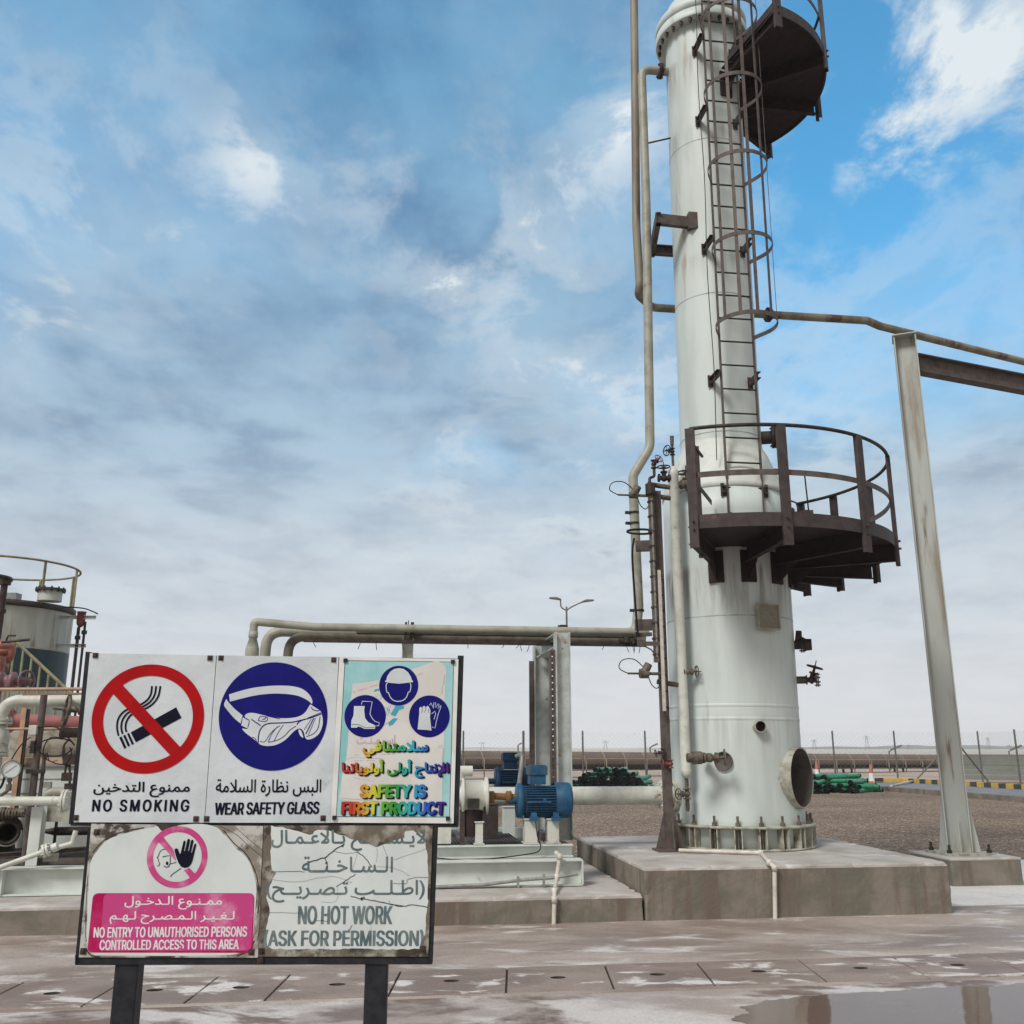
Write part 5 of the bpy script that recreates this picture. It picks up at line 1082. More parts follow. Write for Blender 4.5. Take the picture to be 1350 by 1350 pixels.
M['v_dark'] = pm('dark_glue', (0.022, 0.018, 0.015), (0.05, 0.04, 0.03), 30.0, rough=0.8)
M['v_cyan'] = vinyl('poster_cyan', (0.235, 0.50, 0.52), (0.36, 0.60, 0.61), 4.5, bump=0.1)
M['v_bag'] = vinyl('poster_sack', (0.60, 0.585, 0.55), (0.66, 0.645, 0.62), 8.0, bump=0.1)
M['v_bag_l'] = pm('poster_faint_print', (0.55, 0.33, 0.38), (0.58, 0.45, 0.47), 30.0, rough=0.5)
M['v_bag_b'] = pm('poster_blue_print', (0.05, 0.33, 0.46), rough=0.5)
M['v_bag_s'] = pm('poster_sack_fold', (0.40, 0.40, 0.395), (0.50, 0.495, 0.48), 20.0, rough=0.5)
M['screw'] = pm('rusty_screw', (0.07, 0.04, 0.03), (0.03, 0.02, 0.018), 60.0, rough=0.6, metal=0.3)


def rainbow():
    """print that runs through the spectrum across the poster"""
    m = bpy.data.materials.new('rainbow_print')
    m.use_nodes = True
    N, L = m.node_tree.nodes, m.node_tree.links
    b = N['Principled BSDF']
    b.inputs['Roughness'].default_value = 0.45
    pos = N.new('ShaderNodeNewGeometry').outputs['Position']
    dt = N.new('ShaderNodeVectorMath')
    dt.operation = 'DOT_PRODUCT'
    dt.inputs[1].default_value = BDIR
    L.new(pos, dt.inputs[0])
    mr = N.new('ShaderNodeMapRange')
    mr.inputs[1].default_value = SB(448, 1040).dot(BDIR)
    mr.inputs[2].default_value = SB(590, 1040).dot(BDIR)
    L.new(dt.outputs['Value'], mr.inputs[0])
    r = N.new('ShaderNodeValToRGB')
    e = r.color_ramp.elements
    e[0].position, e[0].color = 0.0, (0.40, 0.004, 0.008, 1)
    e[1].position, e[1].color = 1.0, (0.07, 0.0, 0.16, 1)
    for p, c in ((0.12, (0.48, 0.03, 0.005, 1)), (0.22, (0.55, 0.25, 0.01, 1)), (0.31, (0.60, 0.55, 0.03, 1)), (0.41, (0.09, 0.35, 0.015, 1)), (0.52, (0.01, 0.24, 0.02, 1)),
                 (0.62, (0.02, 0.38, 0.33, 1)), (0.70, (0.015, 0.30, 0.50, 1)), (0.80, (0.01, 0.09, 0.45, 1)), (0.90, (0.01, 0.01, 0.28, 1))):
        q = e.new(p)
        q.color = c
    L.new(mr.outputs[0], r.inputs[0])
    L.new(r.outputs[0], b.inputs['Base Color'])
    return m


M['v_rainbow'] = rainbow()

board_base = (SB(165, 1350) + SB(496, 1350)) / 2
board_base.z = 0
board = thing('notice_board', 'black framed safety notice board on two posts carrying five bilingual signs', 'notice board', board_base)
# posts
for x, w in ((166, 27), (496, 29)):
    p = SB(x, 1268, -0.045)
    b = MB()
    hw = 0.036
    b.obox((p.x, p.y, (p.z - 0.02) / 2), BDIR * hw, BN * hw, UP * ((p.z + 0.02) / 2))
    b.build('post', M['black'], board, bevel=0.004)
# frames of angle iron behind the sheets
b = MB()


def rail(mb, p, q, w, off0=-0.004, off1=-0.05, mi=0):
    """board rail between two photograph points: w px wide, from off0 to off1 behind the sheets"""
    (x0, y0), (x1, y1) = p, q
    d = math.hypot(x1 - x0, y1 - y0)
    nx, ny = -(y1 - y0) / d * w / 2, (x1 - x0) / d * w / 2
    qd = [(x0 + nx, y0 + ny), (x1 + nx, y1 + ny), (x1 - nx, y1 - ny), (x0 - nx, y0 - ny)]
    return mb.prism([SB(x, y, off0) for x, y in qd], BN * (off1 - off0), mi)


for p, q, w in (((113, 865.5), (608, 871.5), 7), ((115.5, 859), (93, 1087), 7), ((607.5, 864), (600.5, 1090), 8), ((92, 1085.5), (604, 1087.5), 7),
                ((119, 1091), (101.5, 1272), 8), ((573, 1091), (566, 1270), 9), ((98, 1266), (570, 1265), 14), ((346, 1091), (339, 1258), 10), ((282, 868), (265, 1080), 8), ((446, 868), (436, 1080), 8)):
    rail(b, p, q, w)
b.build('frame', M['black'], board, bevel=0.002)

# backing sheet behind the lower signs, dark plate across the bottom rail
def sheet(name, quad, mat, parent, off=0.0, thick=0.003):
    mb = MB()
    mb.prism([SB(x, y, off) for x, y in quad], -BN * thick)
    return mb.build(name, mat, parent)


def screws(parent, pts, rad=2.2):
    for x, y in pts:
        mb = MB()
        c = SB(x, y, 0.0)
        r = rad * 0.0026
        mb.obox(c + BN * 0.002, BDIR * r * 1.25, BN * 0.0012, UP * r * 1.25)
        mb.cyl(c + BN * 0.003, c + BN * 0.009, r * 0.8, r * 0.55, 8)
        mb.build('screw', M['screw'], parent)


# --- no smoking
p1 = sheet('sign_panel', ((118.5, 861), (285, 864), (269, 1084.5), (97, 1084)), M['v_white'], board)
p1['label'] = 'no smoking sign with red prohibition ring'
Z3 = lambda pts: zc(90, 850, 5.0, pts)
C1 = (195, 946.6)
g = MB()
flat(g, [ell(195, 948, 74, 72, 96, 0.075), ell(195.2, 948, 59, 57, 96, 0.075)], 0.0016, 0)
flat(g, [Z3([(298, 325), (352, 258), (740, 675), (682, 738)])], 0.0019, 0)
blk = MB()
cig = [Z3([(412, 578), (712, 412), (747, 482), (446, 643)])]
flat(g, cig, 0.0013, 1)
for q in ([(336, 612), (352, 604), (384, 678), (370, 686)], [(362, 600), (376, 592), (408, 664), (394, 672)], [(388, 588), (400, 580), (434, 652), (420, 660)]):
    flat(g, [Z3(q)], 0.0013, 1)
for dx, dy in ((0, 0), (28, 2), (56, 4)):
    a = [(332 + dx * 0.95, 600 - dx * 0.45), (322 + dx * 1.0, 545 + dy), (330 + dx * 0.95, 490 + dx * 0.35), (362 + dx * 0.75, 445 + dx * 0.5), (410 + dx * 0.4, 418 + dx * 0.6), (470 + dx * 0.3, 398 + dx * 0.6), (520 + dx * 0.55, 365 + dx * 0.55), (545 + dx * 0.85, 325 + dx * 0.3), (552 + dx, 272)]
    flat(g, [stroke(Z3(spl(a)), 2.5)], 0.0013, 1)
g.build('pictogram', [M['v_red'], M['v_black']], p1)
t = MB()
flat(t, glyphs('a_smoke', rect(122.5, 1030.5, 249.5, 1051, 1.6)), 0.0016)
flat(t, glyphs('smoke', rect(121, 1054, 249, 1070, 1.5)), 0.0016)
t.build('lettering', M['v_black'], p1)
screws(p1, ((126, 864), (277, 867.5), (100, 1078), (258.5, 1079.5)), 2.6)

# --- safety glasses
p2 = sheet('sign_panel', ((286, 864), (446.5, 866.5), (435.5, 1084.8), (270, 1084.5)), M['v_white'], board, 0.0012)
p2['label'] = 'wear safety glass sign with navy disc and goggles'
ZG = lambda pts: zc(285, 870, 9.0, pts)
g = MB()
flat(g, [ell(285 + 677 / 9, 870 + 672 / 9, 71.6, 71.4, 96, 0.03)], 0.0026, 0)
band = spl([(155, 410), (300, 365), (450, 330), (600, 312), (740, 305), (880, 310), (1000, 335), (1080, 385), (1130, 450), (1145, 500)], 4)
band2 = spl([(1135, 525), (1100, 490), (1010, 440), (900, 412), (740, 400), (600, 405), (450, 425), (300, 460), (165, 495)], 4)
flat(g, [ZG(band + band2)], 0.0031, 1)
flat(g, [ZG(spl([(122, 465), (160, 515), (220, 580), (315, 658)], 4) + spl([(292, 755), (220, 695), (150, 615), (98, 545), (104, 500)], 4))], 0.0031, 1)
flat(g, [ZG([(318, 680), (392, 722), (372, 812), (300, 778)])], 0.0031, 1)
# goggle body
top = spl([(340, 660), (380, 632), (450, 630), (560, 655), (700, 685), (850, 692), (980, 672), (1055, 625), (1095, 565), (1120, 530), (1160, 555), (1235, 605), (1252, 640), (1265, 700), (1262, 780), (1225, 870), (1160, 925), (1095, 945), (1060, 925), (1040, 855), (1005, 815), (955, 825), (900, 870), (820, 950), (720, 1005), (620, 1022), (540, 1010), (500, 985), (430, 925), (350, 865), (312, 820), (330, 815), (375, 815), (400, 720), (345, 690)], 3)
flat(g, [ZG(top)], 0.0031, 1)
flat(g, [ZG(spl([(980, 825), (1010, 840), (1035, 920), (1000, 900), (978, 850)], 4))], 0.0031, 1)
for pts, w in (([(500, 1000), (505, 900), (530, 820), (580, 770), (650, 752), (760, 748), (900, 740), (1000, 718), (1120, 688), (1250, 640)], 1.5),
               ([(520, 965), (580, 970), (640, 880), (700, 820), (760, 780)], 0.9), ([(620, 975), (660, 880), (730, 790)], 0.9), ([(690, 960), (740, 860), (800, 770)], 0.9),
               ([(620, 978), (720, 955), (810, 905), (880, 830), (950, 785)], 1.0), ([(960, 770), (985, 735), (1060, 700)], 1.5),
               ([(1045, 830), (1130, 700)], 0.8), ([(1065, 880), (1160, 690)], 1.4), ([(1095, 890), (1180, 690)], 0.8), ([(1070, 910), (1150, 880), (1210, 810), (1235, 670)], 1.0),
               ([(420, 705), (530, 780)], 1.4), ([(500, 720), (530, 670), (610, 685), (590, 730), (500, 720)], 0.9), ([(550, 705), (580, 700), (590, 680)], 1.1),
               ([(600, 665), (760, 700)], 0.9), ([(430, 915), (465, 935), (490, 990)], 1.0), ([(1130, 560), (1150, 590), (1200, 605), (1225, 600)], 1.2), ([(1085, 690), (1245, 625)], 0.9), ([(330, 680), (385, 712)], 1.2)):
    flat(g, [stroke(ZG(spl(pts, 4)), w)], 0.0036, 0)
g.build('pictogram', [M['v_navy'], M['v_white']], p2)
t = MB()
flat(t, glyphs('a_glass', rect(284, 1027, 423, 1050, 1.2)), 0.0028)
flat(t, glyphs('glass', ((284, 1058), (422, 1056.5), (420.5, 1073), (282.5, 1074.5))), 0.0028)
t.build('lettering', M['v_black'], p2)
screws(p2, ((291.5, 867.5), (440, 870), (272.5, 1079.5), (426, 1078.5)), 2.6)

# --- safety poster
p3 = sheet('sign_panel', ((447.5, 866), (604.5, 869), (598, 1085.5), (434.5, 1084.5)), M['white'], board, 0.0006)
p3['label'] = 'cyan safety poster with a cement sack and rainbow letters'
g = MB()
flat(g, [[(454.5, 870.5), (598.5, 872.5), (593, 1077.5), (443, 1077)]], 0.0010, 4)
flat(g, [[(455.3, 871.3), (597.8, 873.2), (592.3, 1076.7), (443.8, 1076.2)]], 0.0016, 0)
ZP = lambda pts: zc(450, 870, 9.0, pts)
bag = spl([(130, 285), (300, 265), (430, 240), (520, 200), (640, 165), (800, 120), (950, 75), (1060, 30), (1150, 20), (1215, 60), (1245, 130), (1235, 300), (1225, 500), (1222, 800), (1215, 1050), (1205, 1300), (1195, 1550), (1195, 1660), (1190, 1760), (1120, 1800), (900, 1790), (700, 1760), (400, 1715), (60, 1670), (-20, 1640), (-10, 1550), (10, 1350), (60, 1150), (90, 800), (110, 500), (128, 380)], 3)
flat(g, [ZP(bag)], 0.0021, 1)
for pts, w in (([(1205, 310), (1190, 420), (1180, 400)], 1.6), ([(1215, 1050), (1200, 1200), (1205, 1400)], 1.8), ([(1120, 1230), (1200, 1260)], 1.0), ([(1225, 180), (1215, 300)], 1.5), ([(60, 1180), (160, 1160), (500, 1175)], 0.5), ([(0, 1640), (300, 1665), (700, 1710)], 0.9)):
    flat(g, [stroke(ZP(spl(pts)), w)], 0.0024, 5)
for y0, y1, x0, x1, w in ((385, 290, 140, 440, 1.3), (190, 150, 890, 970, 1.6), (1125, 1115, 160, 650, 0.8), (1195, 1190, 150, 480, 0.8), (1020, 1015, 1145, 1205, 1.3), (1045, 1040, 1145, 1205, 1.3), (1395, 1440, 150, 390, 0.6), (1480, 1500, 420, 600, 0.6)):
    n = 9
    for k in range(n):
        if (k * 7 + int(y0)) % 4 == 0:
            continue
        a, c = k / n, (k + 0.75) / n
        flat(g, [stroke(ZP([(x0 + (x1 - x0) * a, y0 + (y1 - y0) * a), (x0 + (x1 - x0) * c, y0 + (y1 - y0) * c)]), w)], 0.0026, 2)
for q in ([(640, 545), (745, 545), (740, 580), (690, 590), (640, 670), (585, 650)], [(620, 690), (672, 695), (610, 770), (565, 785), (555, 745)], [(400, 350), (450, 340), (450, 365), (385, 380)]):
    flat(g, [ZP(q)], 0.0026, 3)
for pts in ([(560, 545), (545, 600), (500, 780)], [(585, 545), (555, 650)], [(510, 560), (580, 600)], [(400, 420), (470, 470), (490, 420)], [(500, 780), (560, 740)], [(540, 590), (600, 640)], [(420, 400), (480, 440)]):
    flat(g, [stroke(ZP(pts), 0.5)], 0.0026, 3)
g.build('poster_picture', [M['v_cyan'], M['v_bag'], M['v_bag_l'], M['v_bag_b'], M['v_black'], M['v_bag_s']], p3)
g = MB()
for cx, cy, rx, ry in ((450 + 681 / 9, 870 + 306 / 9, 25.8, 26.2), (450 + 283 / 9, 870 + 667 / 9, 27.3, 27.8), (450 + 1044 / 9, 870 + 670 / 9, 26.8, 27.6)):
    flat(g, [ell(cx, cy, rx, ry, 64, 0.02)], 0.0031, 0)
hel = [(520, 250), (535, 240), (545, 195), (580, 140), (630, 108), (685, 98), (740, 108), (790, 145), (825, 200), (838, 240), (850, 250), (848, 265), (800, 270), (685, 283), (570, 272), (522, 263)]
flat(g, [ZP(hel)], 0.0036, 1)
flat(g, [stroke(ZP(spl([(548, 275), (532, 300), (540, 380), (560, 390), (580, 440), (620, 480), (675, 492), (735, 478), (775, 440), (795, 385), (815, 375), (826, 310), (818, 275)], 4)), 1.1)], 0.0036, 1)
boot = [(152, 548), (278, 548), (272, 600), (282, 690), (320, 740), (380, 765), (405, 780), (400, 818), (275, 818), (225, 795), (195, 790), (190, 804), (117, 804), (120, 720), (145, 660)]
flat(g, [ZP(boot)], 0.0036, 1)
flat(g, [stroke(ZP([(240, 530), (248, 490), (368, 497), (340, 640), (365, 690), (400, 730), (450, 745), (445, 780), (415, 783)]), 0.9)], 0.0036, 1)
flat(g, [stroke(ZP([(125, 768), (200, 765), (280, 805), (395, 800)]), 0.6)], 0.0040, 0)
glove = [(905, 825), (925, 640), (925, 580), (935, 558), (955, 562), (958, 600), (965, 555), (985, 545), (998, 560), (1000, 600), (1008, 555), (1025, 545), (1040, 560), (1058, 600), (1052, 680), (1070, 838), (1000, 830)]
flat(g, [ZP(glove)], 0.0036, 1)
for q in ([(950, 630), (968, 590)], [(990, 625), (1000, 585)], [(1030, 630), (1040, 580)]):
    flat(g, [stroke(ZP(q), 0.6)], 0.0040, 0)
for q in ([(1045, 540), (1065, 510), (1080, 545), (1092, 575), (1100, 505), (1120, 510), (1118, 570), (1150, 520), (1160, 530), (1145, 580), (1180, 540), (1185, 550), (1150, 640), (1130, 720), (1112, 810), (1075, 795)], [(1070, 640), (1110, 610), (1120, 640), (1100, 705)]):
    flat(g, [stroke(ZP(q), 0.8)], 0.0036, 1)
g.build('pictogram', [M['v_navy'], M['v_white']], p3)
t = MB()
for key, q in (('a_safe', rect(478, 976, 564, 998, .6)), ('a_prod', rect(450.5, 1001, 591, 1025, .6)), ('safe', rect(474, 1034, 561.5, 1052, 1)), ('prod', rect(449.5, 1056.5, 586, 1074, 1))):
    lp = glyphs(key, q)
    for sx, sy, off in ((2.2, 1.7, 0.0040), (1.1, 0.9, 0.0044)):
        flat(t, [[(x + sx, y + sy) for x, y in l] for l in lp], off, 1)
    flat(t, lp, 0.0049, 0)
t.build('lettering', [M['v_rainbow'], M['v_black']], p3)
t = MB()
flat(t, glyphs('a_cem', rect(470, 969, 521, 981, .5)), 0.0028)
t.build('faint_lettering', M['v_bag_l'], p3)
for x, y in ((455.5, 870.8), (597, 872.5), (441, 1078), (590.5, 1079)):
    mb = MB()
    mb.obox(SB(x, y, 0.004), BDIR * 0.0065, BN * 0.003, UP * 0.0065)
    mb.build('clip', M['black'], p3)

# --- no entry sign, its film shrunk and peeling
p4 = sheet('sign_panel', ((120.5, 1086), (347, 1089), (340, 1262.5), (104, 1262)), M['v_back2'], board, 0.0004)
p4['label'] = 'peeling no entry sign with pink ring and pink text field'
Z4 = lambda pts: zc(115, 1080, 5.625, pts)
film = spl([(22, 330), (45, 275), (75, 235), (110, 190), (165, 145), (270, 108), (400, 76), (490, 58), (522, 52), (560, 90), (640, 62), (700, 42), (850, 35), (960, 60), (1010, 110), (1060, 160), (1100, 215), (1150, 250), (1200, 310), (1235, 400), (1255, 500), (1252, 600), (1240, 720), (1230, 880), (1190, 950), (1100, 1000), (900, 1012), (400, 1012), (100, 1010), (45, 1000), (10, 960), (-2, 880), (0, 750), (8, 560)], 3)
g = MB()
flat(g, [Z4([(p[0] + 0, p[1] + 0) for p in film])], 0.0012, 0)
flat(g, [Z4([(500, 30), (720, 30), (702, 50), (640, 66), (562, 98), (520, 52)])], 0.0008, 1)
for pts, w in (([(40, 250), (90, 190), (150, 140), (260, 95), (420, 62)], 1.5), ([(1010, 80), (1090, 180), (1180, 260), (1250, 400), (1275, 560), (1265, 700)], 1.4), ([(980, 50), (1100, 110), (1200, 200), (1300, 280)], 0.7), ([(1100, 60), (1200, 150), (1310, 240)], 0.6), ([(1240, 900), (1200, 970), (1110, 1015)], 1.6), ([(-10, 960), (30, 1010), (100, 1022)], 1.8), ([(5, 420), (-8, 640), (-12, 880)], 0.8), ([(1285, 520), (1290, 700), (1262, 900)], 0.8)):
    flat(g, [stroke(Z4(spl(pts)), w)], 0.0009, 1)
g.build('film', [M['v_white2'], M['v_dark']], p4)
g = MB()
Z5 = lambda pts: zc(185, 1080, 13.5, pts)
flat(g, [ell(185 + 658 / 13.5, 1080 + 673 / 13.5, 40, 40.8, 80, 0.05), ell(185 + 662 / 13.5, 1080 + 672 / 13.5, 32, 32.8, 80, 0.05)], 0.0020, 0)
flat(g, [Z5([(325, 405), (415, 320), (590, 540), (640, 745), (590, 690)])], 0.0023, 0)
flat(g, [Z5([(775, 905), (880, 865), (975, 970), (890, 1045)])], 0.0023, 0)
hand = [(612, 550), (622, 522), (650, 516), (672, 530), (690, 580), (708, 620), (722, 600), (745, 500), (770, 395), (785, 378), (805, 382), (808, 400), (780, 565), (795, 568), (838, 372), (852, 350), (880, 350), (890, 372), (850, 565), (868, 565), (905, 385), (920, 362), (945, 366), (950, 390), (905, 595), (918, 600), (962, 450), (980, 430), (998, 436), (998, 460), (960, 620), (935, 730), (905, 800), (860, 850), (790, 865), (725, 840), (680, 770), (645, 680), (622, 600)]
flat(g, [Z5(hand)], 0.0027, 1)
for pts, w in (([(445, 530), (390, 545), (345, 590), (325, 650), (300, 680), (318, 690), (325, 740), (342, 765), (345, 800), (330, 825), (300, 830)], 0.8), ([(395, 668), (460, 655), (535, 640), (535, 790)], 0.9), ([(530, 795), (645, 762)], 0.8), ([(420, 825), (460, 850), (505, 840), (530, 795)], 1.0), ([(730, 870), (640, 930), (560, 990), (543, 1025)], 0.9)):
    flat(g, [stroke(Z5(pts if len(pts) < 5 and pts[0][0] in (395, 530) else spl(pts)), w)], 0.0025, 1)
flat(g, [ell(185 + 480 / 13.5, 1080 + 783 / 13.5, 1.7, 2.5, 20)], 0.0025, 1)
g.build('pictogram', [M['v_pink'], M['v_black']], p4)
g = MB()


def rrect(q, r, n=6):
    """quad with rounded corners"""
    out = []
    for i in range(4):
        a, c, e = Vector(q[i - 1]), Vector(q[i]), Vector(q[(i + 1) % 4])
        u, v = (a - c).normalized() * r, (e - c).normalized() * r
        for k in range(n + 1):
            w = k / n
            p = (c + u) * (1 - w) ** 2 + c * 2 * w * (1 - w) + (c + v) * w * w
            out.append((p.x, p.y))
    return out


flat(g, [rrect(Z4([(45, 548), (1242, 548), (1225, 990), (0, 988)]), 8)], 0.0018, 1)
flat(g, [rrect(Z4([(125, 552), (1238, 552), (1215, 972), (95, 975)]), 7)], 0.0022, 0)
g.build('text_field', [M['v_pink'], M['v_pink_d']], p4)
t = MB()
for key, q in (('a_entry', rect(164, 1181, 292.5, 1199, .8)), ('a_auth', rect(144.5, 1201, 309, 1218, .8)), ('entry', ((124.2, 1222.2), (326.6, 1221), (325.5, 1234.8), (123.4, 1236.2))), ('auth', ((132, 1239), (315.6, 1238), (315, 1251.2), (131.2, 1252.5)))):
    flat(t, glyphs(key, q), 0.0027)
t.build('lettering', M['v_letter'], p4)
screws(p4, ((128, 1097), (110, 1254), (331.5, 1255)), 2.8)

# --- no hot work sign, cracked
p5 = sheet('sign_panel', ((348, 1088.5), (570.5, 1088.5), (564.5, 1261), (340.5, 1261)), M['v_back'], board, 0.0008)
p5['label'] = 'cracked no hot work sign with faded grey letters'
Z6 = lambda pts: zc(340, 1080, 5.625, pts)
film = [(100, 47), (240, 75), (330, 102), (385, 112), (408, 108), (420, 86), (480, 76), (560, 96), (640, 125), (700, 150), (790, 165), (830, 188), (880, 207), (930, 187), (1000, 160), (1080, 137), (1088, 88), (1150, 86), (1210, 112), (1240, 152), (1255, 250), (1262, 400), (1262, 610), (1255, 640), (1248, 720), (1240, 850), (1215, 900), (1198, 962), (1000, 968), (700, 960), (400, 964), (102, 962), (62, 930), (52, 860), (76, 760), (86, 700), (80, 620), (66, 580), (80, 500), (112, 440), (136, 400), (106, 372), (96, 300), (100, 150)]
rnd = random.Random(9)
jag = []
for i in range(len(film)):
    a, c = film[i], film[(i + 1) % len(film)]
    n = max(1, int(math.hypot(c[0] - a[0], c[1] - a[1]) / 28))
    for k in range(n):
        w = k / n
        jag.append((a[0] + (c[0] - a[0]) * w + rnd.uniform(-5, 5), a[1] + (c[1] - a[1]) * w + rnd.uniform(-5, 5)))
g = MB()
flat(g, [Z6(jag)], 0.0012, 0)
for pts, w in (([(640, 180), (560, 235), (500, 285), (470, 290), (380, 320)], 1.3), ([(500, 285), (520, 365)], 0.9), ([(735, 240), (800, 290), (845, 355)], 1.0), ([(725, 405), (660, 450), (580, 500)], 0.8), ([(690, 570), (770, 590), (900, 610), (1060, 645), (1150, 635), (1262, 655)], 1.0), ([(860, 600), (980, 630), (1070, 640)], 0.8), ([(930, 195), (965, 290)], 0.35), ([(1010, 300), (1250, 220)], 0.3), ([(100, 390), (220, 385), (350, 388)], 0.6), ([(100, 445), (300, 465), (420, 440), (560, 425), (700, 470)], 0.3), ([(85, 690), (310, 695)], 0.4), ([(430, 750), (520, 755)], 0.5), ([(700, 785), (670, 830)], 0.7), ([(1000, 475), (1100, 475), (1110, 445), (1190, 430), (1265, 432)], 0.5), ([(885, 210), (880, 320)], 0.25), ([(560, 235), (650, 255), (735, 245)], 0.4), ([(845, 355), (1000, 360), (1130, 420)], 0.3), ([(980, 630), (975, 600)], 0.4), ([(700, 380), (745, 240)], 0.25), ([(590, 500), (580, 610), (470, 610)], 0.25), ([(840, 790), (830, 930)], 0.25), ([(500, 840), (490, 960)], 0.2)):
    pp = []
    s = spl(pts, 5)
    for x, y in s:
        pp.append((x + rnd.uniform(-3, 3), y + rnd.uniform(-3, 3)))
    flat(g, [stroke(Z6(pp), w)], 0.0022, 1)
flat(g, [ell(340 + 770 / 5.625, 1080 + 590 / 5.625, 1.6, 2.2, 14)], 0.0024, 1)
g.build('film', [M['v_white2'], M['v_dark']], p5)
t = MB()
for key, q in (('a_hot1', rect(357, 1094, 560.5, 1121.8, .8)), ('a_hot2', rect(397.8, 1129, 517.8, 1150.3, .8)), ('a_hot3', rect(350.7, 1160, 559.6, 1190, .8)), ('hot1', rect(392.4, 1194, 517, 1218.7, .8)), ('hot2', rect(347.5, 1225.5, 558.5, 1250.8, .8))):
    flat(t, glyphs(key, q), 0.0018)
t.build('lettering', M['v_ink'], p5)
# ragged bare strip over the top line
g = MB()
flat(g, [Z6([(680, 45), (1085, 60), (1085, 135), (1000, 158), (930, 185), (880, 205), (830, 186), (790, 163), (700, 148), (640, 60)])], 0.0023)
g.build('torn_strip', M['v_back'], p5)
screws(p5, ((345, 1254), (557.5, 1251), (343, 1266)), 2.8)
# ------------------------------------------------------------------ concrete plinths
def plinth(s0, s1, d0, d1, z0, z1, label, seed, step=0.075, lip=0.035):
    """cast block with slightly uneven faces and worn, chipped edges; the top skin is paler"""
    rnd_ = random.Random(seed)
    bm = bmesh.new()
    ns, nd_, nz = max(2, int((s1 - s0) / step)), max(2, int((d1 - d0) / step)), max(3, int((z1 - z0) / step))

    def lin(a, c, n):
        return [a + (c - a) * i / n for i in range(n + 1)]
    ss, ds = lin(s0, s1, ns), lin(d0, d1, nd_)
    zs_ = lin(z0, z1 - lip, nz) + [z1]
    grid = {}

    def vert(i, j, k):
        if (i, j, k) not in grid:
            on = (i in (0, ns)) + (j in (0, nd_)) + (k == nz + 1)
            p = Vector((ss[i], ds[j], zs_[k]))
            amp = 0.0025 if on == 1 else 0.007
            if on >= 2 and rnd_.random() < 0.2:
                amp = 0.03
            inn = Vector((1 if i == 0 else (-1 if i == ns else 0), 1 if j == 0 else (-1 if j == nd_ else 0), -1 if k == nz + 1 else 0))
            p += inn * rnd_.uniform(0, amp)
            grid[(i, j, k)] = bm.verts.new(pl(p.x, p.y, p.z))
        return grid[(i, j, k)]
    for k in range(nz + 1):
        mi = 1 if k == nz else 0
        for i in range(ns):
            for j, flip in ((0, 0), (nd_, 1)):
                f = [vert(i, j, k), vert(i + 1, j, k), vert(i + 1, j, k + 1), vert(i, j, k + 1)]
                bm.faces.new(f[::-1] if flip else f).material_index = mi
        for j in range(nd_):
            for i, flip in ((0, 1), (ns, 0)):
                f = [vert(i, j, k), vert(i, j + 1, k), vert(i, j + 1, k + 1), vert(i, j, k + 1)]
                bm.faces.new(f[::-1] if flip else f).material_index = mi
    for i in range(ns):
        for j in range(nd_):
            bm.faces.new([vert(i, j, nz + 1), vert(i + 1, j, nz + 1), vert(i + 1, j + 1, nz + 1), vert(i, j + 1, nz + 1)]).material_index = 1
    base_ = pl((s0 + s1) / 2, (d0 + d1) / 2, 0)
    for v in bm.verts:
        v.co -= base_
    me = bpy.data.meshes.new('plinth')
    bm.to_mesh(me)
    bm.free()
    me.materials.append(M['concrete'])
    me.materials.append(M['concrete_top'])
    o = bpy.data.objects.new('plinth', me)
    COL.objects.link(o)
    o.location = base_
    BASE[o.name] = base_
    m_ = o.modifiers.new('bevel', 'BEVEL')
    m_.width, m_.segments, m_.limit_method, m_.angle_limit = 0.012, 2, 'ANGLE', R(50)
    return tag(o, label, 'plinth')


S0, S1, D0, D1 = 2.50, 5.62, 9.33, 12.62
plinth(S0, S1, D0, D1, -0.05, 0.49, 'large square concrete plinth carrying the tall white tower', 1)
plinth(-9.5, 2.485, 9.33, 13.0, -0.05, 0.25, 'long low stained concrete plinth under the pump skids, left of the tower', 2)

# ------------------------------------------------------------------ the process tower
CX, CY = 2.685, 11.75


def ax(z):
    """tower axis; it stands a touch out of plumb"""
    return Vector((CX + 0.0075 * (z - 0.5), CY, z))


tower = thing('process_tower', 'tall pale green-white process tower with caged ladder and two round platforms', 'tower', (CX, CY, 0.49))
tower_axis = (ax(12) - ax(0)).normalized()
RS, RU = 0.765, 0.52
b = MB()
rows = [0.0] + [0.32 + 0.05 * k for k in range(19)] + [1.4 + 0.25 * k for k in range(11)] + [4.18]
b.lathe(ax(0.49), tower_axis, [(RS, h) for h in rows] + [(RS - 0.02, h) for h in reversed(rows)] + [(RS, 0.0)], 96)
shell = b.build('lower_shell', M['tower'], tower)


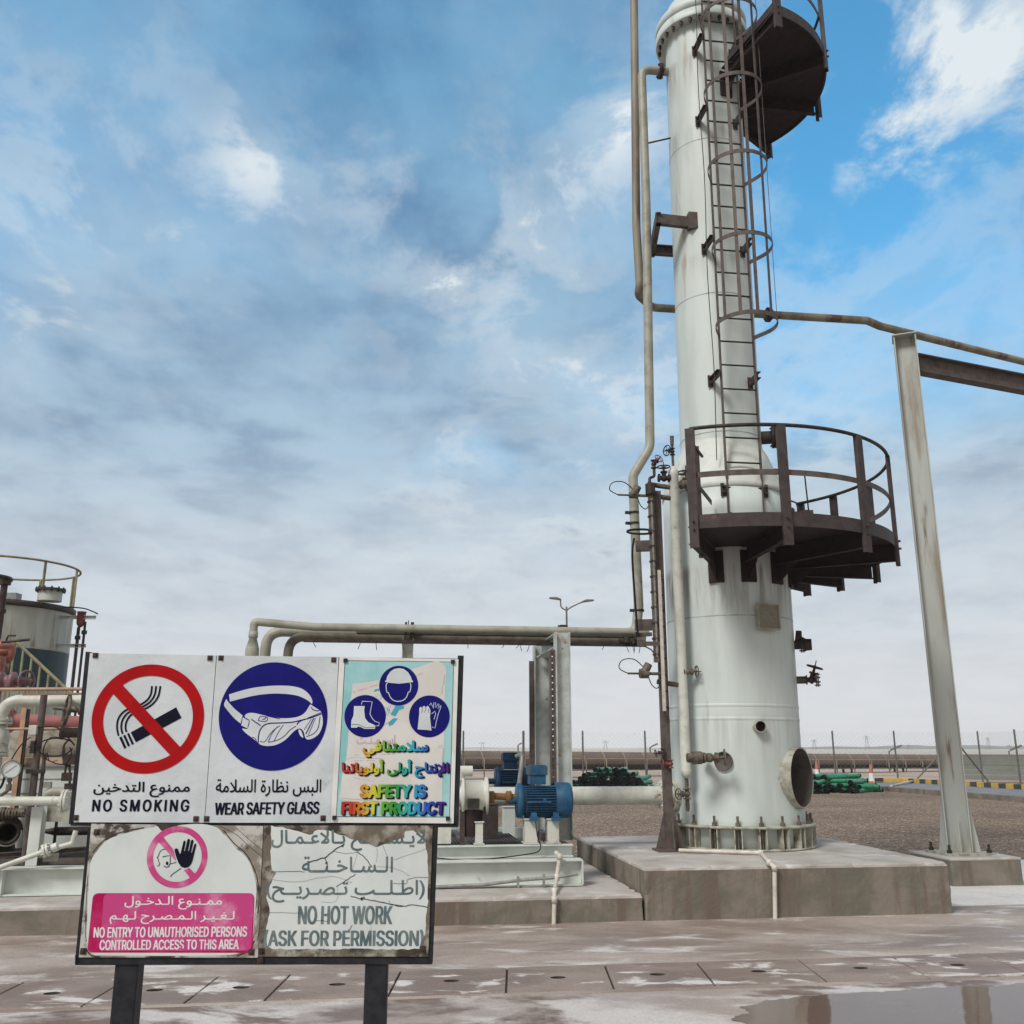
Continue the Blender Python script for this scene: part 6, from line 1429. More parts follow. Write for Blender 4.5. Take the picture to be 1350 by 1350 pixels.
def cut(o, a, c, r):
    """take a round hole out of a mesh, from a to c"""
    weld = bmesh.new()
    weld.from_mesh(o.data)
    bmesh.ops.remove_doubles(weld, verts=weld.verts, dist=1e-5)
    bmesh.ops.recalc_face_normals(weld, faces=weld.faces)
    weld.to_mesh(o.data)
    weld.free()
    k = MB()
    k.cyl(a, c, r, None, 48)
    me = bpy.data.meshes.new('drill')
    base = BASE[o.name]
    me.from_pydata([tuple(p - base) for p in k.v], [], k.f)
    weld = bmesh.new()
    weld.from_mesh(me)
    bmesh.ops.remove_doubles(weld, verts=weld.verts, dist=1e-5)
    bmesh.ops.recalc_face_normals(weld, faces=weld.faces)
    weld.to_mesh(me)
    weld.free()
    d = bpy.data.objects.new('drill', me)
    COL.objects.link(d)
    d.location = base
    m = o.modifiers.new('hole', 'BOOLEAN')
    m.operation, m.object, m.solver = 'DIFFERENCE', d, 'EXACT'
    bpy.context.view_layer.update()
    o2 = o.evaluated_get(bpy.context.evaluated_depsgraph_get())
    new = bpy.data.meshes.new_from_object(o2)
    o.modifiers.clear()
    o.data = new
    new.name = o.name
    bpy.data.objects.remove(d)


dq = Vector((math.cos(R(-38)), math.sin(R(-38)), 0))
cut(shell, ax(1.265) + dq * 0.3, ax(1.265) + dq * 1.2, 0.333)
b = MB()
b.lathe(ax(0.49), tower_axis, ((RS + 0.004, 4.18), (RS + 0.012, 4.19), (RS + 0.012, 4.24), (RS, 4.26), (RS - 0.02, 4.34), (RS - 0.10, 4.52), (RU + 0.07, 4.72), (RU + 0.012, 4.82), (RU, 4.88)), 64)
b.build('cone', M['cone'], tower)
b = MB()
b.lathe(ax(0.49), tower_axis, ((RU, 4.88), (RU, 11.06)), 56)
b.build('upper_shell', M['tower'], tower)
for z, r, h in ((1.92, RS, 0.02), (2.07, RS, 0.02), (7.35, RU, 0.007), (9.65, RU, 0.007), (5.45, RU, 0.007), (3.1, RS, 0.007)):
    b = MB()
    b.lathe(ax(z), tower_axis, ((r + 0.001, -h), (r + 0.002 + h / 6, -h * 0.4), (r + 0.002 + h / 6, h * 0.4), (r + 0.001, h)), 64)
    b.build('weld_seam', M['tower'] if h > 0.01 else M['seam'], tower)
# base ring with gussets and anchor bolts
b = MB()
c0 = ax(0.49)
b.lathe(c0, UP, ((RS, 0.235), (0.875, 0.235), (0.875, 0.262), (RS, 0.262)), 64)
b.lathe(c0, UP, ((RS, 0.003), (0.875, 0.003), (0.875, 0.022), (RS, 0.022)), 64)
NB = 20
for i in range(NB):
    for da in (-0.045, 0.045):
        a = 2 * math.pi * (i + 0.25) / NB + da
        u = Vector((math.cos(a), math.sin(a), 0))
        t = Vector((-u.y, u.x, 0))
        b.obox(c0 + u * (RS + 0.052) + UP * 0.128, u * 0.052, t * 0.006, UP * 0.107)
b.build('base_ring', M['ring'], tower)
for i in range(NB):
    a = 2 * math.pi * (i + 0.25) / NB
    u = Vector((math.cos(a), math.sin(a), 0))
    if u.y > 0.35:
        continue
    p = c0 + u * (RS + 0.058)
    b = MB()
    b.cyl(p + UP * 0.023, p + UP * 0.37, 0.014, None, 10)
    b.cyl(p + UP * 0.2635, p + UP * 0.30, 0.028, None, 6, True, 0, False)
    b.build('anchor_bolt', M['valve'], tower)
# top flange and dome
b = MB()
b.lathe(ax(11.06 + 0.49), tower_axis, ((RU, 0.0), (RU + 0.13, 0.0), (RU + 0.135, 0.01), (RU + 0.135, 0.13), (RU + 0.10, 0.135), (RU + 0.10, 0.145), (RU + 0.135, 0.15), (RU + 0.135, 0.28), (RU + 0.13, 0.29), (RU + 0.02, 0.29)), 56)
b.build('girth_flange', M['tower'], tower)
c1 = ax(11.06 + 0.49)
for i in range(28):
    a = 2 * math.pi * i / 28
    u = Vector((math.cos(a), math.sin(a), 0)) * (RU + 0.085)
    if u.y > 0.2:
        continue
    b = MB()
    b.cyl(c1 + u - UP * 0.045, c1 + u - UP * 0.001, 0.024, None, 6, True, 0, False)
    b.cyl(c1 + u - UP * 0.075, c1 + u - UP * 0.045, 0.014, None, 8)
    b.build('flange_bolt', M['dark'], tower)
b = MB()
b.lathe(c1, tower_axis, ((RU + 0.02, 0.29), (RU + 0.01, 0.42), (RU - 0.03, 0.56), (RU - 0.14, 0.70), (RU - 0.32, 0.79), (0.10, 0.82), (0.10, 1.1), (0.0, 1.1)), 48)
b.build('dome_head', M['tower'], tower)


def on_shell(az, z, r):
    p = ax(z)
    u = Vector((math.cos(R(az)), math.sin(R(az)), 0))
    return p + u * r, u


def ring_pts(c, axis, r, n=28):
    mb = MB()
    _, x, y = mb.frame(axis)
    return [Vector(c) + (x * math.cos(2 * math.pi * i / n) + y * math.sin(2 * math.pi * i / n)) * r for i in range(n)]


def handwheel(c, axis, r, mat, parent, spokes=5, name='handwheel', mt=0.085):
    mb = MB()
    a = Vector(axis).normalized()
    c = Vector(c)
    pts = ring_pts(c, a, r)
    mb.tube(pts, r * mt * 1.25, 8, closed=True)
    for i in range(spokes):
        p = pts[int(i * len(pts) / spokes)]
        mb.tube([c - a * r * 0.10, c.lerp(p, 0.5) - a * r * 0.08, p], r * 0.07, 6)
    mb.cyl(c - a * r * 0.22, c + a * r * 0.25, r * 0.17, None, 10)
    mb.cyl(c - a * r * 0.5, c + a * r * 0.9, r * 0.07, None, 8)
    return mb.build(name, mat, parent)


def gate_valve(c, run, stem, size, mat, parent, wheel=None, name='valve', wmat=None, length=None):
    """valve body on a run of pipe, bonnet, yoke and handwheel along stem"""
    c, a, s = Vector(c), Vector(run).normalized(), Vector(stem).normalized()
    L_ = length or size * 2.6
    mb = MB()
    mb.lathe(c - a * L_ / 2, a, ((0.0, 0), (size * 0.95, 0), (size * 0.95, size * 0.28), (size * 0.5, size * 0.30), (size * 0.55, L_ * 0.3), (size * 0.82, L_ * 0.42), (size * 0.82, L_ * 0.58), (size * 0.55, L_ * 0.7), (size * 0.5, L_ - size * 0.3), (size * 0.95, L_ - size * 0.28), (size * 0.95, L_), (0, L_)), 16)
    mb.cyl(c + s * size * 0.3, c + s * size * 1.25, size * 0.55, size * 0.5, 14)
    mb.cyl(c + s * size * 1.25, c + s * size * 1.5, size * 0.8, None, 14)
    mb.cyl(c + s * size * 1.5, c + s * size * 2.3, size * 0.30, size * 0.24, 10)
    _, x, y = mb.frame(s)
    for k in (-1, 1):
        mb.bar(c + s * size * 1.5 + x * k * size * 0.4, c + s * size * 2.5 + x * k * size * 0.22, size * 0.14, size * 0.14)
    for i in range(6):
        w = 2 * math.pi * i / 6
        o = (x * math.cos(w) + y * math.sin(w)) * size * 0.66
        mb.cyl(c + o + s * size * 1.12, c + o + s * size * 1.62, size * 0.08, None, 6, True, 0, False)
    v = mb.build(name, mat, parent)
    handwheel(c + s * size * 2.6, s, wheel or size * 1.5, wmat or mat, v)
    return v


# manhole duct low on the right
p, u = on_shell(-38, 1.265, 0.0)
b = MB()
b.lathe(p, u, ((0.345, RS - 0.16), (0.345, RS + 0.045), (0.335, RS + 0.05), (0.325, RS + 0.045)), 48, 0)
b.lathe(p, u, ((0.325, RS + 0.045), (0.325, RS - 0.45)), 48, 1)
b.lathe(p, u, ((0.325, RS - 0.45), (0.0, RS - 0.45)), 48, 2)
mh = b.build('manhole_duct', [M['ring'], M['bore'], M['hole']], tower)
# small open nozzle
p, u = on_shell(-82.5, 1.83, 0.0)
b = MB()
b.lathe(p, u, ((0.07, RS - 0.03), (0.07, RS + 0.075), (0.066, RS + 0.078), (0.058, RS + 0.075)), 24, 0)
b.lathe(p, u, ((0.058, RS + 0.075), (0.058, RS + 0.005), (0.0, RS + 0.005)), 24, 1)
b.build('open_nozzle', [M['ring'], M['hole']], tower)
# drain nozzle and valve on the front, left of centre
p, u = on_shell(-113, 1.45, 0.0)
b = MB()
b.lathe(p, u, ((0.105, RS - 0.03), (0.105, RS + 0.03), (0.095, RS + 0.03), (0.095, RS + 0.004), (0, RS + 0.004)), 28, 0)
b.build('valve_collar', M['bore'], tower)
c = PL(936, 999, 10.42)
v = gate_valve(c, E1, (E1 * 0.93 - E2 * 0.25 + UP * 0.02), 0.062, M['valve'], tower, 0.085, 'drain_valve')
b = MB()
b.cyl(c - E1 * 0.10, c - E1 * 0.20, 0.07, None, 16)
b.cyl(c - E1 * 0.2, c - E1 * 0.26, 0.055, 0.05, 16)
b.cyl(c + E2 * 0.0, c + E2 * 0.26, 0.05, None, 14)
b.build('drain_branch', M['valve'], v)
# nozzles on the right-hand side
for (px, py, sz, kind) in ((1052, 857, 0.075, 'stub'), (1056, 901, 0.062, 'valve')):
    q = PL(px, py, 11.55)
    dirr = Vector((0.955, -0.297, 0))
    b = MB()
    b.cyl(ax(q.z) + dirr * (RS - 0.05), ax(q.z) + dirr * (RS + 0.12), sz * 0.72, None, 18)
    if kind == 'stub':
        b.cyl(ax(q.z) + dirr * (RS + 0.10), ax(q.z) + dirr * (RS + 0.2), sz, sz * 0.9, 18)
        b.flange(ax(q.z) + dirr * (RS + 0.09), dirr, sz * 1.25, 0.018, 8)
        b.cyl(ax(q.z) + dirr * (RS + 0.05) + UP * 0.05, ax(q.z) + dirr * (RS + 0.06) + UP * 0.17, 0.045, 0.035, 12)
        b.build('capped_nozzle', M['valve_d'], tower)
    else:
        nz = b.build('nozzle', M['valve'], tower)
        vv = gate_valve(ax(q.z) + dirr * (RS + 0.17), dirr, UP * 0.8 + dirr * 0.25, 0.06, M['valve_d'], tower, 0.09, 'side_valve', M['dark'], 0.13)
        b = MB()
        b.flange(ax(q.z) + dirr * (RS + 0.235), dirr, 0.085, 0.014, 8)
        b.build('blind_flange', M['valve'], vv)
# nameplate on a bracket frame
p, u = on_shell(-70, 3.08, 0.0)
t = Vector((-u.y, u.x, 0))
b = MB()
c = p + u * (RS + 0.065)
b.obox(c, t * 0.135, u * 0.004, UP * 0.135, 0)
for s in (-1, 1):
    b.obox(c + t * s * 0.143, t * 0.009, u * 0.018, UP * 0.152, 1)
    b.obox(c + UP * s * 0.143, t * 0.133, u * 0.018, UP * 0.009, 1)
    b.obox(p + u * (RS + 0.02) + t * s * 0.11, t * 0.012, u * 0.045, UP * 0.11, 1)
b.build('nameplate', [M['plate'], M['pipe']], tower)
# blind nozzle above the lower platform
q = PL(1010, 577, 11.1)
dirr = q - ax(q.z)
dirr.z = 0
dirr.normalize()
b = MB()
b.cyl(ax(q.z) + dirr * (RU - 0.03), ax(q.z) + dirr * (RU + 0.17), 0.085, None, 20)
b.flange(ax(q.z) + dirr * (RU + 0.16), dirr, 0.145, 0.03, 10)
b.build('blind_nozzle', M['valve_d'], tower)

# ---- ladder with safety cage
LT, LB = PL(945.5, 2, 10.56), PL(984, 686, 10.56)
ladax = (LT - LB).normalized()


def lad(z, off=0.0, fwd=0.0):
    t = (z - LB.z) / (LT.z - LB.z)
    return LB + (LT - LB) * t + E1 * off - E2 * fwd


ladder = MB()
ZB, ZT = 4.0, 12.5
HW = 0.222
lp = tower
b = MB()
b.bar(lad(ZB, -HW), lad(ZT, -HW), 0.014, 0.05, E2)
lad_o = b.build('ladder_rail', M['brown2'], tower)
b = MB()
b.bar(lad(ZB, HW), lad(ZT, HW), 0.014, 0.05, E2)
b.build('ladder_rail', M['brown2'], tower)
rung = None
zr = 4.33
while zr < ZT:
    b = MB()
    b.cyl(lad(zr, -HW + 0.006), lad(zr, HW - 0.006), 0.0115, None, 8)
    b.build('rung', M['dark'], tower)
    zr += 0.318
# standoff brackets between ladder and shell
for z in (4.62, 6.12, 7.98, 9.92, 11.05):
    for s in (-1, 1):
        b = MB()
        p = lad(z, s * (HW + 0.02))
        rr = RS if z < 4.7 else RU
        c = ax(z)
        # reach back to the shell along E2
        h = (p - c).dot(E1)
        depth = math.sqrt(max(rr * rr - h * h, 0.01))
        q = c + E1 * h - E2 * (depth - 0.02)
        q.z = z
        b.channel(p - E2 * 0.03, q, 0.085, 0.045, 0.008, UP, s)
        b.obox(q - E2 * 0.02, E1 * 0.055, E2 * 0.008, UP * 0.08)
        b.build('ladder_bracket', M['brown'], tower)
# hoops
HC, HR = 0.36, 0.37
hz = [6.62, 7.67, 8.80, 9.93, 11.06, 12.15]
for z in hz:
    pts = [lad(z, -HW)]
    for i in range(23):
        a = R(152) + (R(360 + 28) - R(152)) * i / 22
        pts.append(lad(z) - E2 * HC + E1 * (HR * math.cos(a)) + E2 * (HR * math.sin(a)))
    pts.append(lad(z, HW))
    b = MB()
    b.strip(pts, 0.052, 0.008, UP)
    b.build('cage_hoop', M['brown2'], tower)
for a in (205, 238, 270, 302, 335):
    o = -E2 * HC + (E1 * math.cos(R(a)) + E2 * math.sin(R(a))) * (HR - 0.008)
    t = Vector((-math.sin(R(a)) * E1.x + math.cos(R(a)) * E2.x, -math.sin(R(a)) * E1.y + math.cos(R(a)) * E2.y, 0))
    b = MB()
    b.bar(lad(6.60) + o, lad(12.4) + o, 0.042, 0.007, E1 * math.cos(R(a)) + E2 * math.sin(R(a)))
    b.build('cage_bar', M['brown2'], tower)
# wire running down beside the ladder
b = MB()
b.tube([lad(z, -HW - 0.085 + 0.012 * math.sin(z * 2.3), -0.04) for z in [5.0 + 0.25 * k for k in range(30)]], 0.006, 5)
b.build('earth_wire', M['dark'], tower)


# ---- platforms
def platform(zd, a0, a1, Ro, posts, back_posts, rail_h=1.08, post_w=0.1, rin=RU + 0.06, beams=None, midz=0.55):
    c = ax(zd)

    def P(a, r, z):
        return Vector((c.x + r * math.cos(R(a)), c.y + r * math.sin(R(a)), z))
    n = 48
    b = MB()
    vs = []
    for i in range(n + 1):
        a = a0 + (a1 - a0) * i / n
        vs += [P(a, rin, zd - 0.012), P(a, Ro - 0.01, zd - 0.012), P(a, Ro - 0.01, zd), P(a, rin, zd)]
    fs = [(0, 1, 2, 3), tuple(4 * n + j for j in (3, 2, 1, 0))]
    for i in range(n):
        for j in range(4):
            k = 4 * i
            fs.append((k + j, k + 4 + j, k + 4 + (j + 1) % 4, k + (j + 1) % 4))
    b.add(vs, fs)
    root = b.build('platform', M['deck'], tower)
    b = MB()
    pts = [P(a0 + (a1 - a0) * i / n, Ro, zd + 0.025) for i in range(n + 1)]
    b.strip(pts, 0.15, 0.012, UP)
    b.bar(P(a0, rin + 0.03, zd + 0.025), P(a0, Ro, zd + 0.025), 0.012, 0.15)
    b.bar(P(a1, rin + 0.03, zd + 0.025), P(a1, Ro, zd + 0.025), 0.012, 0.15)
    b.build('kick_plate', M['brown'], root)
    for a in posts:
        u = Vector((math.cos(R(a)), math.sin(R(a)), 0))
        t = Vector((-u.y, u.x, 0))
        b = MB()
        q0, q1 = P(a, Ro + 0.035, zd - 0.26), P(a, Ro + 0.035, zd + rail_h)
        b.channel(q0, q1, post_w, 0.05, 0.009, t, 1 if a < 0 else -1)
        for dz in (-0.06, 0.03):
            b.cyl(P(a, Ro + 0.03, zd + dz), P(a, Ro + 0.062, zd + dz), 0.014, None, 6, True, 0, False)
        b.build('rail_post', M['brown'], root)
    b = MB()
    b.tube([P(a0 + (a1 - a0) * i / n, Ro + 0.01, zd + rail_h) for i in range(n + 1)], 0.021, 10)
    b.build('top_rail', M['dark'], root)
    b = MB()
    b.strip([P(a0 + (a1 - a0) * i / n, Ro - 0.012, zd + midz) for i in range(n + 1)], 0.062, 0.009, UP)
    b.build('mid_rail', M['brown2'], root)
    for a in (beams or posts):
        u = Vector((math.cos(R(a)), math.sin(R(a)), 0))
        r0 = (RS if zd < 5 else RU) + 0.0
        b = MB()
        b.channel(P(a, r0 + 0.02, zd - 0.115), P(a, Ro - 0.01, zd - 0.115), 0.2, 0.07, 0.011, UP, 1)
        t = Vector((-u.y, u.x, 0)) * 0.012
        # knee plate against the shell
        b.prism([P(a, r0, zd - 0.215), P(a, r0 + 0.30, zd - 0.215), P(a, r0 + 0.07, zd - 0.40), P(a, r0, zd - 0.40)], t)
        b.obox(P(a, r0 + 0.012, zd - 0.25), u * 0.014, t.normalized() * 0.09, UP * 0.19)
        b.build('support_beam', M['deck'], root)
    return root, P


pf, PP = platform(3.93, -112, 46, 2.0, (-112, -84, -54, -25, 10, 30, 45), ())
# loose hose rail at the left end, seen edge on
b = MB()
b.bar(PP(-112, 0.85, 4.45), PP(-112, 2.0, 4.45), 0.01, 0.06)
b.tube([PP(-112, 1.99, 5.0), PP(-113, 1.75, 4.93), PP(-113, 1.2, 4.93)], 0.018, 8)
b.build('end_rail', M['brown'], pf)
b = MB()
b.channel(PP(-113.5, 1.35, 3.69), PP(-113.5, 1.35, 5.0), 0.09, 0.045, 0.009, UP.cross(Vector((1, 0, 0))), 1)
b.build('rail_post', M['brown'], pf)
pf2, PP2 = platform(10.76, -70, 46, 1.68, (-68, -28, 8, 44), (), 1.1, 0.1, RU + 0.05)
# small ball valve and thin tubing standing on the lower platform
q = PL(1045, 676, 12.3)
b = MB()
b.cyl(q - E1 * 0.12, q, 0.055, None, 14)
b.flange(q - E1 * 0.02, E1, 0.075, 0.014, 6)
b.cyl(q, q + E1 * 0.28, 0.022, None, 10)
b.obox(q + E1 * 0.22, E1 * 0.07, E2 * 0.04, UP * 0.04)
b.tube(fillet([q + E1 * 0.10 + UP * 0.03, q + E1 * 0.06 + UP * 0.15, q - E1 * 0.1 + UP * 0.2], 0.03), 0.012, 8)
b.build('sample_valve', M['valve'], tower)
b = MB()
b.tube(fillet([q + E1 * 0.24 + UP * 0.03, q + E1 * 0.22 + UP * 0.62, q - E1 * 0.5 + UP * 0.64], 0.06), 0.011, 8)
b.build('sample_tube', M['dark'], tower)
# pipe support bracket on the left of the upper shell
za = PL(890, 290, 10.95)
b = MB()
c = ax(za.z)
near0, near1 = PL(908, 292, 10.93), PL(866, 291, 10.9)
near1.z = near0.z
far0, far1 = PL(890, 325, 11.75), PL(859, 324, 11.75)
far0.z = far1.z = near0.z
b.channel(near0 + E1 * 0.02, near1, 0.15, 0.07, 0.012, UP, 1)
b.channel(far0 + E1 * 0.12, far1, 0.15, 0.07, 0.012, UP, -1)
b.channel(near1 - E1 * 0.02 - E2 * 0.02, far1 - E1 * 0.02 + E2 * 0.05, 0.15, 0.07, 0.012, UP, 1)
b.obox(near0 + E1 * 0.05, E1 * 0.06, E2 * 0.05, UP * 0.12)
b.build('pipe_bracket', M['brown2'], tower)
# relief line nozzle at the top left
q = PL(884, 95, 11.3)
b = MB()
b.cyl(Vector((ax(q.z).x, ax(q.z).y, q.z)) - E1 * (RU - 0.04), Vector((ax(q.z).x, ax(q.z).y, q.z)) - E1 * (RU + 0.13), 0.06, None, 16)
b.build('relief_nozzle', M['pipe'], tower)
# ------------------------------------------------------------------ pipes about the tower
def pipe_thing(name, pts, r, mat, label, cat='pipe', flanges=(), rad=0.14, n=14, extra=None, fm=None, group=None):
    mb = MB()
    path = fillet(pts, rad, 8)
    mb.tube(path, r, n)
    loc = Vector(pts[-1] if pts[-1].z < pts[0].z else pts[0])
    if not flanges and not extra:
        return tag(mb.build(name, mat, loc=loc), label, cat, group)
    root = thing(name, label, cat, loc, group)
    mb.build('tube', mat, root)
    for (c, a) in flanges:
        m2 = MB()
        m2.flange(c, a, r * 1.85, 0.022, 8)
        m2.build('flange', fm or M['valve'], root)
    if extra:
        extra(root)
    return root


DA = 11.30
A0 = PL(884, 95, DA)
ptsA = [A0 + E1 * 0.0, PL(846, 95, DA), PL(852, 270, DA), PL(857, 590, DA), PL(834.5, 627, DA), PL(835.5, 660, DA), PL(842, 800, DA), PL(838, 832, DA)]
ptsA[1].z = A0.z
zl = PL(600, 833, DA).z
ptsA[-1].z = zl + 0.02
endL = PL(470, 832, DA)
endL.z = zl + 0.02


def clampsA(root):
    for y, x in ((676, 835.5), (690, 836), (805, 842)):
        m2 = MB()
        p = PL(x, y, DA)
        m2.lathe(p, UP, ((0.064, -0.012), (0.069, -0.012), (0.069, 0.012), (0.064, 0.012)), 16)
        m2.obox(p - E1 * 0.085, E1 * 0.025, E2 * 0.02, UP * 0.016)
        m2.build('clamp', M['dark'], root)


pipe_thing('relief_pipe', ptsA + [endL], 0.06, M['pipe'], 'beige pipe falling down the left side of the tower with a jog in it', 'pipe',
           [(A0 - E1 * 0.15, E1)], [0.14, 0.3, 0.3, 0.2, 0.2, 0.2, 0.14], extra=clampsA, fm=M['valve_d'])

# pipe behind it, turning behind the tower and out to the right-hand rack
DB = 11.95
zB = PL(1000, 414, DB).z
B0 = [PL(835, -90, 11.52), PL(839, 300, 11.52), PL(843.5, 375, 11.52)]
Bt = PL(842, 408, 11.60)
B1 = PL(860, 412, DB)
B1.z = Bt.z = zB
B2 = PL(1143, 421, DB)
B2.z = zB
rk = Vector((math.cos(R(22)), math.sin(R(22)), 0))
B3 = onz(1160, 430, zB - 0.02)
B4 = onz(1350, 477, zB - 0.05)
B5 = B3 + (B4 - B3) * 2.6
zB5 = B3.z
pipe_thing('overhead_pipe', B0 + [Bt, B1, B2, B3, B5], 0.058, M['pipe_rusty'], 'thin brown overhead pipe passing behind the tower and running right over the steel rack post', 'pipe',
           [(PL(1013, 415, DB), E1)], [0.2, 0.12, 0.12, 0.2, 0.2, 0.12], fm=M['dark'])
# small stay between pipe and shell
b = MB()
b.cyl(PL(853, 189, DA), ax(PL(882, 175, 11.2).z) - E1 * (RU - 0.05) + UP * 0.0, 0.012, None, 8)
tag(b.build('stay_rod', M['dark'], loc=PL(853, 189, DA)), 'thin dark rod tying the beige pipe to the tower above the bracket', 'stay rod')

# ------------------------------------------------------------------ steel post and beam of the rack on the right
pz = 0.32
bpl = MB()
base = onz(1266, 1126, pz)
pdir = rk
pnor = Vector((-rk.y, rk.x, 0))
bpl.obox(base + Vector((0.04, 0, -0.16 - 0.05)), E1 * 0.45, E2 * 0.45, UP * 0.205, 0)
bpl.obox(base + Vector((0.04, 0, -0.012)), E1 * 0.456, E2 * 0.456, UP * 0.016, 1)
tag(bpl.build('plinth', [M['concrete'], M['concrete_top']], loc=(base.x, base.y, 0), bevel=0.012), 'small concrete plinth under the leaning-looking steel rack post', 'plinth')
rack = thing('pipe_rack', 'tall rust-streaked steel rack post with a brown beam reaching right out of the picture', 'pipe rack', (base.x, base.y, pz))
top = atY(1192, 446, base.y)
b = MB()
p0 = Vector((base.x, base.y, pz + 0.02))
p1 = Vector((base.x + 0.0, base.y, top.z))
# open H section: the web faces the viewer's right, one flange towards the left
fd = Vector((math.cos(R(-22)), math.sin(R(-22)), 0))
b.ibeam(p0, p1, 0.29, 0.28, 0.016, fd)
b.build('post', M['galv_rust'], rack)
b = MB()
b.obox(p1 + UP * 0.008, fd * 0.16, Vector((-fd.y, fd.x, 0)) * 0.16, UP * 0.008)
b.build('top_plate', M['galv_rust'], rack)
b = MB()
b.obox(p0 - UP * 0.002, E1 * 0.31, E2 * 0.26, UP * 0.014)
b.build('base_plate', M['ring'], rack)
b = MB()
for s in (-1, 1):
    sd = Vector((-fd.y, fd.x, 0))
    b.prism([p0 + fd * (s * 0.147) + UP * 0.013, p0 + fd * (s * 0.235) + UP * 0.013, p0 + fd * (s * 0.155) + UP * 0.62, p0 + fd * (s * 0.147) + UP * 0.62], sd * 0.012)
    b.prism([p0 + sd * (s * 0.142) + UP * 0.013, p0 + sd * (s * 0.215) + UP * 0.013, p0 + sd * (s * 0.15) + UP * 0.5, p0 + sd * (s * 0.142) + UP * 0.5], fd * 0.012)
b.build('gusset', M['galv_rust'], rack)
for sx in (-1, 1):
    for sy in (-1, 1):
        b = MB()
        q = p0 + E1 * sx * 0.26 + E2 * sy * 0.2
        b.cyl(q, q + UP * 0.11, 0.016, None, 10)
        b.cyl(q + UP * 0.013, q + UP * 0.05, 0.03, None, 6, True, 0, False)
        b.build('anchor_bolt', M['dark'], rack)
b = MB()
zb = p1.z - 0.36
q0 = Vector((p1.x, p1.y, zb)) + rk * 0.16
q1 = q0 + rk * 6.5
b.ibeam(q0, q1, 0.27, 0.16, 0.014)
b.build('beam', M['brown2'], rack)
# a second post well out of frame carries the beam's other end
b = MB()
b.ibeam(Vector((q1.x, q1.y, 0)), Vector((q1.x, q1.y, p1.z)), 0.29, 0.28, 0.016, fd)
b.build('post', M['galv_rust'], rack)
# ------------------------------------------------------------------ level gauge stand and standpipe in front of the tower
DG = 10.72
gb = PL(884, 1120, DG)
gb.z = 0.49
gs = thing('gauge_stand', 'dusty brown post on a pyramid foot holding the level gauge beside the tower', 'gauge stand', gb)
gt = PL(864, 640, DG)


def gp(z, s=0.0, d=0.0):
    return Vector((gb.x, gb.y, z)) + E1 * s + E2 * d


b = MB()
b.channel(gp(0.5), gp(4.62), 0.10, 0.06, 0.01, E1, 1)
b.build('post', M['brown2'], gs)
b = MB()
b.obox(gp(0.502), E1 * 0.17, E2 * 0.15, UP * 0.01)
for u, v in ((E1, E2), (-E1, E2), (E2, E1), (-E2, E1)):
    o = gp(0.513) + u * 0.052
    b.prism([o, o + u * 0.11, o + u * 0.005 + UP * 0.40], v * 0.012)
b.build('foot', M['brown2'], gs)
# gauge columns: two long glass gauges with frames, one above the other
for k, (z0, z1, ds) in enumerate(((2.55, 4.55, -0.10), (1.95, 3.6, -0.02))):
    b = MB()
    b.bar(gp(z0, ds, -0.07), gp(z1, ds, -0.07), 0.055, 0.05, E2, 0)
    b.bar(gp(z0 + 0.06, ds, -0.098), gp(z1 - 0.06, ds, -0.098), 0.02, 0.012, E2, 1)
    b.build('gauge_glass', [M['valve'], M['galv']], gs)
    n = int((z1 - z0) / 0.17)
    for i in range(n):
        m2 = MB()
        z = z0 + 0.09 + i * (z1 - z0 - 0.18) / (n - 1)
        m2.obox(gp(z, ds, -0.07), E1 * 0.037, E2 * 0.034, UP * 0.011)
        m2.build('gauge_clamp', M['valve_d'], gs)
b = MB()
b.bar(gp(2.0, -0.045, -0.12), gp(3.62, -0.045, -0.12), 0.035, 0.02, E2)
b.build('scale_strip', M['pvc'], gs)
b = MB()
b.cyl(gp(4.55, -0.1, -0.07), gp(4.68, -0.1, -0.07), 0.06, None, 8, True, 0, False)
vq = PL(862, 612, DG)
b.tube(fillet([gp(4.66, -0.1, -0.07), gp(4.76, -0.1, -0.05), Vector((vq.x, vq.y, 4.80)), vq], 0.04), 0.018, 8)
b.build('gauge_head', M['dark'], gs)
# instrument arms
for z, L_ in ((3.0, 0.30), (3.95, 0.26)):
    b = MB()
    b.channel(gp(z, 0.0, 0.02), gp(z, -L_, 0.1), 0.13, 0.05, 0.01, UP, 1)
    b.build('bracket_arm', M['brown2'], gs)
for (x, y, sz) in ((849, 888, 0.055), (835, 653, 0.04)):
    q = PL(x, y, DG - 0.02)
    b = MB()
    b.cyl(q - E1 * 0.05, q + E1 * 0.05, sz, None, 12)
    b.cyl(q + E1 * 0.05, q + E1 * 0.24, 0.018, None, 8)
    b.cyl(q - E1 * 0.05, q - E1 * 0.19, 0.012, None, 8)
    b.cyl(q + UP * 0.0, q + UP * 0.11 + E1 * 0.06, 0.05, 0.045, 12)
    b.build('transmitter', M['valve'], gs)
    b = MB()
    s0 = q - E1 * 0.19
    b.tube(spl3([s0, s0 - E1 * 0.1 + UP * 0.06, s0 - E1 * 0.06 + UP * 0.15, s0 + E1 * 0.08 + UP * 0.16, q + E1 * 0.02 + UP * 0.05]), 0.006, 6)
    b.tube(spl3([q + E1 * 0.05 - UP * 0.03, q + E1 * 0.09 - UP * 0.13, q + E1 * 0.16 - UP * 0.16, q + E1 * 0.22 - UP * 0.02]), 0.006, 6)
    b.build('instrument_cable', M['cable'], gs)
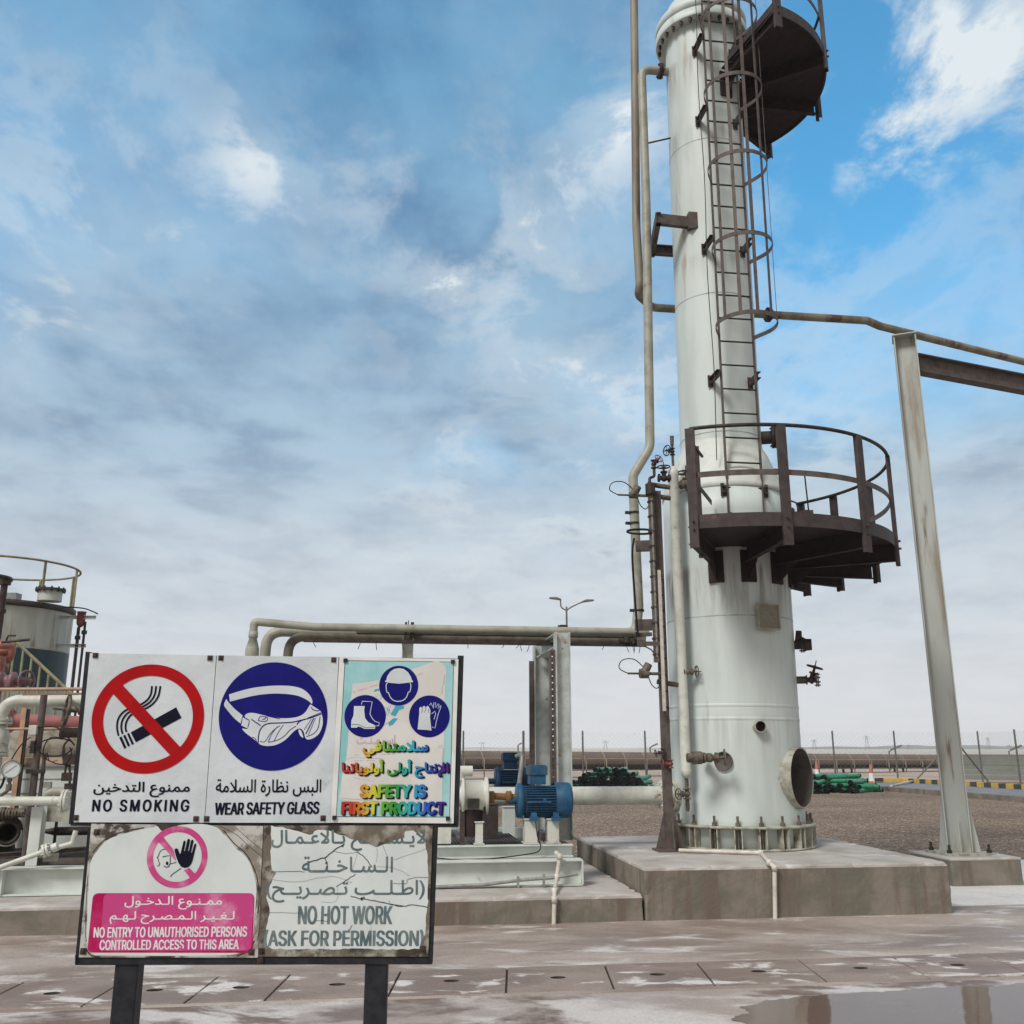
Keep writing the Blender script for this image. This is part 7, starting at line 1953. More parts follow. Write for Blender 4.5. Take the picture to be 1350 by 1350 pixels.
# cable loops and a flexible conduit
b = MB()
c = gp(4.1, -0.22, -0.02)
b.tube([c + E1 * 0.16 * math.cos(t / 14 * 5.6 + 0.4) + UP * 0.045 * math.sin(t / 14 * 5.6 + 0.4) + E2 * 0.08 * math.sin(t / 14 * 5.6) for t in range(15)], 0.014, 8)
b.tube(spl3([gp(4.02, -0.30, 0), gp(3.8, -0.33, 0), gp(3.2, -0.31, 0), gp(2.85, -0.29, 0)]), 0.013, 8)
b.build('flexible_conduit', M['cable'], gs)
b = MB()
b.strip([gp(2.88, -0.33 + 0.02 * k, -0.02 + 0.1 * math.sin(k / 10 * math.pi)) for k in range(11)], 0.045, 0.008, UP)
b.strip([gp(2.76, -0.33 + 0.03 * k, -0.10) for k in range(11)], 0.05, 0.01, UP)
b.build('cable_bracket', M['brown2'], gs)
gate_valve(gp(1.42, 0.03, -0.03), UP, -E1, 0.036, M['red'], gs, 0.05, 'gauge_valve', M['red'])
gate_valve(gp(1.55, -0.06, -0.03), UP, -E1 - UP * 0.2, 0.03, M['valve_d'], gs, 0.04, 'gauge_valve')

# standpipe
DS = 10.78
sp = [PL(889, 622, DS), PL(905, 1026, DS)]
root = thing('standpipe', 'pale vertical standpipe with valves running up the front of the tower', 'pipe', (sp[1].x, sp[1].y, 0.49))
x0, y0 = sp[1].x, sp[1].y
zb_, zt_ = sp[1].z, PL(889, 618, DS).z


def sq(z, s=0.0, d=0.0):
    return Vector((x0, y0, z)) + E1 * s + E2 * d


b = MB()
b.lathe(sq(zb_), UP, ((0.0, -0.0), (0.035, 0.0), (0.062, 0.05), (0.064, 0.09), (0.06, 0.10), (0.06, zt_ - zb_ - 0.10), (0.064, zt_ - zb_ - 0.09), (0.064, zt_ - zb_ - 0.03), (0.045, zt_ - zb_), (0.02, zt_ - zb_ + 0.03), (0, zt_ - zb_ + 0.03)), 20)
b.build('tube', M['cream'], root)
b = MB()
b.cyl(sq(zb_), sq(zb_ - 0.28), 0.022, None, 10)
b.cyl(sq(zb_ - 0.28), sq(zb_ - 0.36), 0.026, 0.018, 10)
b.build('drain_stub', M['valve'], root)
gate_valve(sq(zb_ - 0.17), UP, -E1 * 0.9 - E2 * 0.3, 0.045, M['valve'], root, 0.06, 'valve')
b = MB()
b.cyl(sq(zt_), sq(zt_ + 0.30), 0.016, None, 10)
b.cyl(sq(zt_ + 0.3), sq(zt_ + 0.42), 0.022, 0.026, 10)
b.build('vent_stub', M['valve'], root)
gate_valve(sq(zt_ + 0.22), UP, -E1 * 0.9 - E2 * 0.4, 0.034, M['valve_d'], root, 0.065, 'valve', M['dark'])
# upper and lower branches to the gauge and to the shell
zu = PL(880, 645, DS).z
for z, s1 in ((zu + 0.02, -0.33), (zu - 0.12, -0.28), (2.30, -0.30)):
    b = MB()
    b.tube(fillet([sq(z), sq(z + 0.02, s1 * 0.6), sq(z + 0.04, s1)], 0.05), 0.03, 10)
    b.build('branch', M['valve'], root)
zz_ = PL(885, 645, DS).z
gate_valve(sq(zu + 0.14, -0.12), E1, UP, 0.055, M['valve_d'], root, 0.075, 'valve', M['dark'])
gate_valve(sq(zu + 0.06, 0.16), E1 + E2 * 0.4, UP, 0.062, M['valve'], root, 0.10, 'valve', M['dark'])
b = MB()
b.tube(fillet([sq(zu + 0.06, 0.02), sq(zu + 0.06, 0.16), sq(zu - 0.1, 0.30, 0.05), sq(zu - 0.12, 0.36, 0.35)], 0.06), 0.04, 12)
b.build('branch', M['valve'], root)
v_ = gate_valve(sq(PL(903, 886, DS).z, 0.06, -0.03), E1, E1 * 0.95 + UP * 0.05, 0.042, M['valve'], root, 0.065, 'valve')
gate_valve(vq, UP, -E2 + E1 * 0.5 + UP * 0.6, 0.04, M['valve_d'], gs, 0.055, 'valve', M['red'])

# white conduits on the plinths
def conduit(pts, label, r=0.021):
    mb = MB()
    mb.tube(fillet(pts, 0.025, 4), r, 10)
    for p in pts[1:-1]:
        mb.lathe(p, (0, 0, 1), ((0, -0.03), (r * 1.35, -0.03), (r * 1.35, 0.03), (0, 0.03)), 10)
    return tag(mb.build('conduit_pipe', M['pvc'], loc=pts[-1]), label, 'conduit')


yf = D0 - 0.045
conduit([onz(895, 1121, 0.515), onz(1003, 1124.5, 0.515), onz(1014, 1137, 0.515), PL(1021, 1144, yf), PL(1022, 1213, yf)], 'white plastic conduit bent over the front of the tower plinth')

# ------------------------------------------------------------------ pump skid right of the board
DK = 9.92
ZK = 0.25
skid = thing('pump_skid', 'pale steel skid of stacked beams with grating floor and white pedestals', 'skid', pl(0, 11, ZK))


def skid_h(x, y, d):
    return PL(x, y, d).z


sR = PL(769, 1160, DK).dot(E1)
b = MB()
zt1 = 0.50
b.ibeam(pl(-9, DK + 0.09, (ZK + zt1) / 2 + 0.003), pl(sR, DK + 0.09, (ZK + zt1) / 2 + 0.003), zt1 - ZK - 0.004, 0.18, 0.014)
b.build('base_beam', M['skid'], skid)
b = MB()
b.ibeam(pl(-9, 12.6, (ZK + zt1) / 2 + 0.003), pl(sR, 12.6, (ZK + zt1) / 2 + 0.003), zt1 - ZK - 0.004, 0.18, 0.014)
b.build('base_beam', M['skid'], skid)
sL = PL(2, 1165, DK).dot(E1)
for s in (sR - 0.006, sL):
    b = MB()
    b.obox(pl(s, DK + 0.06, (ZK + zt1) / 2 + 0.003), E1 * 0.006, E2 * 0.075, UP * (zt1 - ZK - 0.034) / 2)
    b.build('stiffener', M['skid'], skid)
sR2 = PL(756, 1122, DK + 0.2).dot(E1)
sM = PL(575, 1122, DK + 0.2).dot(E1)
b = MB()
zt2 = 0.625
b.channel(pl(sM - 2.2, DK + 0.30, (zt1 + zt2) / 2 + 0.004), pl(sR2, DK + 0.30, (zt1 + zt2) / 2 + 0.004), zt2 - zt1 - 0.002, 0.09, 0.012, UP, 1)
b.build('upper_beam', M['skid'], skid)
b = MB()
b.channel(pl(sM - 2.2, 12.3, (zt1 + zt2) / 2 + 0.004), pl(sR2, 12.3, (zt1 + zt2) / 2 + 0.004), zt2 - zt1 - 0.002, 0.09, 0.012, UP, -1)
b.build('upper_beam', M['skid'], skid)
# cross members
for s in (sR2 - 0.06, sM + 0.3, sM - 1.2):
    b = MB()
    b.channel(pl(s, DK + 0.32, (zt1 + zt2) / 2), pl(s, 12.26, (zt1 + zt2) / 2), 0.10, 0.07, 0.012, UP, 1)
    b.build('cross_beam', M['brown2'], skid)


def grating(s0, s1, d0, d1, z, parent, name='grating'):
    mb = MB()
    n = int((s1 - s0) / 0.035)
    for i in range(n + 1):
        s = s0 + (s1 - s0) * i / n
        mb.pbox(s - 0.004, s + 0.004, d0, d1, z - 0.025, z)
    m = int((d1 - d0) / 0.12)
    for i in range(m + 1):
        d = d0 + (d1 - d0) * i / m
        mb.pbox(s0, s1, d - 0.005, d + 0.005, z - 0.02, z - 0.003)
    return mb.build(name, M['grate'], parent)


grating(sM - 0.1, PL(690, 1110, 10.6).dot(E1), DK + 0.48, 12.1, 0.60, skid)
# white pedestals
def pedestal(x0_, x1_, ytop, d, parent, dep=0.16, mat='cream', zb=None, flanged=True):
    s0, s1 = PL(x0_, ytop, d).dot(E1), PL(x1_, ytop, d).dot(E1)
    zt = PL((x0_ + x1_) / 2, ytop, d).z
    zb = zt2 + 0.008 if zb is None else zb
    mb = MB()
    mb.pbox(s0, s1, d, d + dep, zb + 0.012, zt - 0.014)
    if flanged:
        mb.pbox(s0 - 0.012, s1 + 0.012, d - 0.012, d + dep + 0.012, zt - 0.013, zt)
        mb.pbox(s0 - 0.015, s1 + 0.015, d - 0.015, d + dep + 0.015, zb, zb + 0.011)
    return mb.build('pedestal', M[mat], parent, bevel=0.003)


DPD = DK + 0.26
pedestal(692, 708.5, 1079, DPD, skid)
pedestal(722, 737, 1079, DPD, skid)
pedestal(627, 637, 1083, DPD, skid, 0.09)
pedestal(575, 595, 1088, DPD, skid, 0.2, flanged=False)
pedestal(664, 679, 1063, 11.9, skid, 0.16, 'skid', 0.5)
for (xa, xb, yt, dd) in ((607, 613, 1068, DPD + 0.02), (634, 657, 1063, 11.2)):
    s0, s1 = PL(xa, yt, dd).dot(E1), PL(xb, yt, dd).dot(E1)
    b = MB()
    b.pbox(s0, s1, dd, dd + 0.08, 0.62, PL(xa, yt, dd).z)
    b.build('prop', M['brown'], skid)


def motor(c, L_, r, parent_label, mat='motor'):
    """foot-mounted electric motor along E1, fan cowl at the far end"""
    root = thing('electric_motor', parent_label, 'motor', (c.x, c.y, c.z - r - 0.03))
    a = E1
    b_ = MB()
    b_.lathe(c - a * L_ / 2, a, ((0, 0), (r * 0.95, 0), (r * 1.0, 0.02), (r * 1.0, 0.05), (r * 0.9, 0.06), (r * 0.84, 0.065), (r * 0.84, L_ * 0.68), (r * 0.9, L_ * 0.69)), 32)
    b_.cyl(c - a * L_ / 2, c - a * (L_ / 2 + 0.09), r * 0.2, None, 12)
    b_.build('body', M[mat], root)
    n = 40
    b_ = MB()
    for i in range(n):
        w = 2 * math.pi * i / n
        u = E2 * math.cos(w) + UP * math.sin(w)
        t = -E2 * math.sin(w) + UP * math.cos(w)
        if u.z > 0.86:
            continue
        b_.obox(c - a * L_ * 0.04 + u * r * 0.9, a * L_ * 0.315, t * 0.0035, u * r * 0.085)
    b_.build('cooling_fins', M[mat], root)
    b_ = MB()
    b_.lathe(c - a * L_ / 2, a, ((r * 0.99, L_ * 0.685), (r * 1.02, L_ * 0.69), (r * 1.02, L_ * 0.93), (r * 0.97, L_ * 0.98), (r * 0.80, L_), (0, L_)), 32)
    b_.build('fan_cowl', M[mat], root)
    b_ = MB()
    zt = r + 0.02
    q = c - a * L_ * 0.13
    b_.obox(q + UP * (zt + 0.015), a * 0.085, E2 * 0.09, UP * 0.05)
    b_.obox(q + UP * (zt + 0.105), a * 0.10, E2 * 0.105, UP * 0.045)
    b_.obox(q + UP * (zt + 0.156), a * 0.088, E2 * 0.093, UP * 0.006)
    b_.build('terminal_box', M[mat], root, bevel=0.008)
    for k in (-0.22, 0.18):
        b_ = MB()
        b_.obox(c + a * L_ * k - UP * (r * 0.93 + 0.012), a * 0.045, E2 * r * 0.9, UP * 0.022)
        for s in (-1, 1):
            b_.prism([c + a * (L_ * k - 0.03) + E2 * s * r * 0.85 - UP * (r * 0.9), c + a * (L_ * k - 0.03) + E2 * s * r * 0.35 - UP * (r * 0.9), c + a * (L_ * k - 0.03) + E2 * s * r * 0.7 - UP * r * 0.5], a * 0.06)
        b_.build('foot', M[mat], root)
    b_ = MB()
    b_.tube(fillet([c - a * L_ * 0.35 - E2 * r * 0.99 - UP * 0.01, c + a * L_ * 0.08 - E2 * (r * 1.02) - UP * 0.01], 0.01), 0.011, 8)
    b_.obox(c - a * 0.02 - E2 * r * 0.98 + UP * 0.01, a * 0.016, E2 * 0.016, UP * 0.022)
    b_.build('earth_clip', M[mat], root)
    return root


mc = PL(717, 1055, DPD + 0.1)
motor(mc, 0.58, 0.178, 'bright blue ribbed electric motor on two white pedestals in front')
mc2 = PL(679, 1030, 12.1)
m2r = motor(mc2, 0.50, 0.165, 'dark blue electric motor standing behind the white pipe with a curved grey hose', 'motor_dark')
b = MB()
b.tube(spl3([mc2 + UP * 0.30 - E1 * 0.0 - E2 * 0.13, mc2 + UP * 0.31 + E1 * 0.06 - E2 * 0.2, mc2 + UP * 0.22 + E1 * 0.05 - E2 * 0.24, mc2 + E1 * 0.02 - E2 * 0.26, mc2 - UP * 0.25 - E2 * 0.25]), 0.03, 10)
b.build('hose', M['galv'], m2r)

# pump bearing housing and shaft
pc = PL(625, 1049, DPD + 0.12)
pump = thing('pump', 'white flanged pump housing with rusty coupling left of the front blue motor', 'pump', (pc.x, pc.y, 0.63))
b = MB()
b.lathe(pc - E1 * 0.22, E1, ((0, 0), (0.13, 0), (0.13, 0.03), (0.10, 0.04), (0.10, 0.08), (0.185, 0.085), (0.185, 0.11), (0.165, 0.115), (0.16, 0.30), (0.145, 0.33), (0.19, 0.335), (0.19, 0.36), (0.10, 0.365), (0.0, 0.37)), 28)
b.build('housing', M['cream'], pump)
b = MB()
b.cyl(pc - E1 * 0.16 + UP * 0.16, pc - E1 * 0.16 + UP * 0.27, 0.06, 0.055, 14)
b.cyl(pc - E1 * 0.22 + UP * 0.25, pc - E1 * 0.02 + UP * 0.25, 0.055, None, 14)
b.build('filler_neck', M['cream'], pump)
b = MB()
b.lathe(pc - E1 * 0.62, E1, ((0, 0), (0.14, 0.0), (0.22, 0.06), (0.24, 0.14), (0.22, 0.24), (0.14, 0.30), (0.12, 0.40), (0, 0.40)), 24)
b.build('casing', M['skid'], pump)
b = MB()
s1 = PL(690, 1052, DPD + 0.12)
b.cyl(pc + E1 * 0.14, s1, 0.035, None, 12)
b.build('shaft', M['rust'], pump)
for x in (648, 671):
    q = PL(x, 1051, DPD + 0.12)
    b = MB()
    b.lathe(q - E1 * 0.03, E1, ((0, -0.005), (0.062, 0), (0.062, 0.055), (0, 0.06)), 16)
    b.build('coupling', M['rust'], pump)
b = MB()
b.tube(spl3([pc + E1 * 0.1 - UP * 0.1 - E2 * 0.1, pc + E1 * 0.11 - UP * 0.22 - E2 * 0.12, pc + E1 * 0.12 - UP * 0.30 - E2 * 0.12]), 0.012, 8)
b.obox(pc - E1 * 0.02 - E2 * 0.17 - UP * 0.07, E1 * 0.06, E2 * 0.012, UP * 0.05)
b.build('oil_line', M['dark'], pump)
b = MB()
b.cyl(pc - E1 * 0.02 - UP * 0.14, pc - E1 * 0.02 - UP * 0.40, 0.12, 0.1, 14)
b.build('sump', M['deck'], pump)

# the thick white suction pipe into the tower
zs = PL(800, 1049, 11.3).z
pA, pB = PL(560, 1052, 11.3), PL(883, 1049, 11.3)
pA.z = pB.z = zs
pA = pA - E1 * 1.2
root = thing('suction_pipe', 'thick cream pipe running level behind the blue motors into the tower', 'pipe', (pA.x, pA.y, zs))
b = MB()
b.tube([pA, pB + E1 * 0.15], 0.105, 20)
b.build('tube', M['cream'], root)
q = PL(874, 1050, 11.3)
q.z = zs
b = MB()
b.flange(q, E1, 0.17, 0.03, 10)
b.build('flange', M['cream'], root)
b = MB()
b.lathe(Vector((ax(zs).x, ax(zs).y, zs)), -E1, ((0.19, RS - 0.12), (0.19, RS + 0.06), (0.18, RS + 0.06), (0.18, RS + 0.0), (0.1, RS)), 28)
b.build('shell_collar', M['ring'], tower)

# conduit and cable on the front skid
conduit([PL(733, 1124, DK + 0.05), PL(738, 1129, DK - 0.03), PL(734, 1157, DK - 0.03), onz(731, 1175, 0.275), PL(731, 1186, D0 - 0.04), PL(730, 1221, D0 - 0.04)], 'white plastic conduit hanging down over the edge of the low pump plinth')
b = MB()
b.tube(spl3([PL(530, 1172, DK - 0.03), PL(600, 1168, DK - 0.03), PL(640, 1166, DK - 0.03), PL(690, 1160, DK - 0.03), PL(730, 1157, DK - 0.04), PL(762, 1152, DK - 0.02)]), 0.016, 8)
for x, y in ((683, 1161), (717, 1158)):
    b.obox(PL(x, y, DK - 0.03) - UP * 0.02, E1 * 0.01, E2 * 0.022, UP * 0.06)
tag(b.build('cable', M['galv'], loc=PL(640, 1166, DK - 0.03)), 'grey cable clipped along the web of the pale skid beam', 'cable')
b = MB()
b.tube(spl3([PL(706, 1080, DPD - 0.05), PL(708, 1100, DPD - 0.06), PL(712, 1120, DPD - 0.10), PL(690, 1127, DPD - 0.1), PL(620, 1134, DPD - 0.1), PL(575, 1131, DPD - 0.1)]), 0.006, 6)
tag(b.build('cable', M['cable'], loc=PL(708, 1100, DPD - 0.06)), 'thin black cable drooping from the front blue motor along the upper beam', 'cable')

# ------------------------------------------------------------------ portal of the pipe rack over the skid
DP = DK + 0.62
n0 = PL(744, 1110, DP)
n0.z = zt2 + 0.01
ntop = PL(744, 834, DP).z
portal = thing('pipe_support', 'grey steel portal of two posts and a crossbeam carrying the level pipe rack', 'pipe support', n0)
f0 = n0 + E2 * 1.45
b = MB()
b.ibeam(n0, Vector((n0.x, n0.y, ntop)), 0.165, 0.16, 0.012, E1)
b.build('post', M['galv_pale'], portal)
b = MB()
b.ibeam(f0, Vector((f0.x, f0.y, ntop)), 0.20, 0.16, 0.012, E1)
b.build('post', M['galv_pale'], portal)
b = MB()
b.ibeam(Vector((n0.x, n0.y, ntop - 0.08)) + E2 * 0.082, Vector((f0.x, f0.y, ntop - 0.08)) - E2 * 0.082, 0.16, 0.15, 0.012)
b.build('crossbeam', M['galv_pale'], portal)
for s, d in ((-0.115, -0.02), (-0.13, 1.40)):
    b = MB()
    o = n0 + E1 * s + E2 * d
    z1 = ntop - 0.2
    n = int((z1 - o.z) / 0.07)
    for k in range(n):                       # perforated strip: two edges and rungs
        z = o.z + (z1 - o.z) * (k + 0.5) / n
        b.obox(Vector((o.x, o.y, z)), E1 * 0.012, E2 * 0.004, UP * 0.029)
    if d > 1:
        b = MB()
    for e in ((-0.021, 0.021) if d < 1 else (-0.022, 0.002, 0.026)):
        b.bar(o + E1 * e, Vector((o.x, o.y, z1)) + E1 * e, 0.024, 0.03, E2)
    b.build('cable_tray', M['brown2'], portal)
b = MB()
q = PL(742, 829, DA)
q.z = zl + 0.07
for k in (-1, 1):
    b.tube([q + E1 * k * 0.05 - UP * 0.12, q + E1 * k * 0.05 + UP * 0.03], 0.012, 8)
b.obox(q + UP * 0.012, E1 * 0.035, E2 * 0.04, UP * 0.02)
b.build('pipe_clamp', M['dark'], portal)
b = MB()
b.tube(spl3([n0 + E1 * 0.06 - E2 * 0.1 + UP * 0.09, n0 + E1 * 0.07 - E2 * 0.14 + UP * 0.04, n0 + E1 * 0.11 - E2 * 0.12 + UP * 0.02]), 0.012, 8)
b.build('lifting_hook', M['galv'], portal)
# second support further left
n1 = PL(531, 1100, DA + 0.02)
b = MB()
b.ibeam(Vector((n1.x, n1.y, 0.5)), Vector((n1.x, n1.y, zl - 0.075)), 0.13, 0.13, 0.01, E1)
b.obox(Vector((n1.x, n1.y, zl + 0.0)) - E2 * 0.13 - E1 * 0.03, E1 * 0.012, E2 * 0.03, UP * 0.09, 1)
b.obox(Vector((n1.x, n1.y, zl + 0.0)) - E2 * 0.13 + E1 * 0.045, E1 * 0.018, E2 * 0.03, UP * 0.09, 1)
b.cyl(Vector((n1.x, n1.y, zl + 0.06)), Vector((n1.x, n1.y, zl + 0.13)), 0.006, None, 6, True, 1)
tag(b.build('pipe_support', [M['cream'], M['dark']], loc=(n1.x, n1.y, 0.5)), 'single cream post under the level pipes, rising behind the safety poster', 'pipe support')

# level pipes of the rack
def level(x, y, d):
    return PL(x, y, d)


r0 = PL(855, 834, DA - 0.16)
r1 = PL(415, 828, DA - 0.16)
r1.z = r0.z = PL(600, 829.5, DA - 0.16).z
r2 = PL(343, 824, DA - 0.16)
r3 = PL(333, 826, DA - 0.16)
r2.z = r0.z + 0.045
r3 = Vector((r2.x, r2.y, r2.z)) - E1 * 0.07


def bottle(root_):
    mb = MB()
    q_ = Vector((r3.x, r3.y, r3.z - 0.13))
    mb.lathe(q_, -UP, ((0.045, -0.02), (0.053, -0.02), (0.053, 0.05), (0.042, 0.055), (0.075, 0.17), (0.078, 0.18), (0.078, 0.29), (0.075, 0.30), (0.075, 2.2)), 18)
    mb.build('reducer', M['pipe'], root_)


pipe_thing('level_pipe', [r0, r1, r2, r3, Vector((r3.x, r3.y, r3.z - 0.14))], 0.046, M['pipe'], 'upper pale pipe of the rack, ending left in a bottle-shaped reducer', 'pipe', [], [0.3, 0.3, 0.08], extra=bottle)
w0 = PL(850, 842, DA + 0.14)
wz = PL(600, 838, DA + 0.14).z
w0.z = wz
w1 = PL(352, 836, DA + 0.14)
w1.z = wz + 0.02
w2 = PL(344, 870, DA + 0.14)
pipe_thing('level_pipe', [w0, w1, Vector((w1.x - 0.05, w1.y, wz - 1.9))], 0.062, M['pipe'], 'fat pale pipe of the rack, bending down just right of the bottle-shaped reducer', 'pipe', rad=0.2)
v0 = PL(850, 846, DA + 0.02)
vz = PL(600, 840, DA + 0.02).z - 0.02
v0.z = vz
v1 = PL(381, 846, DA + 0.02)
v1.z = vz
pipe_thing('level_pipe', [v0, v1, Vector((v1.x - 0.02, v1.y, vz - 1.7))], 0.055, M['pipe_dark'], 'dark brown lagged pipe of the rack, bending down third from the left', 'pipe', rad=0.2)
tz = PL(600, 845, DA - 0.2).z - 0.02
b2 = MB()
t0, t1 = PL(400, 845, DA - 0.2), PL(851, 845, DA - 0.2)
t0.z = t1.z = tz
b2.bar(t0, t1, 0.10, 0.03)
rnd = random.Random(5)
for i in range(14):
    q = t0.lerp(t1, rnd.random())
    b2.tube([q, q - UP * 0.03, q - UP * rnd.uniform(0.05, 0.10) + E1 * rnd.uniform(-0.03, 0.03)], 0.004, 5)
tag(b2.build('cable_ladder', M['dark'], loc=t1), 'dark cable tray slung under the level pipes with loose tie ends', 'cable tray')
# dark valve actuator under the rack by the gauge
q = PL(826, 845, DA - 0.25)
b = MB()
b.cyl(q - E1 * 0.09, q + E1 * 0.09, 0.03, None, 10)
b.cyl(q - UP * 0.02, q + UP * 0.05, 0.045, None, 10)
b.cyl(q + E1 * 0.09 - UP * 0.03, q + E1 * 0.09 + UP * 0.03, 0.035, None, 10)
b.tube([q + E1 * 0.1, q + E1 * 0.3 - UP * 0.1, q + E1 * 0.42 - UP * 0.25], 0.008, 6)
tag(b.build('solenoid_valve', M['dark'], loc=q), 'small black solenoid valve hanging under the rack next to the gauge stand', 'valve')
# ------------------------------------------------------------------ storage tank far left
YT = 27.0
rim = atY(98.5, 801, YT)
ctr = atY(1, 795, YT)
TR = rim.x - ctr.x - 0.2
tc = Vector((ctr.x, YT, 0))
TZ = rim.z
tank = thing('storage_tank', 'round white tank with a dark teal band and a yellowish rail round its roof', 'tank', tc)
zt0, zt1_ = atY(60, 905, YT).z, atY(60, 860, YT).z
b = MB()
b.lathe(tc, UP, ((TR, zt1_ + 0.001), (TR, TZ)), 64)
b.build('upper_wall', M['tank'], tank)
b = MB()
b.lathe(tc, UP, ((TR, zt0 - 0.1), (TR, zt1_)), 64)
b.build('teal_band', M['teal'], tank)
b = MB()
b.lathe(tc, UP, ((TR, 0.02), (TR, zt0 - 0.101)), 64)
b.build('lower_wall', M['tank'], tank)
b = MB()
b.lathe(tc, UP, ((TR + 0.002, TZ - 0.16), (TR + 0.06, TZ - 0.15), (TR + 0.06, TZ), (TR - 0.05, TZ + 0.01), (TR * 0.5, TZ + 0.14), (0, TZ + 0.2)), 64)
b.build('roof', M['brown'], tank)
for z in (TZ - 1.25,):
    b = MB()
    b.lathe(tc, UP, ((TR + 0.001, z - 0.012), (TR + 0.006, z), (TR + 0.001, z + 0.012)), 64)
    b.build('weld_seam', M['seam'], tank)
b = MB()
q = atY(66, 785, YT - 1.2)
b.cyl((q.x, q.y, TZ), (q.x, q.y, TZ + 0.28), 0.31, None, 24)
b.cyl((q.x, q.y, TZ + 0.28), (q.x, q.y, TZ + 0.34), 0.39, None, 24, True, 1)
for i in range(12):
    w = 2 * math.pi * i / 12
    b.cyl((q.x + 0.35 * math.cos(w), q.y + 0.35 * math.sin(w), TZ + 0.24), (q.x + 0.35 * math.cos(w), q.y + 0.35 * math.sin(w), TZ + 0.38), 0.025, None, 6, True, 1, False)
b.build('roof_manhole', [M['tank'], M['dark']], tank)
b = MB()
q = atY(18, 782, YT - 1.0)
b.box(q.x - 0.16, q.x + 0.16, q.y - 0.15, q.y + 0.15, TZ - 0.0, TZ + 0.25)
b.build('roof_vent', M['galv'], tank)
b = MB()
c_ = (tc.x, tc.y, TZ + 1.15)
b.tube(arc(c_, TR + 0.06, 0, 2 * math.pi, 72)[:-1], 0.032, 8, closed=True)
b.build('top_rail', M['rail_y'], tank)
for k in range(9):
    w = R(8) + 2 * math.pi * k / 9
    b = MB()
    x, y = tc.x + (TR + 0.04) * math.cos(w), tc.y + (TR + 0.04) * math.sin(w)
    b.bar((x, y, TZ - 0.05), (x, y, TZ + 1.15), 0.055, 0.055, (math.cos(w), math.sin(w), 0))
    b.build('rail_post', M['rail_y'], tank)
b = MB()
w = R(-72)
p = tc + Vector((math.cos(w), math.sin(w), 0)) * TR
b.channel(Vector((p.x, p.y, TZ - 0.36)), Vector((p.x, p.y, TZ - 0.36)) + Vector((math.cos(w), math.sin(w), 0)) * 0.5, 0.12, 0.08, 0.015)
b.build('wall_bracket', M['brown'], tank)
# level instrument hung on the tank's right side
q = atY(107, 815, YT - 0.3)
ins = thing('level_instrument', 'red pot on two thin dark pipes bracketed to the right side of the tank', 'instrument', (q.x, q.y, 0))
b = MB()
b.lathe(q, UP, ((0, -0.26), (0.05, -0.25), (0.10, -0.18), (0.115, -0.12), (0.115, 0.16), (0.13, 0.165), (0.13, 0.185), (0, 0.19)), 18)
b.build('pot', M['red'], ins)
for dx, z in ((-0.04, q.z - 0.25), (0.13, q.z - 0.1)):
    b = MB()
    b.cyl((q.x + dx - 0.0, q.y, 0.05), (q.x + dx, q.y, z), 0.045 if dx < 0 else 0.035, None, 10)
    b.cyl((q.x + dx, q.y, z - 0.35), (q.x + dx, q.y, z - 0.25), 0.075, None, 10)
    b.build('tube', M['dark'], ins)
for dz, xe in ((0.02, 0.42), (-0.78, 0.22)):
    b = MB()
    b.channel(Vector((tc.x + TR * 0.98, q.y, q.z + dz)), Vector((q.x + xe, q.y, q.z + dz)), 0.1, 0.06, 0.012, UP, 1)
    b.build('bracket', M['galv_pale'], ins)
b = MB()
b.tube(spl3([Vector((tc.x + TR * 0.97, q.y, TZ - 0.02)), Vector((q.x + 0.0, q.y, TZ - 0.06)), Vector((q.x + 0.32, q.y, TZ - 0.16)), Vector((q.x + 0.46, q.y, q.z + 0.12))]), 0.02, 6)
b.build('cable', M['cable'], ins)
# stair rail in front of the tank
s0, s1 = atY(20, 845, 22.0), atY(87, 908, 22.0)
stair = thing('stair_rail', 'pale sloping stair handrail with thin uprights in front of the teal tank band', 'handrail', (s1.x, 22.0, 0))
b = MB()
b.tube([s0, s1, Vector((s1.x + 1.0, 22, s1.z - 0.75))], 0.04, 8)
b.build('rail', M['rail_y'], stair)
for k in range(7):
    p = s0.lerp(s1, k / 6)
    b = MB()
    b.bar(p, Vector((p.x, p.y, max(0.05, p.z - 1.6))), 0.04, 0.04, (0, 1, 0))
    b.build('baluster', M['rail_y'], stair)
b = MB()
b.prism([s0 - UP * 1.55, s1 - UP * 1.55, s1 - UP * 1.85, s0 - UP * 1.85], (0, 0.05, 0))
b.build('stringer', M['galv'], stair)

# ------------------------------------------------------------------ pipework on the left end of the plinth
def lz(x, y, d):
    return PL(x, y, d)


# dark vertical pipe cut by the frame edge, with a hoop on top
q = lz(2, 800, 13.5)
b = MB()
b.cyl((q.x, q.y, 0.3), (q.x, q.y, lz(2, 765, 13.5).z), 0.045, None, 10)
b.cyl((q.x, q.y, lz(2, 808, 13.5).z), (q.x, q.y, lz(2, 803, 13.5).z), 0.065, None, 10)
b.cyl((q.x, q.y, lz(2, 765, 13.5).z - 0.06), (q.x, q.y, lz(2, 765, 13.5).z), 0.08, None, 10)
zt = lz(2, 764, 13.5).z
b.tube(arc((q.x - 0.28, q.y, zt + 0.02), 0.32, -1.4, 1.4, 14), 0.03, 6)
tag(b.build('vent_pipe', M['valve_d'], loc=(q.x, q.y, 0.25)), 'dark upright vent pipe with a hooped top at the left frame edge', 'pipe')

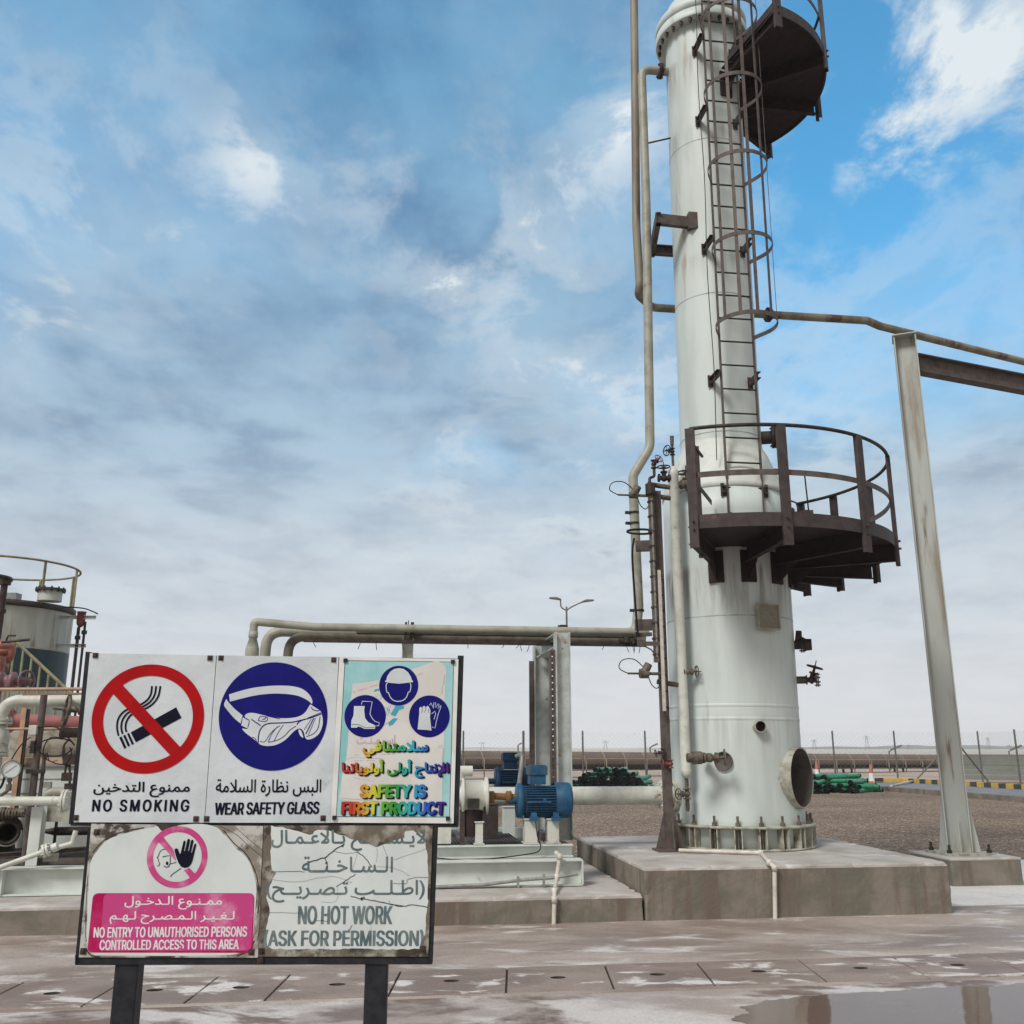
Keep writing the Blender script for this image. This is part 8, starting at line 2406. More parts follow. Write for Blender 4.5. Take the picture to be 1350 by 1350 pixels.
# big white line: elbow and run
dW = 10.55
wz = lz(60, 924, dW).z
e0, e1_, e2_ = lz(180, 922, dW), lz(4, 924, dW), lz(4, 960, dW)
e0.z = e1_.z = wz
root = thing('elbow_pipe', 'fat cream pipe running level and bending down through an elbow at the left edge', 'pipe', (e1_.x, e1_.y, 0.5))
e2_.x, e2_.y = e1_.x, e1_.y
b = MB()
b.tube(fillet([e0 + E1 * 0.8, e1_, Vector((e1_.x, e1_.y, 0.5))], 0.19, 10), 0.062, 16)
b.build('tube', M['cream'], root)
for y in (951, 992):
    b = MB()
    b.flange(Vector((e1_.x, e1_.y, lz(4, y, dW).z)), UP, 0.115, 0.022, 8)
    b.build('flange', M['cream'], root)
b = MB()
zb_ = lz(4, 975, dW).z
b.lathe(Vector((e1_.x, e1_.y, zb_)), UP, ((0.07, -0.16), (0.10, -0.08), (0.105, 0.05), (0.07, 0.14)), 18)
b.build('strainer', M['cream'], root)
# handwheel valve on it
q = lz(88, 936, dW - 0.16)
b = MB()
b.cyl(q, q + E1 * 0.28, 0.028, None, 10)
b.cyl(q + E1 * 0.12, q + E1 * 0.3, 0.05, None, 12)
v_ = b.build('valve_stem', M['valve'], root)
handwheel(q, -E1 * 0.93 - E2 * 0.42 + UP * 0.1, 0.145, M['valve'], v_, 5, mt=0.10)

# faded red line behind
zr_ = lz(60, 952, 11.6).z
p0, p1_ = lz(12, 950, 11.55), lz(150, 958, 11.9)
root = thing('red_pipe', 'faded red pipe sloping behind the cream pipe with a flange at its left end', 'pipe', p0)
b = MB()
b.tube([p0 - E1 * 0.02, p1_ + E1 * 0.6], 0.082, 16)
b.build('tube', M['redpipe'], root)
b = MB()
b.flange(p0, E1, 0.135, 0.025, 8)
b.cyl(p0 - E1 * 0.3, p0, 0.075, None, 14)
b.build('flange', M['redpipe'], root)

# thin peach pipes
for (xa, ya, xb, yb, r, d, w) in ((-20, 909, 160, 908, 0.018, 10.3, 'upper peach coloured thin pipe crossing above the fat cream pipe'), (30, 915.5, 160, 914, 0.011, 10.32, 'thinner peach pipe just above the fat cream pipe, starting inside the frame'), (8, 961, 160, 960, 0.013, 10.45, 'lowest thin peach pipe crossing below the red pipe')):
    b = MB()
    b.cyl(lz(xa, ya, d), lz(xb, yb, d), r, None, 10)
    tag(b.build('thin_pipe', M['orange'], loc=lz(xa, ya, d)), w, 'pipe')
# brown stand with clamp
d = 10.15
q0, q1 = lz(41, 1062, d), lz(53.5, 916, d)
b = MB()
stand = thing('pipe_stand', 'dusty brown pipe stand with a crossbar clamp, in front of the pale box wall', 'pipe stand', (q0.x, q0.y, 0.5))
b.cyl((q0.x, q0.y, 0.51), (q0.x, q0.y, q1.z), 0.034, None, 14)
b.build('post', M['brown2'], stand)
qa, qb = lz(56, 1000, d + 0.02), lz(52, 1055, d + 0.02)
b = MB()
b.cyl((qb.x, qb.y, 0.51), (qb.x, qb.y, qa.z), 0.018, None, 10)
b.cyl((qb.x, qb.y, qa.z), (qb.x, qb.y, qa.z + 0.05), 0.026, None, 10)
b.build('side_pipe', M['brown2'], stand)
b = MB()
q = lz(47, 1017, d - 0.03)
b.obox(q, E1 * 0.085, E2 * 0.02, UP * 0.02)
b.build('clamp', M['dark'], stand)
b = MB()
q = lz(46, 985, d - 0.04)
b.obox(q - E1 * 0.02, E1 * 0.02, E2 * 0.02, UP * 0.06)
b.obox(q + UP * 0.0, E1 * 0.06, E2 * 0.012, UP * 0.008)
b.build('u_bolt', M['dark'], stand)
# junction bracket + looping cables
q = lz(44, 962, d - 0.06)
b = MB()
b.obox(q, E1 * 0.035, E2 * 0.03, UP * 0.045)
b.build('junction_box', M['cream'], stand)
b = MB()
c = lz(73, 985, d - 0.08)
loop = [c + E1 * 0.17 * math.cos(t) * (1 + 0.05 * math.sin(3 * t)) + UP * 0.085 * math.sin(t) + E2 * 0.03 * math.sin(t) for t in [0.3 + 0.45 * k for k in range(14)]]
b.tube(spl3([q + E1 * 0.04 + UP * 0.02, q + E1 * 0.16 + UP * 0.03, lz(80, 962, d - 0.08)] + loop, 4), 0.007, 6)
b.tube(spl3([lz(92, 985, d - 0.1), lz(94, 995, d - 0.1), lz(84, 1008, d - 0.1), lz(60, 1000, d - 0.1), lz(58, 985, d - 0.1), lz(68, 972, d - 0.1), lz(90, 975, d - 0.1)], 5), 0.006, 6)
b.tube(spl3([lz(40, 972, d - 0.1), lz(28, 982, d - 0.1), lz(17, 998, d - 0.1), lz(13, 1008, d - 0.1)], 5), 0.006, 6)
b.tube(spl3([lz(62, 992, d - 0.06), lz(66, 1004, d - 0.06), lz(76, 1002, d - 0.06)], 5), 0.004, 6)
b.build('cable', M['cable'], stand)
# small dark instrument tubing by the board edge
b = MB()
for pts in ([(84, 985), (85, 1000), (86, 1008), (92, 1010)], [(90, 976), (84, 984), (84, 1002), (90, 1003)], [(88, 1005), (86, 1018), (90, 1022)], [(92, 1000), (92, 1030), (91, 1042)]):
    b.tube(spl3([lz(x, y, 10.25) for x, y in pts], 4), 0.011, 6)
for x, y, s in ((88, 1024, 0.04), (92, 1001, 0.05), (90, 1037, 0.03)):
    b.obox(lz(x, y, 10.25), E1 * s, E2 * s, UP * s)
q = lz(89, 966, 10.3)
b.lathe(q - E1 * 0.06, E1, ((0, 0), (0.07, 0.0), (0.07, 0.02), (0.05, 0.03), (0.05, 0.3), (0, 0.3)), 14, 0)
tag(b.build('tubing_manifold', M['valve_d'], loc=lz(88, 1024, 10.25)), 'cluster of small dark instrument tubing beside the board edge', 'tubing')

# pressure gauge
q = lz(14.5, 1014, 10.0)
root = thing('pressure_gauge', 'round white dial pressure gauge on a bent brown stem', 'gauge', (q.x, q.y, 0.5))
fa = (Vector((0, 0, EYE)) - q).normalized()
b = MB()
b.lathe(q, fa, ((0, -0.05), (0.075, -0.05), (0.082, -0.04), (0.082, 0.006), (0.090, 0.008), (0.090, 0.014), (0.077, 0.014), (0.075, 0.002)), 36)
b.build('case', M['galv'], root)
b = MB()
b.lathe(q + fa * 0.003, fa, ((0.0759, 0.0), (0, 0.0001)), 36)
dial = b.build('dial', M['glass'], root)
b = MB()
sx = fa.cross(UP).normalized() * -1
b.bar(q + fa * 0.006 - sx * 0.045 - UP * 0.036, q + fa * 0.006 + sx * 0.045 + UP * 0.036, 0.004, 0.001, fa)
b.build('needle', M['black'], dial)
b = MB()
b.cyl(q - UP * 0.08, q - UP * 0.12, 0.022, None, 6, True, 0, False)
b.tube(spl3([q - UP * 0.11, q - UP * 0.19, q - UP * 0.26 - E1 * 0.08, q - UP * 0.33 - E1 * 0.12]), 0.016, 8)
b.cyl(q - UP * 0.14, q - UP * 0.20, 0.027, None, 10)
b.build('stem', M['valve'], root)
b = MB()
b.tube(spl3([q - UP * 0.07 - E1 * 0.05, q - UP * 0.16 - E1 * 0.07, q - UP * 0.24 - E1 * 0.14]), 0.012, 8)
b.build('capillary', M['cable'], root)

# pale box wall behind
d = 11.3
x0_, x1_ = -60, 130
b = MB()
zt, zb2, zpe = lz(40, 1007, d).z, lz(40, 1100, d).z, lz(40, 999, d).z
s0, s1 = lz(-120, 1010, d).dot(E1), lz(170, 1010, d).dot(E1)
root = thing('equipment_box', 'long pale equipment casing with a peach top strip behind the left pipework', 'equipment box', pl(s0, d, 0.5))
b.pbox(s0, s1, d, d + 1.0, 0.5, zt - 0.03)
b.build('casing', M['skid'], root)
b = MB()
b.pbox(s0 - 0.03, s1 + 0.03, d - 0.03, d + 1.03, zt - 0.028, zt)
for z in (lz(40, 1027, d).z, lz(40, 1046, d).z):
    b.pbox(s0, s1, d - 0.006, d - 0.001, z - 0.005, z + 0.005)
b.build('seam_strip', M['galv'], root)
b = MB()
b.pbox(s0 - 0.02, s1 + 0.02, d - 0.012, d + 1.0, zt + 0.002, zpe)
b.build('top_strip', M['peach'], root)
# grey drum and a peach post standing behind
b = MB()
q = lz(20, 980, 11.9)
b.pbox(q.dot(E1) - 0.2, q.dot(E1) + 0.9, 11.9, 12.4, 0.5, lz(20, 964, 11.9).z)
tag(b.build('control_cabinet', M['ring'], loc=pl(q.dot(E1), 12.1, 0.5), bevel=0.01), 'grey cabinet standing behind the pipes above the pale casing', 'cabinet')
for x, y0_, w_, m, t in ((28, 933, 0.05, 'orange', 'slim peach upright post behind the brown pipe stand'), (33, 935, 0.03, 'dark', 'slim dark upright pipe behind the brown pipe stand')):
    q = lz(x, 975, 11.2)
    b = MB()
    b.bar((q.x, q.y, 0.5), (q.x, q.y, lz(x, y0_, 11.2).z), w_, w_, E2)
    b.bar((q.x, q.y, 0.5), (q.x, q.y, 0.52), 0.12, 0.12, E2)
    tag(b.build('upright', M[m], loc=(q.x, q.y, 0.5)), t, 'post')
# level white pipe with end flange, front
d = 9.98
pz_ = lz(40, 1056, d).z
a0, a1 = lz(-40, 1057, d), lz(89, 1055, d)
a0.z = a1.z = pz_
root = thing('flanged_pipe', 'level cream pipe crossing in front of the white post, flanged at the board edge', 'pipe', a1)
b = MB()
b.cyl(a0, a1, 0.042, None, 16)
b.lathe(lz(70, 1055.5, d) * 1.0, E1, ((0.043, -0.008), (0.048, 0), (0.043, 0.008)), 16)
b.build('tube', M['cream'], root)
b = MB()
b.flange(a1 - E1 * 0.02, E1, 0.105, 0.02, 8)
b.build('flange', M['cream'], root)
d = 10.5
b = MB()
q0, q1 = lz(52, 1045, d), lz(130, 1044, d)
q1.z = q0.z
b.tube(fillet([q1, q0 + E1 * 0.06, q0 + E1 * 0.0 - UP * 0.5], 0.1), 0.055, 14)
b.obox(q0 + E1 * 0.07 + UP * 0.075, E1 * 0.035, E2 * 0.03, UP * 0.03)
tag(b.build('bent_pipe', M['pipe'], loc=q0 - UP * 0.5), 'beige pipe stub bending down behind the level flanged pipe', 'pipe')
# white post on the skid
d = 10.06
s0, s1 = lz(32, 1148, d).dot(E1), lz(47, 1148, d).dot(E1)
zt = lz(46, 1064, d).z
post = thing('skid_post', 'white steel post standing on the left end of the skid beam', 'post', pl((s0 + s1) / 2, d, 0.5))
b = MB()
b.ibeam(pl((s0 + s1) / 2, d + 0.07, 0.505), pl((s0 + s1) / 2, d + 0.07, zt), 0.14, s1 - s0, 0.012, E2)
b.build('column', M['skid'], post)
b = MB()
b.pbox(s0 + 0.02, s1 + 0.95, d + 0.16, d + 0.30, lz(60, 1085, d).z, lz(60, 1064, d).z)
b.build('bracket_arm', M['ring'], post)
# pump body with dark open flange, left edge
d = 10.45
q = lz(10, 1098, d)
pump2 = thing('pump', 'dark pump with an open round flange facing out at the left frame edge', 'pump', (q.x, q.y, 0.5))
fa = (-E2 + E1 * 0.45).normalized()
b = MB()
b.lathe(q, fa, ((0.125, -0.05), (0.125, 0.0), (0.085, 0.002), (0.085, -0.03)), 32)
b.build('flange', M['dark'], pump2)
b = MB()
b.lathe(q, fa, ((0.085, -0.03), (0.08, -0.25), (0, -0.25)), 28)
b.build('bore', M['hole'], pump2)
b = MB()
b.lathe(q + fa * 0.001, fa, ((0.126, -0.035), (0.13, 0.004), (0.118, 0.006)), 32, 0, True, R(60), R(190))
b.build('flange_rim', M['white'], pump2)
b = MB()
b.cyl(q - fa * 0.25, q - fa * 0.6, 0.16, 0.14, 20)
b.cyl(q - fa * 0.4 - UP * 0.1, Vector((q.x, q.y, 0.5)) - fa * 0.4, 0.11, 0.14, 14)
b.build('casing', M['dark'], pump2)
for k in range(4):
    b = MB()
    p = lz(4 + 8 * k, 1072, d)
    b.flange(p, E1, 0.06 - 0.006 * k, 0.018, 6)
    b.build('gland', M['valve'], pump2)
b = MB()
b.cyl(lz(-12, 1072, d), lz(33, 1070, d), 0.035, None, 12)
b.build('shaft', M['valve'], pump2)
# sloping drain pipe with union
d = 9.86
pts = [lz(-15, 1149, d), lz(57, 1123, d), lz(60, 1122, d + 0.02), lz(95, 1112, d + 0.05), lz(100, 1095, d + 0.06)]
root = thing('drain_pipe', 'thin pale pipe sloping up across the white post to a knobbly union', 'pipe', pts[0])
b = MB()
b.tube(fillet(pts, 0.03), 0.024, 12)
b.build('tube', M['cream'], root)
b = MB()
q = lz(61, 1121, d)
dr = (pts[3] - pts[0]).normalized()
b.flange(q, dr, 0.062, 0.02, 6)
b.cyl(q + dr * 0.05, q + dr * 0.1, 0.04, None, 8)
b.build('union', M['cream'], root)
b = MB()
b.obox(lz(67, 1130, d + 0.06), E1 * 0.06, E2 * 0.03, UP * 0.035)
b.build('rest', M['ring'], root)
# dark tapered shaft pipe and valve behind post
d = 10.7
b = MB()
b.cyl(lz(57, 1096, d), lz(72, 1096, d), 0.015, 0.04, 12)
b.cyl(lz(72, 1096, d), lz(130, 1095, d), 0.042, None, 12)
q = lz(75, 1080, d - 0.05)
b.cyl(q + UP * 0.0, q - UP * 0.35, 0.016, None, 8)
b.cyl(q - UP * 0.005, q + UP * 0.03, 0.075, 0.07, 16)
tag(b.build('shaft_pipe', M['dark'], loc=lz(72, 1096, d)), 'dark tapered pipe with a disc valve behind the white skid post', 'pipe')
sa, sb = PL(-60, 1110, 10.4).dot(E1), PL(128, 1110, 10.4).dot(E1)
gr = thing('floor_grating', 'dark steel floor grating behind the left skid beam', 'grating', pl(sa, 11, 0.5))
grating(sa, sb, 10.22, 11.25, 0.56, gr, 'bars')
b = MB()
b.channel(PL(-60, 1132, 10.3), PL(128, 1118, 10.3), 0.05, 0.04, 0.008, UP, 1)
b.pbox(sa, sb, 10.16, 10.2, 0.505, 0.56)
b.build('edge_angle', M['brown2'], gr)
# red and mauve valves above, at the frame edge
d = 12.2
q = lz(6, 868, d)
root = thing('relief_valve', 'coral red angled relief valve with a long lever at the left frame edge', 'valve', (q.x, q.y, 0.5))
b = MB()
a_ = lz(-8, 848, d)
b.tube(fillet([lz(-14, 838, d), lz(-2, 850, d), lz(16, 852, d), lz(12, 866, d), lz(-2, 880, d)], 0.1), 0.058, 14)
b.build('elbow', M['coral'], root)
b = MB()
b.lathe(lz(-2, 872, d), UP, ((0, -0.1), (0.12, -0.1), (0.12, -0.02), (0.09, 0), (0.09, 0.08), (0.13, 0.09), (0.13, 0.14), (0, 0.15)), 18)
b.build('body', M['coral'], root)
b = MB()
b.tube([lz(2, 847, d - 0.1), lz(39, 843, d - 0.1)], [0.014, 0.018], 8)
b.tube([lz(8, 845, d - 0.1), lz(11, 838, d - 0.1), lz(21, 838, d - 0.1)], 0.012, 6)
b.build('lever', M['dark'], root)
d = 11.9
q = lz(18, 898, d)
root = thing('mauve_valve', 'dusty mauve valve lying on its side with a pale handwheel', 'valve', (q.x, q.y, 0.5))
b = MB()
b.lathe(lz(-20, 898, d), E1, ((0, 0), (0.07, 0), (0.07, 0.15), (0.11, 0.16), (0.11, 0.2), (0.075, 0.21), (0.075, 0.28), (0.11, 0.29), (0.11, 0.33), (0.055, 0.34), (0.05, 0.5), (0, 0.5)), 18)
b.obox(lz(13, 902, d - 0.05), E1 * 0.05, E2 * 0.03, UP * 0.03)
vb = b.build('body', M['mauve'], root)
handwheel(lz(35, 897, d - 0.02), E1 * 0.85 - E2 * 0.5, 0.11, M['mauve'], vb, 4)
b = MB()
b.cyl(lz(24, 897, d), lz(35, 897, d - 0.02), 0.015, None, 8)
b.build('spindle', M['mauve'], root)
b = MB()
q = lz(-6, 905, 12.0)
b.cyl((q.x, q.y, 0.5), (q.x, q.y, q.z + 0.35), 0.075, None, 14)
b.build('riser', M['coral'], root)
# ------------------------------------------------------------------ behind: fence, conveyor, pipe stacks, cones, lamp
YF = 46.0
FZ = 2.34
fence = thing('mesh_fence', 'tall thin mesh fence on dark posts running across the back of the yard', 'fence', (5, YF, 0))
fx = [atY(x, 965, YF).x for x in (450, 530, 611, 690, 768, 850, 932, 1014, 1097, 1178, 1257)]
side = [onz(1296, 1031, 0), onz(1346, 1036, 0), onz(1420, 1043, 0)]
posts = [Vector((x, YF, 0)) for x in fx] + side
for i, p in enumerate(posts):
    b = MB()
    thick = 0.09 if i in (3,) else 0.06
    b.cyl(p, p + UP * FZ, thick / 2 + 0.012, None, 8)
    b.cyl(p + UP * FZ, p + UP * (FZ + 0.04), thick / 2 + 0.02, 0.01, 8)
    b.build('fence_post', M['fence'], fence)
for z in (FZ - 0.05, FZ * 0.66, FZ * 0.33):
    b = MB()
    b.tube(posts, 0.007, 4)
    b.build('strand', M['galv'], fence)
# the mesh between the posts: thin diagonal wires
for i in range(len(posts) - 1):
    p, q = posts[i], posts[i + 1]
    b = MB()
    L_ = (q - p).length
    n = int(L_ / 0.22)
    for k in range(-int(FZ / 0.22), n):
        for sgn in (0, 1):
            a, c = k * 0.22, k * 0.22 + FZ
            za, zc_ = 0.05, FZ - 0.05
            a2, c2 = max(a, 0), min(c, L_)
            if a2 >= c2:
                continue
            z0, z1 = za + (a2 - a) / FZ * (zc_ - za), za + (c2 - a) / FZ * (zc_ - za)
            if sgn:
                z0, z1 = zc_ - z0 + za, zc_ - z1 + za
            u = (q - p) / L_
            b.bar(p + u * a2 + UP * z0, p + u * c2 + UP * z1, 0.0035, 0.0035)
    b.build('mesh_panel', M['galv'], fence)
for (xa, ya, xb, yb) in ((1241, 981, 1200, 1021), (1275, 988, 1304, 1031)):
    p, q = onz(xb, yb, 0.03), None
    q = Vector((posts[10].x, posts[10].y, FZ * 0.85))
    p = posts[10] + ((posts[9] - posts[10]).normalized() * 2.1 if xb < 1250 else (posts[11] - posts[10]).normalized() * 2.1) + UP * 0.03
    b = MB()
    b.cyl(p, q, 0.035, None, 8)
    b.build('brace', M['fence'], fence)

# low brown conveyor hood, dropping away to the right
c0, c1 = atY(450, 1000, 47.5), atY(1480, 1010, 78.0)
cz0, cz1 = 1.02, 0.46
c0.z, c1.z = cz0, cz1
cd = (c1 - c0).normalized()
cn = Vector((cd.y, -cd.x, 0)).normalized()
conv = thing('conveyor', 'long low brown conveyor hood on short legs behind the fence', 'conveyor', (c0.x, c0.y, 0))
b = MB()
CR = 0.47
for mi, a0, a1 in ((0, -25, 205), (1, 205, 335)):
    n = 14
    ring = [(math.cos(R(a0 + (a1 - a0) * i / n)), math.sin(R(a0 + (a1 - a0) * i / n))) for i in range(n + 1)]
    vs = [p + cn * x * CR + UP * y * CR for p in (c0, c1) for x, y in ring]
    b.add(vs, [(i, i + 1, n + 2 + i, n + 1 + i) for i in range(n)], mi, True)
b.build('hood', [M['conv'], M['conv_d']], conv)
nh = 46
for i in range(nh):
    t = i / (nh - 1)
    p = c0.lerp(c1, t ** 1.25)
    b = MB()
    b.strip([p + cn * math.cos(R(a)) * (CR + 0.012) + UP * math.sin(R(a)) * (CR + 0.012) for a in range(-40, 221, 20)], 0.05, 0.02, cd)
    b.build('hood_rib', M['conv_r'], conv)
    b = MB()
    o = cn * 0.62
    b.bar(p + o + UP * 0.12, Vector((p.x, p.y, 0)) + o, 0.045, 0.045, cd)
    b.build('rail_post', M['conv_r'], conv)
    if i % 3 == 0:
        b = MB()
        for s in (-0.35, 0.35):
            b.bar(p + cn * s - UP * (CR * 0.7), Vector((p.x, p.y, 0)) + cn * s, 0.1, 0.1, cd)
        b.bar(p + cn * -0.4 - UP * (CR * 0.75), p + cn * 0.4 - UP * (CR * 0.75), 0.08, 0.08)
        b.build('trestle', M['conv_d'], conv)
for z in (0.12,):
    b = MB()
    b.bar(c0 + cn * 0.62 + UP * z, c1 + cn * 0.62 + UP * z, 0.05, 0.045)
    b.build('hand_rail', M['conv_r'], conv)
b = MB()
b.bar(c0 + cn * 0.55 - UP * 0.55, c1 + cn * 0.55 - UP * 0.30, 0.5, 0.05)
b.build('walkway', M['conv_d'], conv)
# a concrete drain wall in front of it, on the left
b = MB()
b.bar((-10, 41.5, 0.12), (9.5, 42.6, 0.10), 0.25, 0.26)
tag(b.build('low_wall', M['concrete_top'], loc=(0, 42, 0)), 'low grey concrete wall crossing behind the pump skid', 'wall')

# grey-green barrier sheets on the far right
b0, b1 = atY(1262, 1020, 50.5), atY(1500, 1024, 46.0)
b0.z = b1.z = 0
barrier_root = thing('sheet_barrier', 'grey-green corrugated sheet barrier behind the right end of the fence', 'barrier', b0)
b = MB()
n = 5
for k in range(n):
    zlo, zhi = 0.02 + k * 0.24, 0.02 + k * 0.24 + 0.225
    b.bar(b0 + UP * (zlo + zhi) / 2, b1 + UP * (zlo + zhi) / 2, 0.04 + 0.015 * (k % 2), zhi - zlo)
b.build('sheets', M['barrier'], barrier_root)
b = MB()
b.bar(b0 + UP * 1.235, b1 + UP * 1.235, 0.07, 0.04)
b.build('top_strip', M['fence'], barrier_root)

# heaps of green pipes, every pipe its own object
def make_pipe():
    mb = MB()
    n = 14
    r, L_ = 0.088, 1.0
    ring = [(math.cos(2 * math.pi * i / n), math.sin(2 * math.pi * i / n)) for i in range(n)]
    vs = []
    for yy, rr in ((-L_, r * 0.8), (-L_ - 0.001, r), (-L_ + 0.16, r), (-L_ + 0.161, r), (L_ - 0.06, r), (L_, r), (L_ + 0.001, r * 0.8)):
        vs += [Vector((x * rr, yy, z * rr)) for x, z in ring]
    mb.add(vs, [])
    for k in range(6):
        mi = 0 if k in (3,) else 1
        for i in range(n):
            mb.f.append((k * n + i, k * n + (i + 1) % n, (k + 1) * n + (i + 1) % n, (k + 1) * n + i))
            mb.m.append(mi)
            mb.s.append(True)
    mb.add([Vector((x * r * 0.8, -L_ + 0.05, z * r * 0.8)) for x, z in ring], [tuple(range(n))], 1)
    mb.add([Vector((x * r * 0.8, L_ - 0.05, z * r * 0.8)) for x, z in ring], [tuple(reversed(range(n)))], 1)
    return mb.build('green_pipe', [M['gpipe'], M['gpipe_end']], loc=(0, 0, 0))


proto = make_pipe()
first = True
rnd = random.Random(21)


def heap(cx, cy, rows, turn, jitter, words, group_name, slope=0.0, scale=1.0):
    global first
    r = 0.09 * scale
    for k, n in enumerate(rows):
        for i in range(n):
            o = proto if first else proto.copy()
            if not first:
                COL.objects.link(o)
            first = False
            a = turn + rnd.uniform(-jitter, jitter)
            off = (i - (n - 1) / 2) * 2.06 * r + rnd.uniform(-0.02, 0.02)
            lx, ly = math.cos(turn), math.sin(turn)
            z = r + k * r * 1.78
            o.location = (cx + lx * off - ly * rnd.uniform(-0.22, 0.22), cy + ly * off + lx * rnd.uniform(-0.22, 0.22), z)
            o.rotation_euler = (rnd.uniform(-slope, slope), rnd.uniform(0, 6.28), a)
            o.scale = (scale, 1.0, scale)
            tag(o, words, 'pipe', group_name)


g1 = onz(803, 1041, 0)
heap(g1.x + 0.25, g1.y + 0.9, (18, 16, 14, 11, 7), R(-13), 0.13, 'green plastic pipe with black ends in the neat heap left of the tower', 'green pipes heaped left of the tower', 0.04)
g2 = onz(1104, 1045, 0)
heap(g2.x + 0.45, g2.y + 1.4, (12, 10, 8, 6), R(-66), 0.34, 'green plastic pipe in the tumbled heap right of the tower by the cones', 'green pipes heaped right of the tower', 0.07, 0.92)
heap(g2.x + 0.6, g2.y + 0.2, (7, 5, 2), R(-35), 0.5, 'short green pipe lying loose in front of the tumbled heap', 'loose green pipes', 0.08, 0.9)
heap(g2.x - 0.75, g2.y - 0.1, (5, 3, 2), R(-15), 0.3, 'green pipe with its black end out, in the small heap beside the manhole duct', 'green pipes beside the manhole duct', 0.06, 0.9)

# traffic cones
def cone(loc, h, label):
    root = thing('traffic_cone', label, 'traffic cone', loc)
    r = 0.16
    b = MB()
    b.lathe(Vector(loc), UP, ((r, 0.04), (r * 0.78, h * 0.27)), 20, 0)
    b.lathe(Vector(loc), UP, ((r * 0.50, h * 0.62), (0.035, h), (0.0, h)), 20, 0)
    b.build('body', M['cone_o'], root)
    b = MB()
    b.lathe(Vector(loc), UP, ((r * 0.78, h * 0.27), (r * 0.50, h * 0.62)), 20, 0)
    b.build('sleeve', M['white'], root)
    b = MB()
    b.obox(Vector(loc) + UP * 0.02, (0.24, 0, 0), (0, 0.24, 0), (0, 0, 0.02))
    b.build('foot', M['cone_o'], root)
    return root


cone(onz(1150, 1038, 0), 0.92, 'red and white traffic cone at the right end of the tumbled green pipes')
cone(onz(1092, 1034, 0) + Vector((0, 1.5, 0)), 1.0, 'pale traffic cone sticking up behind the tumbled green pipes')

# street lamp
LY = 62.0
lb = atY(749.5, 990, LY)
lamp = thing('street_lamp', 'tall dark twin-armed street lamp rising behind the steel portal', 'street lamp', (lb.x, LY, 0))
lt = atY(749.5, 800, LY)
b = MB()
b.cyl((lb.x, LY, 0), (lb.x, LY, lt.z), 0.09, 0.06, 12)
b.build('pole', M['fence'], lamp)
for x, y in ((724, 788.5), (783, 791.5)):
    e = atY(x, y, LY)
    s = 1 if e.x > lb.x else -1
    b = MB()
    b.tube(spl3([Vector((lb.x, LY, lt.z - 0.25)), Vector((lb.x + s * 0.35, LY, lt.z + 0.0)), Vector((e.x - s * 0.75, LY, e.z - 0.10))]), 0.045, 8)
    b.build('arm', M['fence'], lamp)
    b = MB()
    b.prism([Vector((e.x - s * 0.80, LY - 0.12, e.z - 0.16)), Vector((e.x, LY - 0.12, e.z - 0.04)), Vector((e.x, LY - 0.12, e.z + 0.05)), Vector((e.x - s * 0.5, LY - 0.12, e.z + 0.06)), Vector((e.x - s * 0.80, LY - 0.12, e.z - 0.06))], (0, 0.24, 0))
    b.build('lamp_head', M['fence'], lamp, bevel=0.02)

# low solar lights standing behind the conveyor
for (x, y0_, y1_, tx, words) in ((857, 985, 1002, 10, 'low solar light with a tilted panel left of the tower, behind the fence'), (1172, 990, 1004, 16, 'low solar light with a tilted panel between the cones and the rack post'), (1330, 990, 1004, 16, 'low solar light with a tilted panel at the right end of the fence'), (683, 982, 1000, 5, 'thin bent light pole behind the pump skid fence post')):
    Yl = 70.0
    p = atY(x, y0_, Yl)
    e = atY(x + tx, y0_ - tx * 0.45, Yl)
    b = MB()
    b.cyl((p.x, Yl, 0), (p.x, Yl, p.z), 0.05, None, 8)
    b.tube([Vector((p.x, Yl, p.z - 0.05)), p + (e - p) * 0.25], 0.04, 6)
    b.bar(p + (e - p) * 0.2, e, 0.3, 0.09, UP)
    tag(b.build('solar_light', M['fence'], loc=(p.x, Yl, 0)), words, 'light')

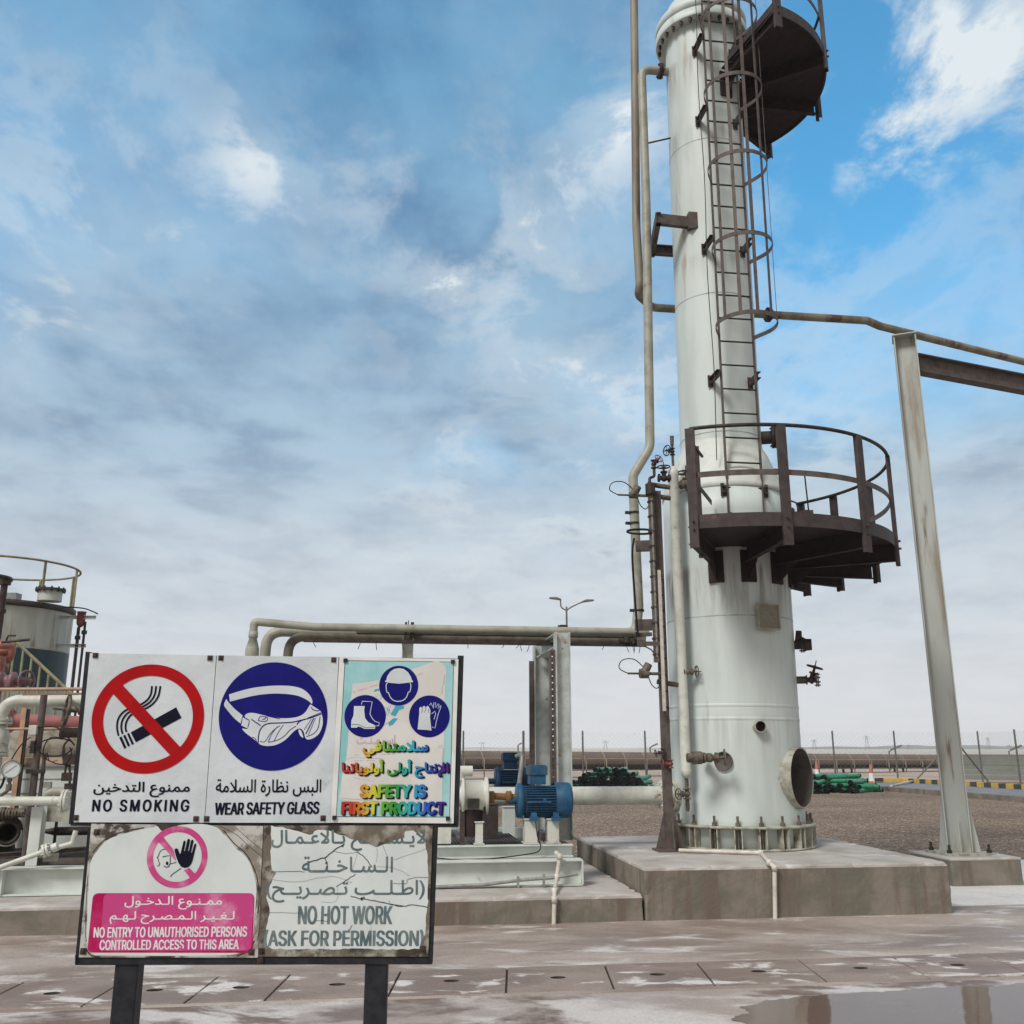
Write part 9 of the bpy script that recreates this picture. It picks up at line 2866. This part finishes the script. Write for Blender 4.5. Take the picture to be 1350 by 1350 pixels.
# distant pylons on the horizon
Yp = 620.0
for (x, yt, words) in ((1073, 975, 'faint far pylon just right of the tower, over the green heap'), (1142, 970, 'faint far pylon right above the red and white cone'), (1198, 982, 'faint short far pylon left of the rack post'), (1302, 972, 'faint far pylon right of the rack post'), (1330, 982, 'faint short far pylon nearest the right frame edge'), (798, 976, 'faint far pylon above the neat green heap'), (636, 978, 'faint far pylon beside the safety poster')):
    t = atY(x, yt, Yp)
    b = MB()
    w0 = 1.2
    for sx in (-1, 1):
        for sy in (-1, 1):
            b.bar((t.x + sx * w0, Yp + sy * w0, 0), (t.x + sx * 0.25, Yp + sy * 0.25, t.z), 0.14, 0.14, (0, 1, 0))
    for f in (0.25, 0.5, 0.72):
        z, w = t.z * f, w0 * (1 - f) + 0.25 * f
        b.bar((t.x - w, Yp, z), (t.x + w, Yp, z), 0.12, 0.12)
    for f, w in ((0.8, 2.4), (0.92, 1.8)):
        b.bar((t.x - w, Yp, t.z * f), (t.x + w, Yp, t.z * f), 0.14, 0.14)
    tag(b.build('pylon', M['fence'], loc=(t.x, Yp, 0)), words, 'pylon', 'pylons on the horizon')
# red litter tape lying by the road end
b = MB()
p, q = onz(1160, 1016, 0.55), onz(1172, 1022, 0.1)
b.bar(onz(1152, 1031, 0.5), onz(1185, 1031, 0.05), 0.05, 0.02)
b.bar(onz(1175, 1036, 0.05), onz(1205, 1029, 0.12), 0.10, 0.05)
tag(b.build('plank', M['pvc'], loc=onz(1175, 1036, 0)), 'pale plank lying on the ground beside the cone', 'plank')

# the moist air that pales the far hills and pylons
hb = MB()
hb.box(-2000, 2000, -100, 1700, -1.0, 32.0)
air = bpy.data.materials.new('air')
air.use_nodes = True
air.node_tree.nodes.clear()
vo = air.node_tree.nodes.new('ShaderNodeVolumePrincipled')
vo.inputs['Color'].default_value = (0.97, 0.98, 1.0, 1)
vo.inputs['Density'].default_value = 0.0005
mo = air.node_tree.nodes.new('ShaderNodeOutputMaterial')
air.node_tree.links.new(vo.outputs[0], mo.inputs['Volume'])
tag(hb.build('haze', air), None, None, None, 'stuff')
